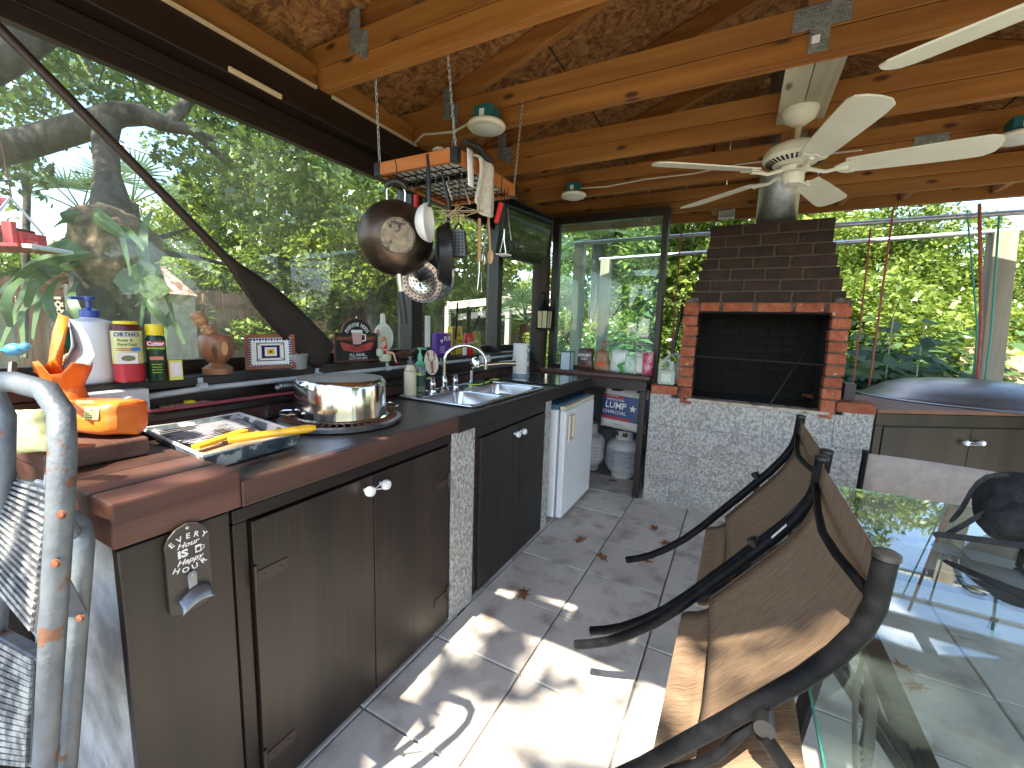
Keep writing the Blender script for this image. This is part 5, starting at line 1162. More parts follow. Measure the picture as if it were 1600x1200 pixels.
# ------------------------------------------------------------------ ceiling fans
def ceiling_fan(cx, cy, zb, ang0, ztop, label, R_=.655):
    t = thing('ceiling_fan', label, 'ceiling fan', (cx, cy, zb), 'cream ceiling fans')
    f = K['fan']
    MB().lathe([(.072, ztop-zb), (.072, ztop-zb-.012), (.060, ztop-zb-.040), (.030, ztop-zb-.062), (.016, ztop-zb-.066)], (cx, cy, zb), 32).build('canopy', f, t, smooth=True)
    MB().tube([(cx, cy, ztop-.05), (cx, cy, zb+.10)], .0125, 14).build('down_rod', P('tan_rod', (.5, .40, .25), .45), t, smooth=True)
    mo_ = MB().lathe([(.02, .125), (.075, .122), (.115, .105), (.128, .085), (.130, .062), (.122, .052), (.080, .036), (.055, .030)], (cx, cy, zb), 40).build('motor_housing', f, t, smooth=True)
    vb = MB()
    for k in range(36):
        a = 2*math.pi*k/36; c_, s_ = math.cos(a), math.sin(a)
        vb.bar((cx+.088*c_, cy+.088*s_, zb+.0375), (cx+.117*c_, cy+.117*s_, zb+.0485), .009, .002, (0, 0, 1))
    vb.build('vent_slot', K['fanshade'], mo_)
    MB().lathe([(.05, .030), (.062, .020), (.060, .006), (.045, .0)], (cx, cy, zb), 30).build('flywheel', f, t, smooth=True)
    MB().lathe([(.046, -.004), (.046, -.040), (.040, -.052), (.001, -.054)], (cx, cy, zb), 30, cap=False).build('switch_cap', f, t, smooth=True)
    MB().tube([(cx-.018, cy-.04, zb-.02), (cx-.02, cy-.045, zb-.14)], .001, 5).build('pull_chain', K['galv'], t)
    for k in range(5):
        a = R(ang0+72*k); d = Vector((math.cos(a), math.sin(a), 0)); s_ = Vector((-math.sin(a), math.cos(a), 0)); c_ = Vector((cx, cy, zb)); pitch = R(-13)
        wv = s_*math.cos(pitch)+Z3*math.sin(pitch)
        # iron
        MB().tube([c_+d*.045+Z3*.012, c_+d*.085+Z3*.0, c_+d*.12-Z3*.012, c_+d*.165-Z3*.006, c_+d*.20-Z3*.004], [.009, .009, .008, .009, .012], 10).build('blade_iron', f, t, smooth=True)
        im = MB()
        ir = [(.15, -.012), (.175, -.035), (.20, -.048), (.225, -.046), (.212, -.026), (.232, 0), (.212, .026), (.225, .046), (.20, .048), (.175, .035), (.15, .012)]
        o_ = c_-Z3*.006; im.prism(ir, o_, d, wv, .005); im.build('iron_plate', f, t, bev=.0015)
        bl = [(.185, -.052), (.30, -.060), (.50, -.068), (R_-.045, -.070), (R_-.015, -.058), (R_, -.03), (R_+.004, .01), (R_-.004, .045), (R_-.03, .066), (R_-.08, .070), (.50, .068), (.30, .060), (.185, .052)]
        MB().prism(bl, c_+Z3*.001, d, wv, .006).build('blade', f, t, bev=.0015)
    return t
ceiling_fan(.147, 2.395, 2.085, -4, 2.352, 'cream five blade ceiling fan in full view in front of the flue')
ceiling_fan(.84, 1.25, 2.085, -4+72*2+8, 2.40, 'second cream fan, only one blade showing in the top right corner')

# ------------------------------------------------------------------ disc lamps on teal boxes
def disc_lamp(p, label):
    t = thing('disc_lamp', label, 'ceiling lamp', p, 'round lamps on teal junction boxes'); x, y, z = p
    MB().box((x-.045, y-.045, z+.025), (x+.045, y+.045, z+.095)).build('junction_box', K['teal'], t, bev=.004)
    MB().box((x-.012, y-.0475, z+.045), (x+.014, y-.0455, z+.075)).build('box_tag', K['whiteplastic'], t)
    MB().lathe([(.088, .024), (.092, .014), (.084, .004), (.066, 0)], p, 36, cap=True).build('lamp_rim', K['fan'], t, smooth=True)
    MB().lathe([(.066, -.0005), (.05, -.010), (.001, -.014)], p, 32, cap=False).build('diffuser', K['ledshade'], t, smooth=True)
l1 = pt(760, 203, z=2.27); l2 = pt(896, 309, z=2.29); l3 = pt(1592, 219, z=2.29)
disc_lamp(tuple(l1), 'round cream lamp under a teal box above the pot rack'); disc_lamp(tuple(l2), 'round cream lamp under a teal box by the beam corner'); disc_lamp(tuple(l3), 'round cream lamp under a teal box, half cut by the right edge')
wire = P('white_cable', (.5, .45, .36), .5)
t = MB().tube([l1+Vector((-.05, 0, .06)), l1+Vector((-.20, .01, .03)), l1+Vector((-.38, -.0, .045)), Vector((-1.66, 1.90, 2.325))], .006, 8)
tag(t.build('ceiling_cable', wire, smooth=True), 'sagging pale cable from the beam to the lamp above the rack', 'cable', 'pale cables along the ceiling')
c0 = l2+Vector((.05, 0, .06))
t = MB().tube([c0, c0+Vector((.2, 0, -.012)), c0+Vector((.45, 0, .004)), c0+Vector((.75, 0, .0)), c0+Vector((1.0, .0, .02)), c0+Vector((1.6, .0, .01))], .005, 8)
tag(t.build('ceiling_cable', wire, smooth=True), 'thin pale cable running along the joist behind the fan', 'cable', 'pale cables along the ceiling')
tag(MB().box((-1.679, .45, 2.318), (-1.668, 1.30, 2.329)).build('edge_trim', P('pale_trim', (.55, .42, .25), .7)), 'pale wooden strip along the beam, nearer of the two', 'trim', 'pale strips along the beam')
tag(MB().box((-1.679, 1.38, 2.318), (-1.668, 1.93, 2.329)).build('edge_trim', P('pale_trim', (.55, .42, .25), .7)), 'pale wooden strip along the beam, farther of the two', 'trim', 'pale strips along the beam')
p_, q_ = pt(357, 107, x=-1.672), pt(440, 152, x=-1.672)
tag(MB().bar(p_, q_, .012, .018).build('white_strip', P('pale_trim', (.55, .42, .25), .7), bev=.003), 'short pale wooden strip fixed low on the dark beam', 'strip')
# floodlight under the far eave
fl = thing('flood_light', 'small clear flood light under the far beam left of the flue', 'flood light', (-.13, 4.0, 2.28))
p_ = pt(1135, 338, y=4.0)
MB().box((p_.x-.06, 3.96, p_.z-.02), (p_.x+.06, 4.05, p_.z+.04)).build('lens', P('clear_lens', (.6, .62, .6), .2, trans=.5), fl, bev=.01)
MB().box((p_.x+.04, 3.98, p_.z+.041), (p_.x+.055, 4.03, 2.40)).build('bracket', K['galv'], fl)

# ------------------------------------------------------------------ hanging pot rack
rx0, rx1, ry0, ry1, rz_ = -1.44, -1.013, 1.395, 1.905, 1.975
rk = thing('pot_rack', 'orange wooden pot rack with black wire grid hanging on chains', 'pot rack', (-1.22, 1.65, rz_))
H0, H1 = rz_-.005, rz_+.045
for (a, b) in (((rx0+.03, ry0), (rx1-.03, ry0+.02)), ((rx0+.03, ry1-.02), (rx1-.03, ry1))): MB().box((a[0], a[1], H0), (b[0], b[1], H1)).build('rail', K['orangewood'], rk, bev=.002)
for (a, b) in (((rx0, ry0+.03), (rx0+.02, ry1-.03)), ((rx1-.02, ry0+.03), (rx1, ry1-.03))): MB().box((a[0], a[1], H0), (b[0], b[1], H1)).build('rail', K['orangewood'], rk, bev=.002)
for (x, y) in ((rx0, ry0), (rx1, ry0), (rx0, ry1), (rx1, ry1)):
    sx_, sy_ = (1 if x == rx0 else -1), (1 if y == ry0 else -1)
    MB().box((x-.002*sx_, y-.002*sy_, H0-.002), (x+.030*sx_, y+.030*sy_, H1+.002)).build('corner_cap', K['black'], rk, bev=.002)
gm = MB()
for k in range(11): xx = rx0+.03+(rx1-rx0-.06)*k/10; gm.tube([(xx, ry0+.02, H0+.008), (xx, ry1-.02, H0+.008)], .0022, 6)
for k in range(9): yy = ry0+.04+(ry1-ry0-.08)*k/8; gm.tube([(rx0+.02, yy, H0+.012), (rx1-.02, yy, H0+.012)], .0026, 6)
gm.build('wire_grid', K['blackmetal'], rk)
MB().box((rx0+.02, 1.58, H0+.0155), (rx1-.02, 1.60, H0+.022)).build('cross_bar', K['blackmetal'], rk)
for (x, y, xt, yt) in ((rx0+.015, ry0+.015, -1.40, 1.362), (rx1-.015, ry0+.015, -1.045, 1.362), (rx1-.015, ry1-.015, -1.02, 1.935), (rx0+.015, ry1-.015, -1.42, 1.935)):
    ch = MB(); a = Vector((x, y, H1)); b = Vector((xt, yt, 2.42)); d = b-a; n_ = int(d.length/.020)
    for k in range(n_):
        c_ = a+d*((k+.5)/n_); u = d.normalized(); s_ = Vector((1, 0, 0)) if k % 2 else Vector((0, 1, 0)); s_ = (s_-u*s_.dot(u)).normalized()
        ch.tube([c_+u*.014*math.cos(t)+s_*.005*math.sin(t) for t in [i*math.pi/4 for i in range(8)]], .0014, 4, closed=True)
    ch.build('chain', K['galv'], rk)
# sheets of paper / foil lying on the grid
mb = MB(); g_ = [[(rx0+.03+.037*i, ry0+.03+.064*j, H0+.026+.005*random.random()) for i in range(11)] for j in range(8)]
tag(mb.sheet(g_).build('foil_sheet', P('pale_foil', (.78, .78, .76), .6), smooth=True), 'pale crinkled sheet lying on the wire grid of the rack', 'sheet')
mb = MB()
for k in range(9): mb.sphere((rx1-.11+.02*random.uniform(-1, 1)+.004*k, ry0+.04+.012*k, H1+.014+.008*random.random()), .022, 10, (1.3, 1, .6))
tag(mb.build('crumpled_cloth', P('grey_rag', (.28, .23, .19), .95, col2=(.45, .40, .35), sc=30, bump=.8), smooth=True), 'crumpled grey rag on top of the rack at the near chain', 'rag')
mb = MB().tube([(rx1+.01, ry0+.04, H1+.03), (rx1+.015, ry0+.12, H1+.038), (rx1+.012, ry0+.23, H1+.02)], [.012, .015, .012], 8)
tag(mb.build('tool_handle', K['black'], smooth=True), 'black tool handle lying along the right rail of the rack', 'tool')
# towel draped over the right rail
tw = []
for i in range(22):
    row = []; v = i/21
    for j in range(17):
        u = j/16; yy = 1.50+.155*u+.010*math.sin(v*5+u*3); fold = .012*math.sin(u*11+.8*v)*(min(1, v*3)) 
        if v < .18: xx = rx1-.045+.06*v/.18; zz = H1+.014-.003*v
        else: xx = rx1+.016+fold+.008*(v-.18); zz = H1+.01-(v-.18)*(.235+.03*math.sin(u*3.1)+.02*u)
        row.append((xx, yy+.015*math.sin(v*4), zz))
    tw.append(row)
tag(MB().sheet(tw).build('hand_towel', K['cloth'], smooth=True, solid=.007, sub=1), 'cream terry towel draped over the right rail of the rack', 'towel')
mb = MB(); mb.sheet([[(rx1+.014+.002*i, 1.445+.014*j, H1+.012-.035*i-.01*j*(i % 2)) for j in range(4)] for i in range(5)])
tag(mb.build('paper_scrap', K['paper'], smooth=True, solid=.002), 'small torn white scrap hanging over the right rail', 'scrap')
# hooks
def hook(x, y, top=H0, ln=.05, m_=None, parent=rk):
    MB().tube([(x, y-.008, top+.006), (x, y, top+.016), (x, y+.008, top+.004), (x, y+.006, top-ln*.5), (x, y-.004, top-ln), (x, y-.016, top-ln-.006), (x, y-.024, top-ln+.006)], .0022, 7).build('hook', m_ or K['steel'], parent, smooth=True)
for (x, y) in ((-1.28, 1.47), (-1.20, 1.50), (-1.17, 1.55), (-1.08, 1.52), (-1.13, 1.60)): hook(x, y)
# wok: faces the camera, underside towards us
def facing_disc(c): 
    n_ = (CAM-c); n_.z *= .35; n_.normalize(); return n_
wc = atd(620, 370, 1.66); wn = facing_disc(wc)
wn = (wn*.97+Vector((.06, 0, .0))).normalized()
wk = thing('wok', 'large dark wok hanging by its loop handle, worn base towards the room', 'wok', wc)
MB().lathe([(.148, -.055), (.146, -.045), (.130, -.015), (.108, .010), (.085, .026), (.070, .031), (.066, .0325), (.001, .0325)], wc, 56, wn, cap=False).build('pan', K['wok'], wk, smooth=True, solid=.0015)
MB().lathe([(.064, .0338), (.062, .036), (.001, .036)], wc, 40, wn, cap=False).build('worn_base', K['wokbase'], wk, smooth=True)
side = Z3.cross(wn).normalized(); upw = wn.cross(side).normalized()
hp = wc-wn*.05+upw*.146; 
MB().tube([hp-side*.034-upw*.003, hp-side*.036+upw*.03, hp-side*.026+upw*.055], .0035, 8).tube([hp+side*.034-upw*.003, hp+side*.036+upw*.03, hp+side*.026+upw*.055], .0035, 8).build('handle_bracket', K['steel'], wk, smooth=True)
MB().tube([hp+side*.040*math.cos(a)+upw*(.036+.034*math.sin(a)) for a in [R(10+20*k) for k in range(9)]], [.008]+[.013]*7+[.008], 10).build('loop_handle', K['black'], wk, smooth=True)
e0 = wc-wn*.045-upw*.145+side*.01; dd = (-upw+side*.12).normalized()
MB().tube([e0+upw*.01, e0+dd*.07], [.013, .012], 12).build('handle_ferrule', K['steel'], wk, smooth=True)
MB().tube([e0+dd*.065, e0+dd*.10, e0+dd*.20], [.013, .0155, .0135], 12).build('stick_handle', K['black'], wk, smooth=True)
hook_top = hp+upw*.07
MB().tube([hook_top-Z3*.006, hook_top+Vector((.008, 0, .004)), Vector((hook_top.x, hook_top.y, H0)), Vector((hook_top.x-.008, hook_top.y, H0+.014))], .002, 7).build('hook', K['blackmetal'], wk)
MB().tube([wc+wn*.033+side*.067*math.cos(a)+upw*.067*math.sin(a) for a in [i*2*math.pi/40 for i in range(40)]], .0022, 6, closed=True).build('base_ring', P('burnt_ring', (.28, .24, .18), .5, .5, col2=(.04, .03, .02), sc=30), wk)
# colander and pan hanging behind the wok
CK = 1.17; cc = atd(657, 440, 1.84); cn = (facing_disc(cc)*.86+Vector((-.30, -.1, -.30))).normalized()
co = thing('steel_colander', 'perforated steel colander hanging behind the wok', 'colander', cc)
MB().lathe([(r_*CK, h_*CK) for r_, h_ in ((.105, -.095), (.103, -.088), (.100, -.085), (.090, -.03), (.082, .0), (.001, .004))], cc, 48, cn, cap=False).build('bowl', K['steel'], co, smooth=True, solid=.001)
side2 = Z3.cross(cn).normalized(); up2 = cn.cross(side2).normalized(); mb = MB()
for rr_, n_ in ((.012, 5), (.024, 10), (.037, 15), (.05, 20), (.063, 25), (.075, 28)):
    for k in range(n_):
        a = 2*math.pi*(k+.3*rr_*100)/n_; mb.lathe([(.003, .0056), (.003, .0064)], cc+side2*rr_*CK*math.cos(a)+up2*rr_*CK*math.sin(a), 6, cn)
for h_ in (-.075, -.060, -.045, -.03, -.015):
    r_ = .0825+(.1-.0825)*(-h_/.085)
    for k in range(34):
        a = 2*math.pi*(k+(h_*33))/34; dv = side2*math.cos(a)+up2*math.sin(a); mb.lathe([(.003, 0), (.003, .0008)], cc+cn*h_*CK+dv*(r_*CK+.0006), 6, dv)
mb.build('holes', K['soot'], co, kind='stuff')
MB().tube([cc-cn*.09+up2*.104, cc-cn*.085+up2*.16, Vector((cc.x, cc.y+.05, H0))], .003, 7).build('hanger', K['blackmetal'], co)
pc = atd(688, 398, 1.75); pn = (facing_disc(pc)*.55+Vector((-.8, .0, .0))).normalized()
fp = thing('frying_pan', 'black frying pan hanging edge on behind the colander', 'frying pan', pc)
MB().lathe([(.130, -.035), (.128, -.03), (.105, .008), (.10, .012), (.001, .012)], pc, 44, pn, cap=False).build('pan', P('pan_black', (.02, .02, .02), .4, .4), fp, smooth=True, solid=.002)
MB().tube([pc-pn*.03+Z3*.12, pc-pn*.035+Z3*.2, Vector((pc.x, pc.y, H0))], [.008, .009, .004], 8).build('handle', K['black'], fp, smooth=True)
# white skimmer ladle
sc0 = atd(671, 348, 1.60)
sk2 = thing('white_strainer', 'white half round plastic strainer with black handle hanging right of the wok', 'strainer', sc0)
sn = (facing_disc(sc0)*.25+Vector((-1, -.15, 0))).normalized()
side3 = Z3.cross(sn).normalized(); up3 = sn.cross(side3).normalized()
prof = [(.070*math.cos(R(a)), .052*math.sin(R(a))) for a in range(0, 91, 9)]
MB().lathe(prof, sc0, 36, sn, cap=False).build('bowl', P('white_plastic2', (.68, .68, .66), .35), sk2, smooth=True, solid=.002)
hm = MB()
for k in range(6):
    a = k; p_ = sc0+sn*.0445+side3*.02*math.cos(a)+up3*.02*math.sin(a); hm.sphere(p_, .0018, 6)
hm.build('holes', K['soot'], sk2)
hb0 = sc0+up3*.068; MB().tube([hb0-up3*.01, hb0+Z3*.02, hb0+Z3*.08, Vector((hb0.x-.01, hb0.y, H0+.005))], [.006, .009, .0075, .006], 10).build('handle', K['black'], sk2, smooth=True)
# box grater
gp0 = atd(716, 378, 1.75)
gg_ = thing('box_grater', 'dark four sided box grater hanging below the rack', 'grater', gp0); rot = Matrix.Rotation(R(25), 3, 'Z')
vs_ = []
for z, s in ((-.06, .036), (.045, .026)):
    for (u, v) in ((-1, -.8), (1, -.8), (1, .8), (-1, .8)): vs_.append(gp0+rot @ Vector((u*s, v*s, z)))
MB()._add(vs_, [(0,1,5,4),(1,2,6,5),(2,3,7,6),(3,0,4,7)]).build('sides', P('dark_grater_steel', (.10, .10, .10), .4, .6), gg_, solid=.001)
mb = MB()
for i in range(7):
    for j in range(4):
        z = -.045+.013*i; s = .036-.010*(z+.06)/.105; u = (j-1.5)/2.0
        p_ = gp0+rot @ Vector((u*s*.95, -.8*s-.0008, z)); mb.sphere(p_, .0042, 6, (1, .3, 1)); p_ = gp0+rot @ Vector((s+.0008, u*s*.8, z)); mb.sphere(p_, .0042, 6, (.3, 1, 1))
mb.build('grating_holes', K['soot'], gg_, kind='stuff')
MB().tube([gp0+rot @ Vector((-.022, 0, .045)), gp0+Vector((0, 0, .075)), gp0+rot @ Vector((.022, 0, .045))], .005, 8).build('handle', K['black'], gg_, smooth=True)
MB().tube([gp0+Vector((0, 0, .078)), Vector((gp0.x, gp0.y, H0))], .002, 6).build('hook', K['blackmetal'], gg_)
vine = MB()
for k in range(9):
    a = random.uniform(-1, 1); q = [gp0+Vector((0, 0, .09))+Vector((random.uniform(-.09, .09), random.uniform(-.09, .09), random.uniform(-.02, .05))) for _ in range(4)]; vine.tube(q, .0018, 5)
tag(vine.build('dry_twigs', P('dry_twig', (.45, .35, .2), .9)), 'tangle of dry twigs hung under the rack above the grater', 'twigs')
# red handled knives, spoons, fork, masher, tongs, scissors
def dangle(name, label, cat, px, py0, py1, d, r0, r1, m_, endfn=None, tilt=0):
    a = atd(px, py0, d); b = atd(px+tilt, py1, d); t = thing(name, label, cat, b)
    MB().tube([a, a.lerp(b, .5), b], [r0, (r0+r1)/2, r1], 10).build('handle', m_, t, smooth=True); top = Vector((a.x, a.y, H0+.01))
    if top.z > a.z+.01: MB().tube([a, a.lerp(top, .5), top], .0018, 6).build('hook', K['blackmetal'], t)
    return t, a, b
dangle('red_peeler', 'red handled peeler hanging behind the wok handle', 'peeler', 650, 305, 330, 1.75, .010, .009, K['red'])
t, a, b = dangle('red_spatula', 'red handled tongs hanging below the towel', 'tongs', 783, 318, 348, 1.82, .012, .010, K['red'], tilt=-8)
t, a, b = dangle('wooden_spoon', 'wooden spoon hanging below the towel', 'spoon', 763, 333, 392, 1.85, .0055, .0045, K['lightwood'], tilt=3)
MB().sphere(b-Z3*.025, .017, 12, (1, .35, 1.9)).build('bowl', K['lightwood'], t, smooth=True)
t, a, b = dangle('metal_spoon', 'long metal spoon hanging beside the wooden spoon', 'spoon', 762, 345, 395, 1.92, .003, .003, K['steel'], tilt=-6)
MB().sphere(b-Z3*.025, .017, 12, (.6, .35, 1.8)).build('bowl', K['steel'], t, smooth=True)
t, a, b = dangle('carving_fork', 'wooden handled long fork hanging left of the spoons', 'fork', 749, 342, 408, 1.80, .007, .010, K['lightwood'])
MB().tube([b, b-Z3*.05, b-Z3*.12-CR*.006], .002, 6).tube([b, b-Z3*.05+CR*.008, b-Z3*.13+CR*.012], .002, 6).build('tines', K['steel'], t)
t, a, b = dangle('potato_masher', 'potato masher with black grip hanging right of the spoons', 'masher', 788, 322, 358, 1.95, .010, .008, K['black'])
MB().tube([b, b-Z3*.05-CR*.006, b-Z3*.105-CR*.018], .0025, 6).tube([b, b-Z3*.05+CR*.0, b-Z3*.105+CR*.010], .0025, 6).build('shaft', K['steel'], t)
MB().box(b-Z3*.115-Vector((.028, .028, .003)), b-Z3*.115+Vector((.028, .028, .003))).build('plate', K['whiteplastic'], t, bev=.002)
t, a, b = dangle('kitchen_scissors', 'scissors hanging loops down at the right end of the rack', 'scissors', 793, 325, 375, 1.95, .003, .003, K['steel'], tilt=6)
for s in (-1, 1): MB().tube([b-Z3*.03+CR*(s*.013+.010*math.cos(q))+Z3*.026*math.sin(q) for q in [i*.628 for i in range(10)]], .003, 6, closed=True).build('finger_loop', K['black'], t)
for (px, py, dd_) in ((692, 268, 1.6), (722, 285, 1.62), (705, 275, 1.66)):
    pass
t, a, b = dangle('paring_knife', 'black handled knife hanging in the middle of the rack', 'knife', 668, 262, 300, 1.62, .006, .006, K['black'])
for k, (x, y) in enumerate(((-1.16, 1.66), (-1.10, 1.70), (-1.20, 1.58))):
    tag(MB().bar((x, y, H0-.004), (x+.02, y+.02, H0-.075), .012, .004).build('can_opener', K['steel'], bev=.001), ['steel opener hanging from the middle of the grid', 'steel opener nearest the towel under the grid', 'steel opener nearest the wok under the grid'][k], 'opener', 'small steel tools under the rack')

# ------------------------------------------------------------------ TV, lantern
tl, tr_, br, bl_ = Vector((-1.512, 2.707, 2.245)), Vector((-1.476, 3.472, 2.265)), Vector((-1.56, 3.42, 1.865)), Vector((-1.59, 2.62, 1.868))
u_ = (tr_-tl).normalized(); v_ = (tl-bl_); v_ = (v_-u_*v_.dot(u_)).normalized(); tn = u_.cross(v_); tn = tn if tn.x > 0 else -tn
tv = thing('wall_tv', 'flat black television tilted down from the beam near the corner', 'television', (-1.55, 3.05, 2.05))
c_ = (tl+tr_+br+bl_)/4; hw_, hh_ = .385, .205
def tvbox(u0, u1, v0, v1, d0, d1, m_, name, bev=0):
    vs_ = [c_+u_*u+v_*v+tn*d_ for d_ in (d0, d1) for (u, v) in ((u0, v0), (u1, v0), (u1, v1), (u0, v1))]
    return MB()._add(vs_, [(0,3,2,1),(4,5,6,7),(0,1,5,4),(1,2,6,5),(2,3,7,6),(3,0,4,7)]).build(name, m_, tv, bev=bev)
tvbox(-hw_, hw_, -hh_, hh_, -.045, 0, K['black'], 'case', .005)
tvbox(-hw_+.012, hw_-.012, -hh_+.016, hh_-.012, .0005, .002, K['screen'], 'screen')
MB().bar(c_-tn*.045, c_-tn*.13+Vector((0, 0, .10)), .05, .05).build('mount_arm', K['blackmetal'], tv)
ln = thing('wall_lantern', 'black lantern with cream glass panels hung on the log corner post', 'lantern', (-1.57, 3.52, 1.30))
lx, ly = -1.56, 3.515; lz = 1.33
MB().box((lx-.055, ly-.055, lz), (lx+.055, ly+.055, lz+.015)).build('base', K['blackmetal'], ln, bev=.003)
for sx_ in (-1, 1):
    for sy_ in (-1, 1): MB().bar((lx+sx_*.046, ly+sy_*.046, lz+.015), (lx+sx_*.052, ly+sy_*.052, lz+.165), .008, .008).build('corner_bar', K['blackmetal'], ln)
for k in range(4):
    a = k*math.pi/2; d = Vector((math.cos(a), math.sin(a), 0)); s_ = Vector((-math.sin(a), math.cos(a), 0)); o_ = Vector((lx, ly, lz))
    MB().quad(o_+d*.046-s_*.042+Z3*.016, o_+d*.046+s_*.042+Z3*.016, o_+d*.051+s_*.047+Z3*.164, o_+d*.051-s_*.047+Z3*.164).build('glass_panel', P('amber_glass', (.50, .44, .26), .35, col2=(.60, .54, .36), sc=14), ln)
    MB().bar(o_+d*.048+Z3*.016, o_+d*.053+Z3*.164, .005, .004).build('mullion', K['blackmetal'], ln)
MB().lathe([(.075, .165), (.070, .175), (.052, .205), (.022, .225), (.016, .245), (.022, .25), (.010, .27), (.001, .272)], (lx, ly, lz), 24).build('roof', K['blackmetal'], ln, smooth=True)
MB().tube([(lx, ly, lz+.27), (lx, ly, lz+.31), (lx-.03, ly+.03, lz+.33), (lx-.06, ly+.05, lz+.32)], .008, 8).build('arm', K['blackmetal'], ln, smooth=True)

# ------------------------------------------------------------------ bottle opener sign on the pier board
on = thing('opener_plaque', 'dark arched happy hour plaque with a cast bottle opener on the pier board', 'bottle opener', (-1.028, .436, .72))
oo = Vector((-1.0315, .436, .700)); rt, up = Y3, Z3; hw_ = .0425
ol = [(-hw_, .012), (-.028, .003), (0, .0), (.028, .003), (hw_, .012), (hw_, .165), (.036, .182), (.022, .196), (0, .203), (-.022, .196), (-.036, .182), (-hw_, .165)]
MB().prism([(u, v) for u, v in ol], oo, rt, up, .011).build('plaque', P('plaque_dark', (.045, .035, .03), .4, col2=(.065, .05, .042), sc=8, stretch=(1, 1, .1)), on, bev=.0015)
o2_ = oo+X3*.0112
kw = dict(bold=.025)
text('EVERY', .0170, white_ink, on, o2_+up*.174, rt, up, arc=(.060, R(62)), **kw)
text('Hour', .0165, white_ink, on, o2_+up*.1565-rt*.002, rt, up+rt*.10, shear=.35, sx=1.15, **kw)
text('IS', .0225, white_ink, on, o2_+up*.1375-rt*.012, rt, up, sx=1.25, bold=.05)
text('Happy', .0165, white_ink, on, o2_+up*.1185, rt, up+rt*.10, shear=.35, sx=1.15, **kw)
text('HOUR', .0165, white_ink, on, o2_+up*.0985, rt, up, arc=(-.060, R(52)), sx=1.1, **kw)
MB().prism([(.012, .129), (.024, .129), (.024, .146), (.012, .146)], o2_, rt, up, .0006).build('mug_print', white_ink, on)
MB().prism([(.0142, .132), (.0218, .132), (.0218, .141), (.0142, .141)], o2_+X3*.0007, rt, up, .0004).build('mug_beer', P('plaque_dark', (.045, .035, .03)), on)
MB().tube([o2_+X3*.0008+rt*.024+up*.143, o2_+X3*.0008+rt*.029+up*.141, o2_+X3*.0008+rt*.029+up*.134, o2_+X3*.0008+rt*.024+up*.132], .0009, 5).build('mug_handle', white_ink, on)
mb = MB(); cst = P('cast_zinc', (.22, .24, .27), .35, .8, col2=(.32, .34, .37), sc=30)
mb.prism([(-.007, .052), (.007, .052), (.008, .085), (.004, .092), (-.004, .092), (-.008, .085)], o2_, rt, up, .006)
g_ = []
for i in range(9):
    u = -.031+.062*i/8; c_z = .043+.0*u-.010*(u/.031)**2+.006*(u/.031)
    g_.append([o2_+rt*u+up*(c_z+.013-.028*j/5)+X3*(.006+.020*math.sin(j/5*1.6)) for j in range(6)])
mb.sheet(g_); mb.build('opener', cst, on, smooth=True, solid=.003)
for v in (.012, .193): MB().lathe([(.0035, 0), (.0035, .0012), (.001, .0018)], o2_+up*v, 12, X3).build('screw', K['galv'], on)
MB().lathe([(.003, 0), (.003, .002)], o2_+up*.085+X3*.006, 12, X3).build('screw', K['galv'], on)

# ------------------------------------------------------------------ feed bag on the block, bird
fbg = thing('orange_feed_bag', 'open orange and yellow printed bag slumped on the timber block', 'bag', (-1.47, .42, 1.035))
orm = P('orange_bag', (.68, .13, .015), .35, col2=(.75, .18, .02), sc=6); ybm = P('pale_yellow_bag', (.58, .60, .26), .45, col2=(.66, .68, .38), sc=14)
a_ = pt(145, 690, z=1.04); b_ = pt(250, 655, z=1.04)
pillow(Vector((-1.455, .445, 1.085)), (.62, .30, .0), (-.1, .1, 1), .22, .10, .12, orm, 'orange_side', fbg, 12, 10, .004, 11, bulge=.5)
pillow(Vector((-1.38, .285, 1.085)), (.62, .45, .06), (-.2, -.1, 1), .19, .105, .07, ybm, 'yellow_side', fbg, 12, 10, .004, 12, taper=.3, bulge=.5)
# collar of the bag rising
cup_ = []
for i in range(8):
    v = i/7; row = []
    for j in range(17):
        a = 2*math.pi*j/16; r_ = .045*(1-.55*v)+.035*max(0, v-.45)*2; row.append(Vector((-1.50-.01*v, .405+.0*v, 1.115+.10*v))+Vector((math.cos(a)*r_*1.0, math.sin(a)*r_*.9, .012*math.sin(3*a)*v+.012*math.cos(5*a)*v)))
    cup_.append(row)
MB().sheet(cup_).build('bag_neck', orm, fbg, smooth=True, solid=.001)
fl_ = [Vector((-1.50, .37, 1.19)), Vector((-1.52, .33, 1.24)), Vector((-1.54, .345, 1.31)), Vector((-1.56, .37, 1.325)), Vector((-1.55, .41, 1.27)), Vector((-1.52, .42, 1.20))]
def flap(pts, m_, name, cen_): 
    mb = MB(); mb._add([cen_]+pts, [(0, i+1, (i+1) % len(pts)+1) for i in range(len(pts))]); return mb.build(name, m_, fbg, solid=.0012, smooth=True)
q = lambda px, py, d_=1.08: atd(px, py, d_)
flap([q(52, 580), q(75, 570), q(82, 520), q(92, 490), q(108, 496), q(100, 540), q(96, 575), q(105, 590), q(85, 600)], orm, 'orange_flap', q(86, 560, 1.06))
flap([q(82, 520, 1.10), q(90, 505, 1.10), q(112, 512, 1.10), q(110, 550, 1.10), q(92, 556, 1.10), q(80, 545, 1.10)], P('flap_green', (.01, .12, .06), .4), 'green_flap', q(98, 530, 1.075))
flap([q(78, 552, 1.09), q(80, 540, 1.09), q(98, 541, 1.09), q(100, 552, 1.09), q(90, 558, 1.09)], P('flap_yellow', (.75, .55, .02), .4), 'yellow_flap', q(88, 548, 1.06))
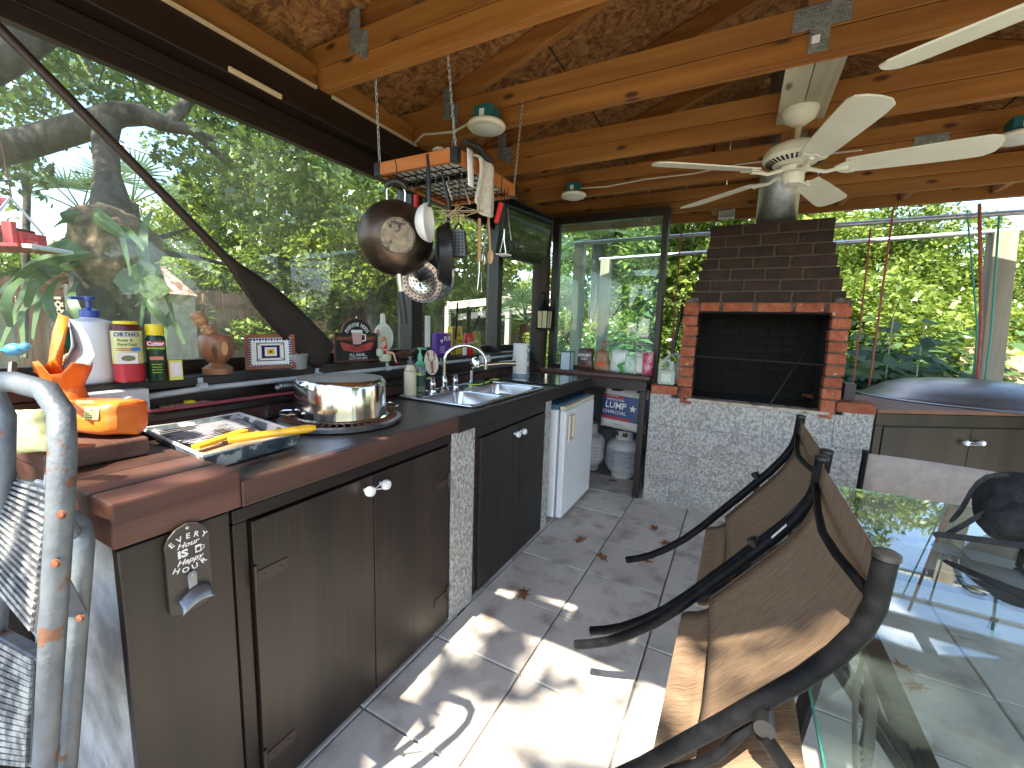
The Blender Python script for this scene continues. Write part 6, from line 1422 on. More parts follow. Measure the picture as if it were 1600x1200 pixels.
flap([q(108, 498), q(125, 505), q(140, 530), q(149, 556), q(138, 570), q(112, 582), q(90, 582), q(104, 560), q(112, 540)], P('silver_liner', (.42, .42, .44), .3, .3, col2=(.55, .55, .57), sc=20), 'silver_liner', q(118, 540, 1.12))
label_panel(fbg, ybm, Vector((-1.415, .395, 1.105))+Vector((.05, -.0, 0)), (.62, .30, 0), (-.1, .0, 1), .045, .035) if 0 else None
nb_ = Vector((.3, -.62, .15)).normalized(); rtb = Vector((.62, .30, 0)).normalized(); upb = nb_.cross(rtb)
lbo = Vector((-1.455, .445, 1.085))+nb_*.0625
label_panel(fbg, P('sticker_yellow', (.62, .58, .18), .5), lbo+rtb*.045+upb*.006, rtb, upb, .038, .030)
text('BUG-B-GON', .010, P('sticker_cream', (.75, .55, .30)), fbg, lbo+rtb*.03+upb*.034, rtb, upb, bold=.02, sx=.8, depth=.004); 
for k in range(4): label_panel(fbg, black_ink, lbo+rtb*.045+upb*(.014-.006*k)+nb_*.0012, rtb, upb, .028, .0012)
brd = thing('blue_bird_ornament', 'small blue bird ornament on a black ring above the ladder', 'ornament', (-1.30, .16, 1.18))
bp = atd(24, 546, 1.02)
MB().sphere(bp, .020, 14, (1.3, 1.0, .75)).sphere(bp+CR*.024+CU*.006, .012, 12, (1.05, 1, .9)).build('body', P('bird_blue', (.035, .20, .42), .5, col2=(.10, .30, .48), sc=40), brd, smooth=True)
MB().bar(bp-CR*.02, bp-CR*.055-CU*.005, .018, .006).build('tail', P('bird_blue', (.035, .20, .42)), brd)
MB().lathe([(.003, 0), (.0005, .009)], bp+CR*.036+CU*.005, 8, CR).build('beak', K['black'], brd); MB().sphere(bp+CR*.028+CU*.009-CF*.010, .0016, 6).build('eye', K['black'], brd)
MB().tube([atd(20, 568, 1.02), atd(18, 590, 1.0), atd(38, 600, 1.0), atd(62, 596, 1.0), atd(85, 612, .98)], .008, 8).build('ring_hook', K['black'], brd, smooth=True)

# ------------------------------------------------------------------ step ladder in the left foreground
ld = thing('step_ladder', 'chipped grey blue metal step ladder leaning against the near pier', 'step ladder', (-.95, .12, 0))
LM = K['ladder']
def lp(px, py, d): return atd(px, py, d)
nr = [lp(-60, 598, .60), lp(20, 596, .585), lp(72, 610, .57), lp(96, 645, .56), lp(98, 700, .555), lp(95, 780, .56), lp(85, 950, .585), lp(76, 1100, .62), lp(66, 1260, .68), lp(50, 1500, .80)]
MB().tube(nr, .0142, 18).build('rail', LM, ld, smooth=True)
fr_ = [lp(-60, 612, .78), lp(-10, 612, .78), lp(8, 650, .775), lp(6, 750, .78), lp(-4, 950, .80), lp(-20, 1200, .86)]
MB().tube(fr_, .0150, 16).build('rail', LM, ld, smooth=True)
br_ = [lp(112, 808, .66), lp(127, 822, .655), lp(132, 850, .65), lp(128, 900, .66), lp(117, 1050, .69), lp(106, 1200, .73), lp(90, 1450, .84)]
MB().tube(br_, .0125, 16).build('rear_leg', LM, ld, smooth=True)
def tread(c00, c10, c11, c01, name='step', n_=19):
    mb = MB(); cs = [c00, c10, c11, c01]; nn = (c10-c00).cross(c01-c00).normalized(); nn = nn if nn.dot(CAM-c00) > 0 else -nn
    mb._add([c for c in cs]+[c-nn*.022 for c in cs], [(0,1,2,3),(7,6,5,4),(0,4,5,1),(1,5,6,2),(2,6,7,3),(3,7,4,0)]); st = mb.build(name, LM, ld, bev=.002)
    rb_ = MB()
    for k in range(n_):
        t_ = (k+.7)/(n_+.4); p_ = c00.lerp(c01, t_).lerp(c10.lerp(c11, t_), .06)+nn*.002; q_ = c00.lerp(c01, t_).lerp(c10.lerp(c11, t_), .94)+nn*.002
        rb_.bar(p_, q_, (c01-c00).length/n_*.55, .004, nn)
    rb_.build('tread_ribs', K['tread'], st)
    mat_ = MB()._add([c00.lerp(c11, .03)+nn*.0006, c10.lerp(c01, .03)+nn*.0006, c11.lerp(c00, .03)+nn*.0006, c01.lerp(c10, .03)+nn*.0006], [(0, 1, 2, 3)]).build('tread_mat', K['treadgroove'], st)
tread(lp(22, 748, .80), lp(84, 762, .66), lp(58, 1000, .64), lp(-40, 880, .78))
tread(lp(-20, 985, .82), lp(60, 1030, .68), lp(52, 1200, .68), lp(-60, 1190, .80))
MB().tube([lp(58, 752, .67), lp(72, 756, .66), lp(74, 740, .66), lp(92, 742, .62)], .0035, 8).build('latch_hook', K['galv'], ld, smooth=True)
MB().bar(lp(90, 900, .60), lp(122, 960, .66), .02, .003).build('brace', LM, ld)
for (px, py, d_) in ((97, 804, .54), (88, 880, .56)):
    MB().lathe([(.006, 0), (.005, .003), (.001, .004)], atd(px, py, d_), 12, -CF).build('rivet', K['rust'], ld)
MB().lathe([(.006, 0), (.005, .003), (.001, .004)], atd(126, 965, .655), 12, -CF).build('rivet', K['rust'], ld)
MB().tube([lp(128, 850, .655), lp(100, 800, .62)], .007, 8).build('hinge_bar', LM, ld)

# ------------------------------------------------------------------ patio chairs leaning on the table
prof0 = [(-.412, .238), (-.36, .262), (-.30, .297), (-.23, .352), (-.161, .417), (-.09, .500), (-.024, .586), (.04, .668), (.095, .741), (.14, .800), (.178, .860), (.203, .910), (.214, .955), (.218, 1.035)]
def sling_chair(name, label, y0, y1, dx=0, dz=0, skew=0, ex=1.0):
    t = thing(name, label, 'patio chair', (.1, (y0+y1)/2, 0), 'folded sling chairs tipped against the table')
    def Q(x, z, y):
        return Vector((x+dx, y+skew*(x*-1.0), z+dz))
    rr_ = .0155
    for k, y in enumerate((y0, y1)):
        MB().tube([Q(x, z, y) for x, z in prof0], rr_, 16).build('side_rail', K['blackmetal'], t, smooth=True)
        MB().lathe([(.0175, -.002), (.0175, .006), (.012, .009)], Q(.218, 1.035, y), 16).build('end_cap', K['black'], t, smooth=True)
        s_ = 1 if y == y0 else -1
        # rear leg from the pivot, crossing down under the table
        MB().tube([Q(.094, .700, y-s_*.03), Q(.146, .64, y-s_*.03), Q(.30, .47, y-s_*.03), Q(.50, .20, y-s_*.03), Q(.585, .018-dz, y-s_*.03)], .0125, 12).build('rear_leg', K['blackmetal'], t, smooth=True)
        MB().lathe([(.016, -.02), (.016, .02)], Q(.094, .716, y-s_*.018), 14, (0, 1, 0)).build('pivot_bolt', K['black'], t, smooth=True)
    kb = MB().lathe([(.011, 0), (.011, .014), (.015, .016), (.015, .030), (.010, .033)], Q(.098, .752, y1), 12, (-.5, 0, .85)); kb.build('pivot_knob', K['black'], t, smooth=True)
    # back sling between the rails
    def sheet(pr, ya, yb, sag, name, n_=14, nv=10):
        L_ = [0]
        for a, b in zip(pr[:-1], pr[1:]): L_.append(L_[-1]+math.hypot(b[0]-a[0], b[1]-a[1]))
        g_ = []
        for i in range(n_+1):
            s = L_[-1]*i/n_; k = max(j for j in range(len(L_)) if L_[j] <= s+1e-9); k = min(k, len(pr)-2); f = (s-L_[k])/(L_[k+1]-L_[k])
            x = pr[k][0]+(pr[k+1][0]-pr[k][0])*f; z = pr[k][1]+(pr[k+1][1]-pr[k][1])*f; row = []
            for j in range(nv+1):
                v = j/nv; e = 1-(2*v-1)**2; row.append(Q(x+sag*e*.7, z-sag*e, ya+(yb-ya)*v))
            g_.append(row)
        return MB().sheet(g_).build(name, K['sling'], t, smooth=True, solid=.0025)
    bp_ = [(-.008, .570), (.04, .635), (.105, .722), (.155, .79), (.192, .855), (.214, .925), (.218, 1.022)]
    sheet(bp_, y0+.012, y1-.012, .018, 'back_sling')
    for yy in (y0+.024, y1-.024):
        MB().tube([Q(x+.001, z+.004, yy) for x, z in bp_], .0016, 6).build('hem_seam', P('hem_brown', (.12, .07, .04), .8), t)
    MB().tube([Q(.212, .965, y0), Q(.196, .950, y0*.7+y1*.3), Q(.190, .945, (y0+y1)/2), Q(.196, .950, y0*.3+y1*.7), Q(.212, .965, y1)], .0085, 10).build('top_bar', K['blackmetal'], t, smooth=True)
    # seat sling folded below, rolled front edge peeking out on the left
    st_ = [(.000, .548), (-.030, .520), (-.060, .512), (-.078, .497), (-.078, .470), (-.055, .450), (.02, .50), (.10, .565), (.17, .60)]
    sheet(st_, y0+.02, y1-.02, .0, 'seat_sling', 18)
    MB().tube([Q(-.062, .482, y0+.01), Q(-.062, .482, y1-.01)], .010, 10).build('seat_bar', K['blackmetal'], t, smooth=True)
    MB().tube([Q(-.062, .482, y0+.012), Q(.03, .575, y0+.012), Q(.094, .70, y0+.012)], .009, 10).build('seat_link', K['blackmetal'], t, smooth=True)
    return t
c1 = sling_chair('sling_chair', 'nearest brown sling patio chair leaning folded against the table edge', .77, 1.32)
sling_chair('sling_chair', 'farther brown sling patio chair, behind the nearest one, leaning folded', 1.42, 1.985, dx=.025, dz=-.004, skew=.0)
MB().bar(Vector((.128, 1.305, .800)), Vector((.158, 1.305, .845)), .013, .0015, (-.8, 0, .6)).build('brand_sticker', white_ink, c1)
text('Comfort', .012, K['black'], c1, Vector((.142, 1.3042, .8235)), (.55, 0, .83), (-.83, 0, .55), depth=.001) if 0 else None
# third chair beyond the table
t3 = thing('sling_chair', 'taupe sling chair standing beyond the glass table', 'patio chair', (1.15, 2.6, 0), 'chairs beyond the table')
a0_, a1_ = pt(1352, 708, y=2.62), pt(1600, 742, y=2.40)
A3 = Vector((a0_.x, a0_.y, a0_.z)); ds = Vector((1, -.12, .0)).normalized(); W3 = .58
up3_ = Vector((-.02, -.16, 1)).normalized()
g_ = [[A3+ds*(W3*j/8)+up3_*(-.40*i/6)+Vector((0, .03*(1-(j/4-1)**2), 0)) for j in range(9)] for i in range(7)]
MB().sheet(g_).build('back_sling', K['greysling'], t3, smooth=True, solid=.003)
for j in (0, 1):
    o_ = A3+ds*(W3*j)
    MB().tube([o_+up3_*.015, o_-up3_*.42, o_-up3_*.45+Vector((0, -.20, -.0)), Vector((o_.x, o_.y-.45, o_.z-.46)), Vector((o_.x, o_.y-.48, .0))], .0125, 12).build('side_rail', K['blackmetal'], t3, smooth=True)
    MB().tube([o_-up3_*.44, Vector((o_.x, o_.y+.16, .0))], .0125, 12).build('rear_leg', K['blackmetal'], t3, smooth=True)
sg_ = [[A3+ds*(W3*j/6)+Vector((0, .0-.42*i/5+.03, -.425-.01*i)) for j in range(7)] for i in range(6)]
MB().sheet(sg_).build('seat_sling', K['greysling'], t3, smooth=True, solid=.003)

# ------------------------------------------------------------------ glass table
tbx = (.168, 1.22, .12, 2.19)
gt_ = thing('glass_table', 'rectangular glass topped patio table with black metal frame', 'table', (.7, 1.2, 0))
MB().box((tbx[0]+.003, tbx[2]+.003, .714), (tbx[1]-.003, tbx[3]-.003, .722)).build('glass_top', K['tableglass'], gt_)
em = MB()
em.box((tbx[0], tbx[2], .7145), (tbx[0]+.0029, tbx[3], .7215)); em.box((tbx[1]-.0029, tbx[2], .7145), (tbx[1], tbx[3], .7215)); em.box((tbx[0]+.003, tbx[3]-.0029, .7145), (tbx[1]-.003, tbx[3], .7215)); em.box((tbx[0]+.003, tbx[2], .7145), (tbx[1]-.003, tbx[2]+.0029, .7215))
em.build('polished_edge', K['glassedge'], gt_)
for y in (.55, 1.52): MB().box((tbx[0]+.03, y-.02, .675), (tbx[1]-.03, y+.02, .7125)).build('cross_rail', K['blackmetal'], gt_, bev=.003)
for x in (tbx[0]+.16, tbx[1]-.16):
    MB().box((x-.018, .52, .640), (x+.018, 1.55, .6745)).build('side_rail', K['blackmetal'], gt_, bev=.003)
for (x, y, dx_, dy_) in ((tbx[0]+.16, .62, -.06, -.05), (tbx[1]-.16, .62, .06, -.05), (tbx[0]+.16, 1.45, -.06, .05), (tbx[1]-.16, 1.45, .06, .05)):
    MB().bar((x, y, .64), (x+dx_, y+dy_, 0), .035, .035).build('leg', K['blackmetal'], gt_, bev=.003)
cb_ = MB()
for k in range(6):
    rr0 = .065+.009*k; c_ = pt(1345, 1105, z=.45)+Vector((.004*k, .006*k, -.010*k)); n_ = Vector((.85, -.5, .1)).normalized(); s_ = Z3.cross(n_).normalized(); u2 = n_.cross(s_)
    cb_.tube([c_+s_*rr0*.55*math.cos(q_)+u2*rr0*1.6*math.sin(q_) for q_ in [i*2*math.pi/26 for i in range(26)]], .0055, 7, closed=True)
tag(cb_.build('coiled_cable', K['black'], smooth=True), 'coil of thick black cable hung on the table frame under the glass', 'cable')

# backpack on the table, straps hanging
BX = -.17
bk = thing('black_backpack', 'black nylon backpack with loose straps lying on the far end of the glass table', 'backpack', (1.0, 1.75, .723))
mb = MB(); import itertools
for (x, y, z, r_, sc3_) in ((1.06, 1.93, .83, .15, (1.0, .85, .75)), (1.12, 1.80, .80, .16, (1.0, .9, .55)), (1.00, 1.86, .80, .12, (.9, .9, .65)), (1.14, 1.68, .77, .13, (1.0, .9, .42))): mb.sphere((x+BX, y, z), r_, 20, sc3_)
bo = mb.build('body', K['blackfabric'], bk, smooth=True)
md = bo.modifiers.new('remesh', 'REMESH'); md.mode = 'VOXEL'; md.voxel_size = .014; md.use_smooth_shade = True
tx = bpy.data.textures.new('folds', 'CLOUDS'); tx.noise_scale = .09
md = bo.modifiers.new('disp', 'DISPLACE'); md.texture = tx; md.strength = .045
def strap(pts_, w_=.022, name='strap', par=bk):
    mb = MB(); pts_ = [Vector(p)+Vector((BX, 0, 0)) for p in pts_]; up_ = Vector((0, 0, 1)); L_, R_2 = [], []
    for i, p in enumerate(pts_):
        d = (pts_[min(i+1, len(pts_)-1)]-pts_[max(i-1, 0)]).normalized(); s_ = d.cross(CF).normalized(); L_.append(p-s_*w_/2); R_2.append(p+s_*w_/2)
    mb.sheet([[a, b] for a, b in zip(L_, R_2)]); mb.build(name, K['blackfabric'], par, smooth=True, solid=.002, sub=1)
strap([(.98, 1.90, .93), (.915, 1.90, .925), (.885, 1.89, .86), (.87, 1.88, .79), (.84, 1.87, .745)])
strap([(.95, 1.84, .86), (.89, 1.83, .80), (.83, 1.80, .745), (.80, 1.78, .73)])
strap([(1.02, 1.70, .78), (.90, 1.72, .765), (.80, 1.75, .745), (.765, 1.77, .735), (.78, 1.73, .73)])
strap([(.94, 1.42, .735), (.86, 1.47, .727), (.78, 1.55, .7245), (.74, 1.60, .7245)], .018)
for k in range(7): MB().bar((BX+.97+.035*k, 1.74-.015*k, .842-.01*k+.014*(k % 2)), (BX+1.0+.035*k, 1.73-.015*k, .838-.01*k-.012*(k % 2)), .012, .004).build('webbing', P('grey_webbing', (.10, .10, .11), .8), bk)

# ------------------------------------------------------------------ cabinet and grill lid at the right
cab = thing('outdoor_cabinet', 'dark brown outdoor cabinet angled beside the barbecue with orange wood edge', 'cabinet', (1.25, 3.6, 0))
CA, CB = Vector((.815, 3.42, 0)), Vector((1.85, 4.06, 0)); cd_ = (CB-CA).normalized(); cn_ = Vector((cd_.y, -cd_.x, 0)); 
def cbx(u0, u1, d0, d1, z0, z1, m_, name, bev=.002, par=cab):
    vs_ = [CA+cd_*u-cn_*d+Z3*z for z in (z0, z1) for (u, d) in ((u0, d0), (u1, d0), (u1, d1), (u0, d1))]
    return MB()._add(vs_, [(0,3,2,1),(4,5,6,7),(0,1,5,4),(1,2,6,5),(2,3,7,6),(3,0,4,7)]).build(name, m_, par, bev=bev)
cbx(0, 1.3, .012, .62, 0, .88, K['dark_z'], 'carcass'); cbx(0, 1.3, 0, .011, .80, .875, K['door'], 'top_rail'); cbx(0, .05, 0, .011, .02, .798, K['door'], 'stile')
cbx(.056, .66, -.004, .010, .06, .79, K['door'], 'door'); cbx(.664, 1.25, -.004, .010, .06, .79, K['door'], 'door')
cbx(-.01, 1.3, -.014, .64, .8805, .906, P('orange_edge_board', (.15, .062, .032), .6, col2=(.21, .095, .055), sc=8), 'top_board')
for u, dr in ((.61, 0), (.72, 1)):
    p_ = CA+cd_*u+cn_*.004+Z3*.70; MB().lathe([(.006, 0), (.006, .012), (.016, .018), (.0185, .027), (.015, .036), (.001, .039)], p_, 18, cn_).build('knob', knob, cab, smooth=True)
p0_ = CA+cd_*.61+cn_*.03+Z3*.70; p1_ = CA+cd_*.72+cn_*.03+Z3*.70
MB().tube([p0_+Z3*.01, p0_.lerp(p1_, .5)+Z3*.002, p1_+Z3*.01, p1_-Z3*.01, p0_.lerp(p1_, .5)-Z3*.012, p0_-Z3*.01], .0016, 6).build('knob_string', K['whiteplastic'], cab)
lid = thing('domed_lid', 'wide shallow dark metal dome lid lying on top of the cabinet', 'lid', (1.5, 4.25, .906))
lc = Vector((1.56, 4.33, .907))
MB().lathe([(1.0, 0), (.985, .012), (.93, .03), (.86, .062), (.76, .10), (.6, .135), (.4, .155), (.2, .163), (.001, .166)], lc, 64, sc=(.66, .50), cap=False).build('dome', P('dark_lid_metal', (.17, .17, .17), .34, .8, col2=(.24, .24, .235), sc=6), lid, smooth=True)
MB().lathe([(1.02, 0), (1.03, .006), (1.0, .012)], lc, 64, sc=(.66, .50), cap=False).build('flange', P('dark_lid_metal', (.085, .088, .09)), lid, smooth=True)
tag(MB().box((.64, 3.46, .94), (.70, 3.53, 1.05)).build('small_post_block', K['dark_z'], bev=.002), 'small dark block on the right brick ledge', 'block')
# ------------------------------------------------------------------ outdoors
def leaf_mesh(name, pos, size, m_, seed=0, lobed=False, up=.4, droop=0):
    r = np.random.default_rng(seed); n = len(pos)
    nrm = r.normal(size=(n, 3)); nrm[:, 2] = np.abs(nrm[:, 2])*1.0+up; nrm /= np.linalg.norm(nrm, axis=1)[:, None]
    t = r.normal(size=(n, 3)); t[:, 2] -= droop; t -= nrm*(t*nrm).sum(1)[:, None]; t /= np.linalg.norm(t, axis=1)[:, None]; b = np.cross(nrm, t)
    sz = size*r.uniform(.45, 1.5, n)[:, None]
    if lobed: out = [(0, 0), (.30, .13), (.42, .30), (.55, .10), (.72, .26), (.82, .08), (1, 0), (.82, -.08), (.72, -.26), (.55, -.10), (.42, -.30), (.30, -.13)]
    else: out = [(0, 0), (.42, .26), (1, 0), (.42, -.26)]
    k = len(out); V_ = np.stack([pos+t*sz*u+b*sz*v+nrm*sz*(-.12*u*u) for u, v in out], 1).reshape(-1, 3)
    me = bpy.data.meshes.new(name); me.vertices.add(n*k); me.vertices.foreach_set('co', V_.astype(np.float32).ravel())
    me.loops.add(n*k); me.loops.foreach_set('vertex_index', np.arange(n*k, dtype=np.int32)); me.polygons.add(n)
    me.polygons.foreach_set('loop_start', np.arange(0, n*k, k, dtype=np.int32)); me.polygons.foreach_set('loop_total', np.full(n, k, dtype=np.int32))
    me.update(calc_edges=True); me.materials.append(m_); return me
def crown_pos(n, rad, seed, clumps=34, cr=.30, flat=.75):
    r = np.random.default_rng(seed); c = r.normal(size=(clumps, 3)); c /= np.linalg.norm(c, axis=1)[:, None]; c *= (r.uniform(.25, 1, clumps)**.5)[:, None]
    c *= np.array(rad)*(1-cr*.6); w_ = r.uniform(.5, 1.2, clumps); idx = r.choice(clumps, n, p=w_/w_.sum())
    d = r.normal(size=(n, 3)); d /= np.linalg.norm(d, axis=1)[:, None]; rr = r.uniform(.35, 1.05, n)**.6
    return c[idx]+d*(rr*w_[idx])[:, None]*cr*np.mean(rad)*np.array([1, 1, flat]), c
def crown_mesh(name, n, rad, leaf, m_, seed, lobed=False, **k):
    p, c = crown_pos(n, rad, seed, **k); return leaf_mesh(name, p, leaf, m_, seed, lobed), c
def trunk_mb(h, r_, cl, seed, z0=0, lean=(0, 0)):
    rd = random.Random(seed); mb = MB(); path = [Vector((lean[0]*t*t+rd.uniform(-.05, .05), lean[1]*t*t+rd.uniform(-.05, .05), h*t-.1)) for t in [0, .15, .35, .6, .85, 1]]
    mb.tube(path, [r_*1.4, r_, r_*.85, r_*.65, r_*.45, r_*.25], 10)
    for c in cl[:14]:
        s = path[rd.choice([2, 3, 4])]; e = Vector((c[0], c[1], c[2]+h)); mid = s.lerp(e, .5)+Vector((rd.uniform(-.2, .2), rd.uniform(-.2, .2), -.1)); mb.tube([s, mid, e], [r_*.38, r_*.22, r_*.06], 6)
    return mb
kinds = {}
def tree_kind(key, n, rad, leaf, m_, seed, h, tr, **k):
    me, cl = crown_mesh(key+'_crown', n, rad, leaf, K[m_], seed, **k)
    t_ob = trunk_mb(h, tr, cl, seed).build('trunk', K['bark'], local=True); tm = t_ob.data; bpy.data.objects.remove(t_ob); kinds[key] = (me, tm, h)
tree_kind('broad', 30000, (2.6, 2.6, 2.1), .125, 'deepleaf', 3, 3.6, .16, clumps=60, cr=.26)
tree_kind('bright', 40000, (2.3, 2.3, 1.9), .095, 'brightleaf', 5, 2.9, .11, clumps=54, cr=.27)
tree_kind('bushy', 24000, (1.7, 1.7, 1.5), .095, 'brightleaf', 8, 1.35, .07, clumps=40, cr=.30)
tree_kind('tall', 32000, (2.0, 2.0, 3.0), .12, 'deepleaf', 12, 4.2, .14, clumps=70, cr=.27)
def tree(name, key, x, y, s, label, rot=0, sz=None, group='trees and bushes round the garden'):
    me, tm, h = kinds[key]; t = thing(name, label, 'tree' if key != 'bushy' else 'bush', (x, y, -.1), group); t.rotation_euler = (0, 0, rot); t.scale = (s, s, sz or s)
    o = bpy.data.objects.new('crown', me); C.objects.link(o); o.parent = t; o.location = (0, 0, h)
    o = bpy.data.objects.new('trunk', tm); C.objects.link(o); o.parent = t
    return t
def gnd(px, d): p = atd(px, 560, d); return p.x, p.y
LT = [('garden_tree', 'bright', 20, 10, .62, 'yellow green tree behind the red bird feeder'),
 ('garden_bush', 'bushy', 75, 10.2, 1.1, 'bright bush left of the shed roof'),
 ('garden_tree', 'bright', 215, 9.5, .66, 'bright tree right of the staghorn trunk'),
 ('garden_bush', 'bushy', 330, 10, 1.3, 'sunlit bush seen under the middle of the oar'),
 ('garden_tree', 'bright', 365, 12, 1.05, 'sunlit tree above the oar shaft, against the sky'),
 ('garden_tree', 'broad', 470, 12.0, 1.2, 'dense green tree just right of the oar blade'),
 ('garden_bush', 'bushy', 450, 11.8, 1.4, 'sunlit bush just above the oar blade'),
 ('garden_tree', 'tall', 580, 11, 1.1, 'tall green tree left of the hanging wok'),
 ('garden_tree', 'broad', 690, 12.5, 1.05, 'green tree behind the hanging colander'),
 ('garden_bush', 'bushy', 600, 13.2, 1.4, 'bush above the beer sign'),
 ('garden_bush', 'bushy', 715, 14.5, 1.2, 'bush behind the utensils in the red tumbler'),
 ('garden_tree', 'bright', 838, 17, .95, 'round topped tree seen through the last left window pane'),
 ('garden_bush', 'bushy', 905, 11, .8, 'pale bush behind the first trellis post'),
 ('garden_tree', 'tall', 985, 10.5, 1.05, 'dark tall tree in the middle of the far window'),
 ('garden_tree', 'broad', 1060, 8.6, .95, 'dense tree in the gap beside the brick hood'),
 ('garden_tree', 'broad', 1190, 9.5, .85, 'tree right behind the flue pipe'),
 ('garden_tree', 'bright', 1345, 7.6, .84, 'bright tree immediately right of the brick hood'),
 ('garden_tree', 'bright', 1450, 9.0, .78, 'yellow green tree above the domed lid'),
 ('garden_bush', 'bushy', 1395, 6.2, .95, 'leafy bush behind the left end of the domed lid'),
 ('garden_bush', 'bushy', 1500, 6.6, .85, 'leafy bush behind the middle of the domed lid'),
 ('garden_tree', 'broad', 1590, 9.5, .72, 'tree at the right edge beyond the grey post'),
 ('garden_bush', 'bushy', 1000, 8.2, .8, 'low bush under the tall tree in the far window')]
for i, (nm, key, px, d, s, lb) in enumerate(LT):
    x, y = gnd(px, d); t = tree(nm, key, x, y, s, lb, i*1.3)
x, y = gnd(1760, 8); tree('garden_tree', 'bright', x, y, .7, 'tree just beyond the right edge of the picture', 2.2)
tree('garden_tree', 'broad', 9.5, 3.2, .7, 'tree right of the open side, reflected in the table', .7)
tree('garden_tree', 'tall', 8.5, -1.0, 1.1, 'tree far off the open right side', 1.7)
# far hedge mass behind everything
hp_ = []
rg = np.random.default_rng(4)
for a in np.linspace(-2.2, 1.3, 46):
    cx, cy = 21*math.sin(a), 21*math.cos(a); h = rg.uniform(2.2, 3.4)
    n_ = 900; q = rg.normal(size=(n_, 3))*np.array([.8, .8, h*.33])+np.array([cx, cy, h*.45]); hp_.append(q)
hp_ = np.concatenate(hp_); me = leaf_mesh('far_hedge', hp_, .30, K['deepleaf'], 6)
ho = bpy.data.objects.new('far_hedge', me); C.objects.link(ho); tag(ho, 'distant mass of greenery beyond the fences', 'greenery', None, 'stuff')

# live oak on the left: trunk, heavy limbs, lobed leaves
ok = thing('live_oak', 'old oak with a thick horizontal limb and dark lobed leaves outside the left window', 'tree', (-4.3, 1.5, -.1))
tp = [atd(170, 620, 3.35), atd(172, 470, 3.35), atd(178, 400, 3.35), atd(176, 330, 3.4), atd(168, 270, 3.5), atd(164, 215, 3.6), atd(170, 185, 3.6)]
tp[0].z = -.15
MB().tube(tp, [.26, .24, .23, .14, .085, .09, .09], 16).build('trunk', K['bark'], ok, smooth=True)
def limb(pts, rs, name='limb'): 
    MB().tube(pts, rs, 12).build(name, K['bark'], ok, smooth=True)
limb([atd(-260, 330, 3.5), atd(-60, 250, 3.5), atd(60, 218, 3.55), atd(140, 195, 3.6), atd(185, 178, 3.65), atd(225, 180, 3.7), atd(262, 196, 3.8), atd(300, 204, 3.9), atd(345, 222, 4.1)], [.14, .125, .115, .108, .10, .085, .062, .045, .025])
limb([atd(-300, 220, 2.6), atd(-100, 130, 2.7), atd(0, 85, 2.8), atd(60, 45, 2.9), atd(130, 15, 3.0), atd(240, -40, 3.2)], [.16, .14, .125, .11, .10, .08])
limb([atd(-60, 250, 3.5), (-6.2, -.2, 4.6), (-5.6, -1.2, 6.0)], [.12, .09, .04])
limb([atd(262, 196, 3.8), atd(300, 150, 3.9), atd(350, 140, 4.2), atd(420, 170, 4.6)], [.06, .045, .03, .015], 'branch')
limb([atd(300, 204, 3.9), atd(360, 260, 4.2), atd(430, 300, 4.6)], [.04, .025, .012], 'branch')
limb([atd(176, 400, 3.35), atd(240, 375, 3.6), atd(300, 355, 4.0)], [.035, .025, .01], 'branch')
limb([atd(240, 392, 3.6), atd(320, 405, 3.9), atd(420, 430, 4.6)], [.03, .02, .01], 'branch')
for pts in ([(133, 55), (135, 95), (150, 132)], [(172, 60), (165, 95), (154, 130)], [(200, 75), (205, 110), (212, 145)], [(145, 50), (180, 85), (225, 112)]):
    limb([atd(px, py, 3.0) for px, py in pts], [.008, .007, .005], 'twig')
cl = []
rg = np.random.default_rng(11)
spots_ = [(60, 90), (30, 130), (20, 165), (100, 110), (140, 90), (110, 130), (150, 150), (180, 120), (210, 145), (240, 120), (250, 150), (270, 110), (290, 140), (300, 100), (330, 130), (320, 170), (350, 190), (380, 165), (400, 210), (340, 230), (300, 240), (330, 270), (380, 250), (430, 230), (450, 260), (370, 290), (420, 290), (470, 300), (400, 330), (350, 320), (270, 235), (30, 70), (10, 150), (60, 180), (480, 240), (510, 280), (540, 310), (500, 330), (560, 260), (440, 200), (15, 270), (25, 250), (-20, 200), (-60, 120), (-40, 260), (520, 220), (360, 150), (255, 180), (290, 180)]
for k, (px, py) in enumerate(spots_):
    c = np.array(atd(px, py, rg.uniform(3.5, 5.0))); n_ = 130; q = rg.normal(size=(n_, 3))*np.array([.17, .17, .13])+c; cl.append(q)
q = np.concatenate(cl); shade_leaves, _c = crown_pos(6000, (2.4, 1.6, 1.1), 41, clumps=40, cr=.32); q = np.concatenate([q, shade_leaves+np.array([-5.1, -1.5, 6.4]), shade_leaves[:2500]+np.array([-4.6, -.9, 5.6])]); me = leaf_mesh('crown', q-np.array([-4.3, 1.5, -.1]), .098, K['oakleaf'], 21, lobed=True, up=.1)  # high leaf cluster added sunward of the oak, only to shade its trunk
o = bpy.data.objects.new('crown', me); C.objects.link(o); o.parent = ok
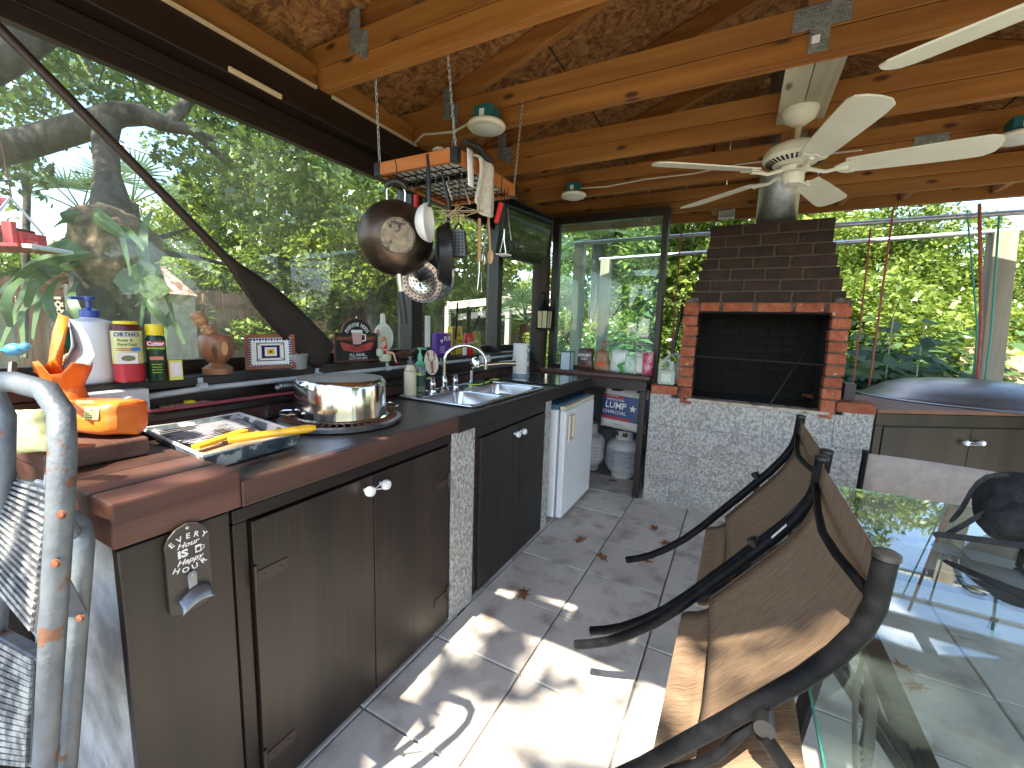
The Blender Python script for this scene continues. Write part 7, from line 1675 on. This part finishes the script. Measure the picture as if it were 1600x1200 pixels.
# canopy on the sun side, above and behind the kitchen: its gaps dapple the floor
sh = thing('shade_tree', 'tall tree behind the kitchen whose open canopy dapples the floor', 'tree', (-2.2, -5.6, -.1))
rg = np.random.default_rng(31); cs = []
def clump(x, y, n_, sp=.17):
    dz = rg.uniform(-.7, 1.1); c = np.array([x-SX*dz, y-SY*dz, 7+dz]); cs.append(c+rg.normal(size=(n_, 3))*np.array([sp, sp, .10]))
for k in range(60): clump(rg.uniform(-3.3, -1.5), rg.uniform(-5.6, -4.5), 60, .2)
for k in range(21):
    x = rg.uniform(0, 1)**1.5*2.2-1.45; clump(x, rg.uniform(-5.2, -3.45), int(rg.uniform(10, 34)), .12)
for k in range(4): clump(rg.uniform(-2.9, -1.3), rg.uniform(-4.2, -3.5), int(rg.uniform(8, 20)), .10)
for k in range(16): clump(rg.uniform(.9, 2.2), rg.uniform(-5.2, -3.7), int(rg.uniform(20, 60)), .18)
q = np.concatenate(cs); me = leaf_mesh('crown', q-np.array([-2.2, -5.6, -.1]), .15, K['oakleaf'], 33, up=1.0)
o = bpy.data.objects.new('crown', me); C.objects.link(o); o.parent = sh
mb = MB().tube([(-2.2, -5.6, -.2), (-2.1, -5.5, 2.5), (-1.8, -5.2, 4.8), (-1.2, -4.8, 6.4), (-.8, -4.6, 7.4)], [.26, .2, .16, .10, .04], 12)
for k in range(12): c = cs[k*9].mean(0); mb.tube([(-1.5, -5.0, 5.6), tuple((np.array([-1.5, -5.0, 5.8])+c)/2), tuple(c)], [.07, .04, .015], 6)
mb.build('trunk', K['bark'], sh, smooth=True)

# staghorn fern on the trunk
sf = thing('staghorn_fern', 'staghorn fern with pale shield leaves growing round the oak trunk', 'fern', (-4.2, 1.45, 1.2))
mb = MB()
for (px, py, d_, r_, s_) in ((165, 355, 3.15, .20, (1.1, 1, .8)), (200, 385, 3.15, .21, (1, 1, 1)), (150, 395, 3.15, .19, (1, 1, 1)), (185, 420, 3.2, .20, (1.1, 1, .9))): mb.sphere(atd(px, py, d_), r_, 16, s_)
o = mb.build('root_mound', P('fern_mound', (.035, .028, .018), .95, col2=(.17, .115, .065), sc=9, bump=1, bsc=30), sf, smooth=True)
md = o.modifiers.new('remesh', 'REMESH'); md.mode = 'VOXEL'; md.voxel_size = .025; md.use_smooth_shade = True
md = o.modifiers.new('disp', 'DISPLACE'); md.texture = tx; md.strength = .10
def frond(px, py, qx, qy, d_, w_, sag=.12, name='frond', m_='fernleaf', fork=True):
    a = atd(px, py, d_); b = atd(qx, qy, d_-.15); ax = b-a; L_ = ax.length; ax.normalize(); s_ = ax.cross(CF).normalized(); g_ = []
    for i in range(9):
        t = i/8; w2 = .68*w_*(.35+1.3*t*(1-t)*2)*(1 if t < .95 else .35); c_ = a+ax*(L_*t)-Z3*(sag*t*t*L_)+CF*(-.1*math.sin(t*3)); g_.append([c_-s_*w2/2+CF*.01, c_-CF*.02*math.sin(t*2), c_+s_*w2/2+CF*.01])
    MB().sheet(g_).build(name, K[m_], sf, smooth=True)
    if fork:
        e = a+ax*(L_*.75)-Z3*(sag*.6*L_)
        for sg in (-1, 1):
            g_ = []
            for i in range(5): t = i/4; c_ = e+ax*(L_*.45*t)+s_*(sg*L_*.22*t)-Z3*(.35*t*t*L_); w2 = w_*.55*(1-.7*t); g_.append([c_-s_*w2/2, c_+s_*w2/2])
            MB().sheet(g_).build(name, K[m_], sf, smooth=True)
for a in ((165, 380, 60, 405, 3.1, .17), (150, 395, 25, 430, 3.0, .14), (120, 410, 45, 470, 3.0, .13), (115, 420, 60, 430, 2.9, .10), (100, 430, 95, 500, 2.9, .12), (235, 330, 240, 430, 3.2, .14), (165, 360, 100, 330, 3.1, .15), (240, 445, 265, 500, 3.1, .13), (20, 420, -30, 500, 2.7, .12), (60, 420, 20, 500, 2.7, .1), (150, 330, 200, 360, 3.0, .15), (120, 440, 150, 510, 2.8, .12)): frond(*a)
for (px, py, r_) in ((205, 440, .085), (240, 450, .08), (225, 425, .07)):
    c_ = atd(px, py, 2.95); MB().prism([(r_*(1+.12*math.sin(k*2.1+px))*math.cos(k*.4), r_*1.1*math.sin(k*.4)) for k in range(16)], c_, (CR+CF*.5), CU, .01).build('shield_leaf', K['oakleaf'], sf, smooth=True)

# red bird feeder
bf = thing('bird_feeder', 'weathered red wooden bird feeder hanging outside the left window', 'bird feeder', atd(20, 390, 2.6))
def fbx(u0, u1, v0, v1, w0, w1, m_, name, par=bf, rot=0): 
    o_ = atd(20, 385, 2.6); a = Vector((CR.x, CR.y, 0)).normalized(); n_ = Vector((-CF.x, -CF.y, 0)).normalized()
    c_, s_ = math.cos(rot), math.sin(rot); a2 = a*c_+n_*s_; n2 = n_*c_-a*s_
    vs_ = [o_+a2*u+n2*w_+Z3*v for v in (v0, v1) for (u, w_) in ((u0, w0), (u1, w0), (u1, w1), (u0, w1))]
    return MB()._add(vs_, [(0,3,2,1),(4,5,6,7),(0,1,5,4),(1,2,6,5),(2,3,7,6),(3,0,4,7)]).build(name, m_, par, bev=.002)
fbx(-.25, .19, -.02, .0, -.14, .14, K['redpaint'], 'base_board'); fbx(.19, .25, -.022, .0, -.12, .12, K['white_paint'], 'perch_board')
fbx(-.20, .05, .001, .11, -.09, .09, P('feeder_dark', (.05, .01, .01), .8), 'body'); fbx(.051, .14, .001, .08, -.07, .07, K['redpaint'], 'porch'); fbx(.06, .12, .002, .13, .071, .10, P('feeder_bright', (.52, .06, .07), .7), 'chimney_block')
o_ = atd(20, 385, 2.6); a = Vector((CR.x, CR.y, 0)).normalized(); n_ = Vector((-CF.x, -CF.y, 0)).normalized()
for k in range(6):
    t0, t1 = k/6, (k+.94)/6; p_ = lambda t, u: o_+a*u+n_*(.02+.13*t)+Z3*(.27-.19*t)
    MB()._add([p_(t0, -.26), p_(t0, .03), p_(t1, .03-.01), p_(t1, -.26)]+[p_(t0, -.26)+Z3*.012, p_(t0, .03)+Z3*.012, p_(t1, .02)+Z3*.012, p_(t1, -.26)+Z3*.012], [(0,3,2,1),(4,5,6,7),(0,1,5,4),(1,2,6,5),(2,3,7,6),(3,0,4,7)]).build('shingle', K['redpaint'], bf)
MB().bar(o_+a*.045+n_*.02+Z3*.285, o_+a*.035+n_*.16+Z3*.07, .009, .012).build('gable_trim', K['white_paint'], bf); MB().bar(o_+a*.045+n_*.02+Z3*.285, o_+a*.09-n_*.10+Z3*.09, .009, .012).build('gable_trim', K['white_paint'], bf)
MB().tube([o_+Z3*.28+a*.03, o_+Z3*.7+a*.0, o_+Z3*1.6-a*.05], .004, 6).build('hanging_rod', K['rust'], bf)
# shed with rusty roof
sd_ = thing('garden_shed', 'small pale board shed with rusty sheet roof beyond the staghorn fern', 'shed', (-8.4, 2.7, 0))
A0, B0 = gnd(112, 6.6), gnd(196, 6.4); A0, B0 = Vector((*A0, 0)), Vector((*B0, 0)); dv = (B0-A0).normalized(); nb = Vector((dv.y, -dv.x, 0)); nb = nb if nb.dot(-A0) > 0 else -nb; Ws = (B0-A0).length
nbd = 8
for k in range(nbd):
    u0, u1 = Ws*k/nbd, Ws*(k+.96)/nbd; um = (u0+u1)/2; ht = 1.72+.42*(1-abs(um/Ws*2-1)); p_ = [A0+dv*u0, A0+dv*u1]
    MB()._add([p_[0], p_[1], p_[1]-nb*.02, p_[0]-nb*.02]+[q_+Z3*ht for q_ in (p_[0], p_[1], p_[1]-nb*.02, p_[0]-nb*.02)], [(0,3,2,1),(4,5,6,7),(0,1,5,4),(1,2,6,5),(2,3,7,6),(3,0,4,7)]).build('wall_board', P('pale_board', (.42, .38, .30), .85, col2=(.58, .54, .46), sc=9, isl=.1), sd_)
MB().box((-.01, -.01, 0), (.01, .01, .01)) 
rgm = P('rusty_sheet', (.22, .09, .05), .7, .3, col2=(.42, .36, .30), sc=7, lo=.45, hi=.55)
ap = A0+dv*(Ws/2)+Z3*2.17
for sgn in (-1, 1):
    e = A0+dv*(Ws/2+sgn*(Ws/2+.15))+Z3*1.68
    for k in range(5):
        f0, f1 = -.1+k*.28, -.1+(k+.97)*.28; q_ = [ap-nb*f0, e-nb*f0, e-nb*f1, ap-nb*f1]; MB()._add([v+nb*.15 for v in q_]+[v+nb*.15+Z3*.02 for v in q_], [(0,3,2,1),(4,5,6,7),(0,1,5,4),(1,2,6,5),(2,3,7,6),(3,0,4,7)]).build('roof_sheet', rgm, sd_)
sidew = [A0, A0-nb*1.2, B0-nb*1.2, B0]
for q0, q1 in ((sidew[0], sidew[1]), (sidew[1], sidew[2]), (sidew[2], sidew[3])): MB().bar(q0+Z3*.86, q1+Z3*.86, .03, 1.7).build('side_wall', P('pale_board', (.42, .38, .30)), sd_)
# lattice
lt_ = thing('lattice_panel', 'weathered diamond lattice panel left of the shed', 'lattice', (-8.5, 2, 0)); lm_ = MB()
L0, L1 = Vector((*gnd(-40, 6.9), .6)), Vector((*gnd(108, 6.7), .6)); dl_ = (L1-L0); n_ = int(dl_.length/.11)
for k in range(-6, n_):
    for sg in (1, -1):
        u0 = k*.11; u1 = u0+.95; t0, t1 = max(u0, 0), min(u1, dl_.length)
        if t1 <= t0: continue
        z0_, z1_ = .6+(t0-u0), .6+(t1-u0)
        if sg < 0: z0_, z1_ = 2.15-z0_, 2.15-z1_
        d1 = dl_.normalized(); lm_.bar(Vector((L0.x, L0.y, 0))+d1*t0+Z3*z0_, Vector((L0.x, L0.y, 0))+d1*t1+Z3*z1_, .03, .006, CF)
lm_.build('slats', P('lattice_grey', (.26, .22, .17), .9), lt_, kind='stuff'); MB().bar(L0+Z3*.96, L1+Z3*.96, .04, .04).build('top_rail', P('lattice_grey', (.26, .22, .17)), lt_)
# fences of separate boards
def fence(name, label, p, q, h, m_, pitch=.145, hv=.03):
    p, q = Vector(p), Vector(q); d = q-p; L_ = d.length; d.normalize(); ang = math.atan2(d.y, d.x); t = thing(name, label, 'fence', (p+q)/2)
    bmsh = boxmesh('fence_board', pitch*.955, .018, h, m_); n_ = int(L_/pitch)
    for k in range(n_): c_ = p+d*(pitch*(k+.5)); inst(bmsh, 'board', t, (c_.x, c_.y, h/2-.1+random.uniform(-hv, hv)), (random.uniform(-.01, .01), random.uniform(-.01, .01), ang))
    nn_ = Vector((-d.y, d.x, 0)); nn_ = nn_ if nn_.dot(p) > 0 else -nn_
    for z in (.3, h-.35): MB().bar(p+nn_*-.035+Z3*z, q+nn_*-.035+Z3*z, .04, .08).build('fence_rail', m_, t)
    for k in range(int(L_/2.4)+1): c_ = p+d*(2.4*k); MB().box((c_.x-.045, c_.y-.045, -.1), (c_.x+.045, c_.y+.045, h-.15)).build('fence_post', m_, t)
fence('board_fence', 'brown board fence along the left side behind the trees', (-9.6, -2.5, 0), (-9.6, 14, 0), 1.95, K['fence'])
fence('board_fence', 'reddish board fence closing the far side of the garden', (-9.6, 14, 0), (7, 11.5, 0), 1.95, K['fence'])
fence('low_fence', 'sunlit yellow brown fence at the far right behind the grey post', (2.35, 6.9, 0), (5.6, 6.3, 0), 1.42, K['fencey'])
# white pergola seen through the last left pane
pg = thing('white_pergola', 'pale pergola frame seen through the last left window pane', 'pergola', (-6, 8, 0))
pa, pb_, pc_ = atd(700, 478, 9.5), atd(795, 466, 9.5), atd(870, 460, 9.5)
wp = P('pale_pergola_paint', (.50, .46, .38), .8)
MB().bar(pa, pc_, .09, .16).build('beam', wp, pg); MB().bar(pa+CF*1.6, pc_+CF*1.6, .09, .16).build('beam', wp, pg)
for p_ in (pa, pb_, pc_): MB().bar(Vector((p_.x, p_.y, 0)), p_, .10, .10).build('post', wp, pg); MB().bar(p_+Z3*.05, p_+CF*1.6+Z3*.05, .05, .10).build('cross_beam', wp, pg)
# trellis: posts, pipes, rods
def tpost(x, y, z, w_, label, x2=None, m_=None):
    tag(MB().bar((x2 if x2 is not None else x, y, -.1), (x, y, z), w_, w_, (0, 1, 0)).build('trellis_post', m_ or K['postwood'], bev=.006), label, 'post', 'grey posts carrying the pipes')
tpost(-1.64, 4.6, 2.27, .11, 'left grey trellis post, the taller one seen through the far window'); tpost(-1.455, 5.0, 2.15, .11, 'second grey trellis post, shorter, seen through the far window')
tpost(1.80, 5.0, 2.24, .14, 'thick grey post at the right behind the domed lid', 1.93)
tag(MB().tube([(-1.72, 4.6, 2.285), (3.2, 4.6, 2.305)], .021, 12).build('trellis_pipe', K['galv'], smooth=True), 'upper galvanised pipe running level behind the barbecue', 'pipe', 'pipes on the trellis posts')
tag(MB().tube([(-1.54, 5.0, 2.165), (.7, 5.0, 2.215), (3.3, 5.0, 2.28)], .021, 12).build('trellis_pipe', K['galv'], smooth=True), 'lower galvanised pipe running level behind the barbecue', 'pipe', 'pipes on the trellis posts')
rodr = P('rusty_red_rod', (.30, .06, .04), .7, col2=(.42, .14, .09), sc=50); teal = P('teal_stake', (.05, .30, .25), .5); palem = P('pale_stake', (.45, .42, .30), .8)
for (x0, x1, y, z1, m_, r_, lb) in ((1.01, .99, 4.55, 2.45, rodr, .008, 'rusty red rod, second to the right of the brick hood'), (.91, .865, 4.55, 2.24, rodr, .007, 'rusty red rod nearest the brick hood'), (1.72, 1.47, 4.5, 2.36, rodr, .011, 'thick rusty red rod leaning before the grey post'), (1.76, 1.62, 4.6, 2.3, teal, .007, 'teal stake leaning left of the grey post'), (1.80, 1.46, 4.66, 2.35, teal, .006, 'teal stake crossing the thick red rod'), (1.90, 2.02, 4.6, 2.5, teal, .010, 'teal stake at the right edge'), (-.58, -.575, 4.4, 2.3, rodr, .007, 'thin red rod beside the far window frame'), (1.22, 1.20, 5.0, 1.55, palem, .006, 'short pale stake in the bush, left'), (1.42, 1.42, 5.0, 1.5, palem, .006, 'short pale stake in the bush, right'), (.80, .80, 5.0, 1.5, palem, .006, 'short pale stake beside the right brick column')):
    tag(MB().tube([(x0, y, -.1), ((x0+x1)/2, y, z1/2+.3), (x1, y, z1)], r_, 7).build('garden_rod', m_, smooth=True), lb, 'rod', 'rods and stakes behind the barbecue')
# broad leaved shrubs under the trellis
def shrub(px, d, label, n_=1300, h=1.3, leaf=.17):
    x, y = gnd(px, d); t = thing('broadleaf_shrub', label, 'shrub', (x, y, -.1), 'broad leaved shrubs behind the cabinet'); r = np.random.default_rng(int(px)); q = r.normal(size=(n_, 3))*np.array([.33, .3, h*.26])+np.array([0, 0, h*.55])
    o = bpy.data.objects.new('foliage', leaf_mesh('foliage', q, leaf, K['fernleaf'], int(px), up=.8)); C.objects.link(o); o.parent = t
    mb = MB(); mb.M = Matrix.Translation((x, y, -.1))
    for k in range(7): e = q[k*50]; mb.tube([(0, 0, 0), (e[0]*.4, e[1]*.4, e[2]*.5), tuple(e)], [.012, .008, .003], 5)
    mb.build('stem', K['bark'], t)
shrub(1335, 4.2, 'broad leaved shrub nearest the brick hood'); shrub(1395, 4.4, 'broad leaved shrub behind the left end of the lid'); shrub(1455, 4.6, 'broad leaved shrub behind the top of the lid'); shrub(1515, 4.9, 'broad leaved shrub left of the grey post', 900, 1.1)
shrub(985, 6.4, 'leafy shrub low in the far window', 900, 1.4, .14)
# palms
def palm(p, r_, label, n_=9, seed=1, trunk=True, lo=-20):
    t = thing('fan_palm', label, 'palm', (p.x, p.y, -.1), 'fan palms'); rd = random.Random(seed); mb = MB()
    for f in range(n_):
        a = 2*math.pi*f/n_+rd.uniform(-.2, .2); el = R(rd.uniform(lo, 75)); d = Vector((math.cos(a)*math.cos(el), math.sin(a)*math.cos(el), math.sin(el))); c_ = p+d*r_*.45
        s_ = d.cross(Z3).normalized(); u = s_.cross(d)
        fm_ = MB()
        for k in range(19):
            th = R(-85+170*k/18); dd_ = d*math.cos(th)+s_*math.sin(th); e = c_+dd_*r_*rd.uniform(.5, .62)-Z3*r_*.10; w2 = dd_.cross(u)*.018*r_
            fm_._add([c_, c_.lerp(e, .4)+w2, e, c_.lerp(e, .4)-w2], [(0, 1, 2, 3)])
        fm_.build('frond', K['palmleaf'], t); mb.tube([p, c_], [.02, .012], 5)
    mb.build('leaf_stalks', K['palmleaf'], t)
    if trunk: MB().tube([(p.x, p.y, -.1), (p.x+.05, p.y, p.z*.5), tuple(p)], [.16, .13, .12], 12).build('trunk', K['bark'], t, smooth=True)
palm(atd(205, 318, 8.5), 1.3, 'spiky palm top behind the oak trunk, right side', seed=2); palm(atd(128, 330, 9), 1.2, 'spiky palm top behind the oak trunk, left side', seed=5)
palm(atd(935, 372, 8.5), 1.4, 'pale palm high in the far window', seed=7); palm(atd(822, 500, 8), .85, 'dark low palm seen through the last left pane', seed=9, n_=12, trunk=False, lo=-5)
tag(MB().tube([atd(-300, 60, 6), atd(195, 228, 6), atd(330, 276, 6.4), atd(560, 350, 8)], .012, 6).build('overhead_wire', K['black'], smooth=True), 'dark overhead wire crossing the sky behind the oar', 'wire')
tag(MB().tube([atd(95, 22, 2.7), atd(108, 50, 2.7), atd(118, 80, 2.72), atd(140, 118, 2.75)], [.012, .010, .006, .004], 6).build('yellow_strap', P('faded_yellow', (.5, .42, .10), .8), smooth=True), 'faded yellow strap hanging from the upper oak limb', 'strap')
tag(MB().tube([atd(32, 250, 5), atd(42, 300, 5), atd(38, 560, 5)], .035, 10).build('thin_pole', K['bark'], smooth=True), 'thin pale pole left of the oak trunk', 'pole')
# pale stone post near the lattice
tag(MB().bar(Vector((*gnd(8, 3.4), -.1)), Vector((*gnd(8, 3.4), 1.42)), .14, .14).build('old_stump_post', K['postwood'], bev=.02), 'old split grey post at the left edge behind the blue bird', 'post')
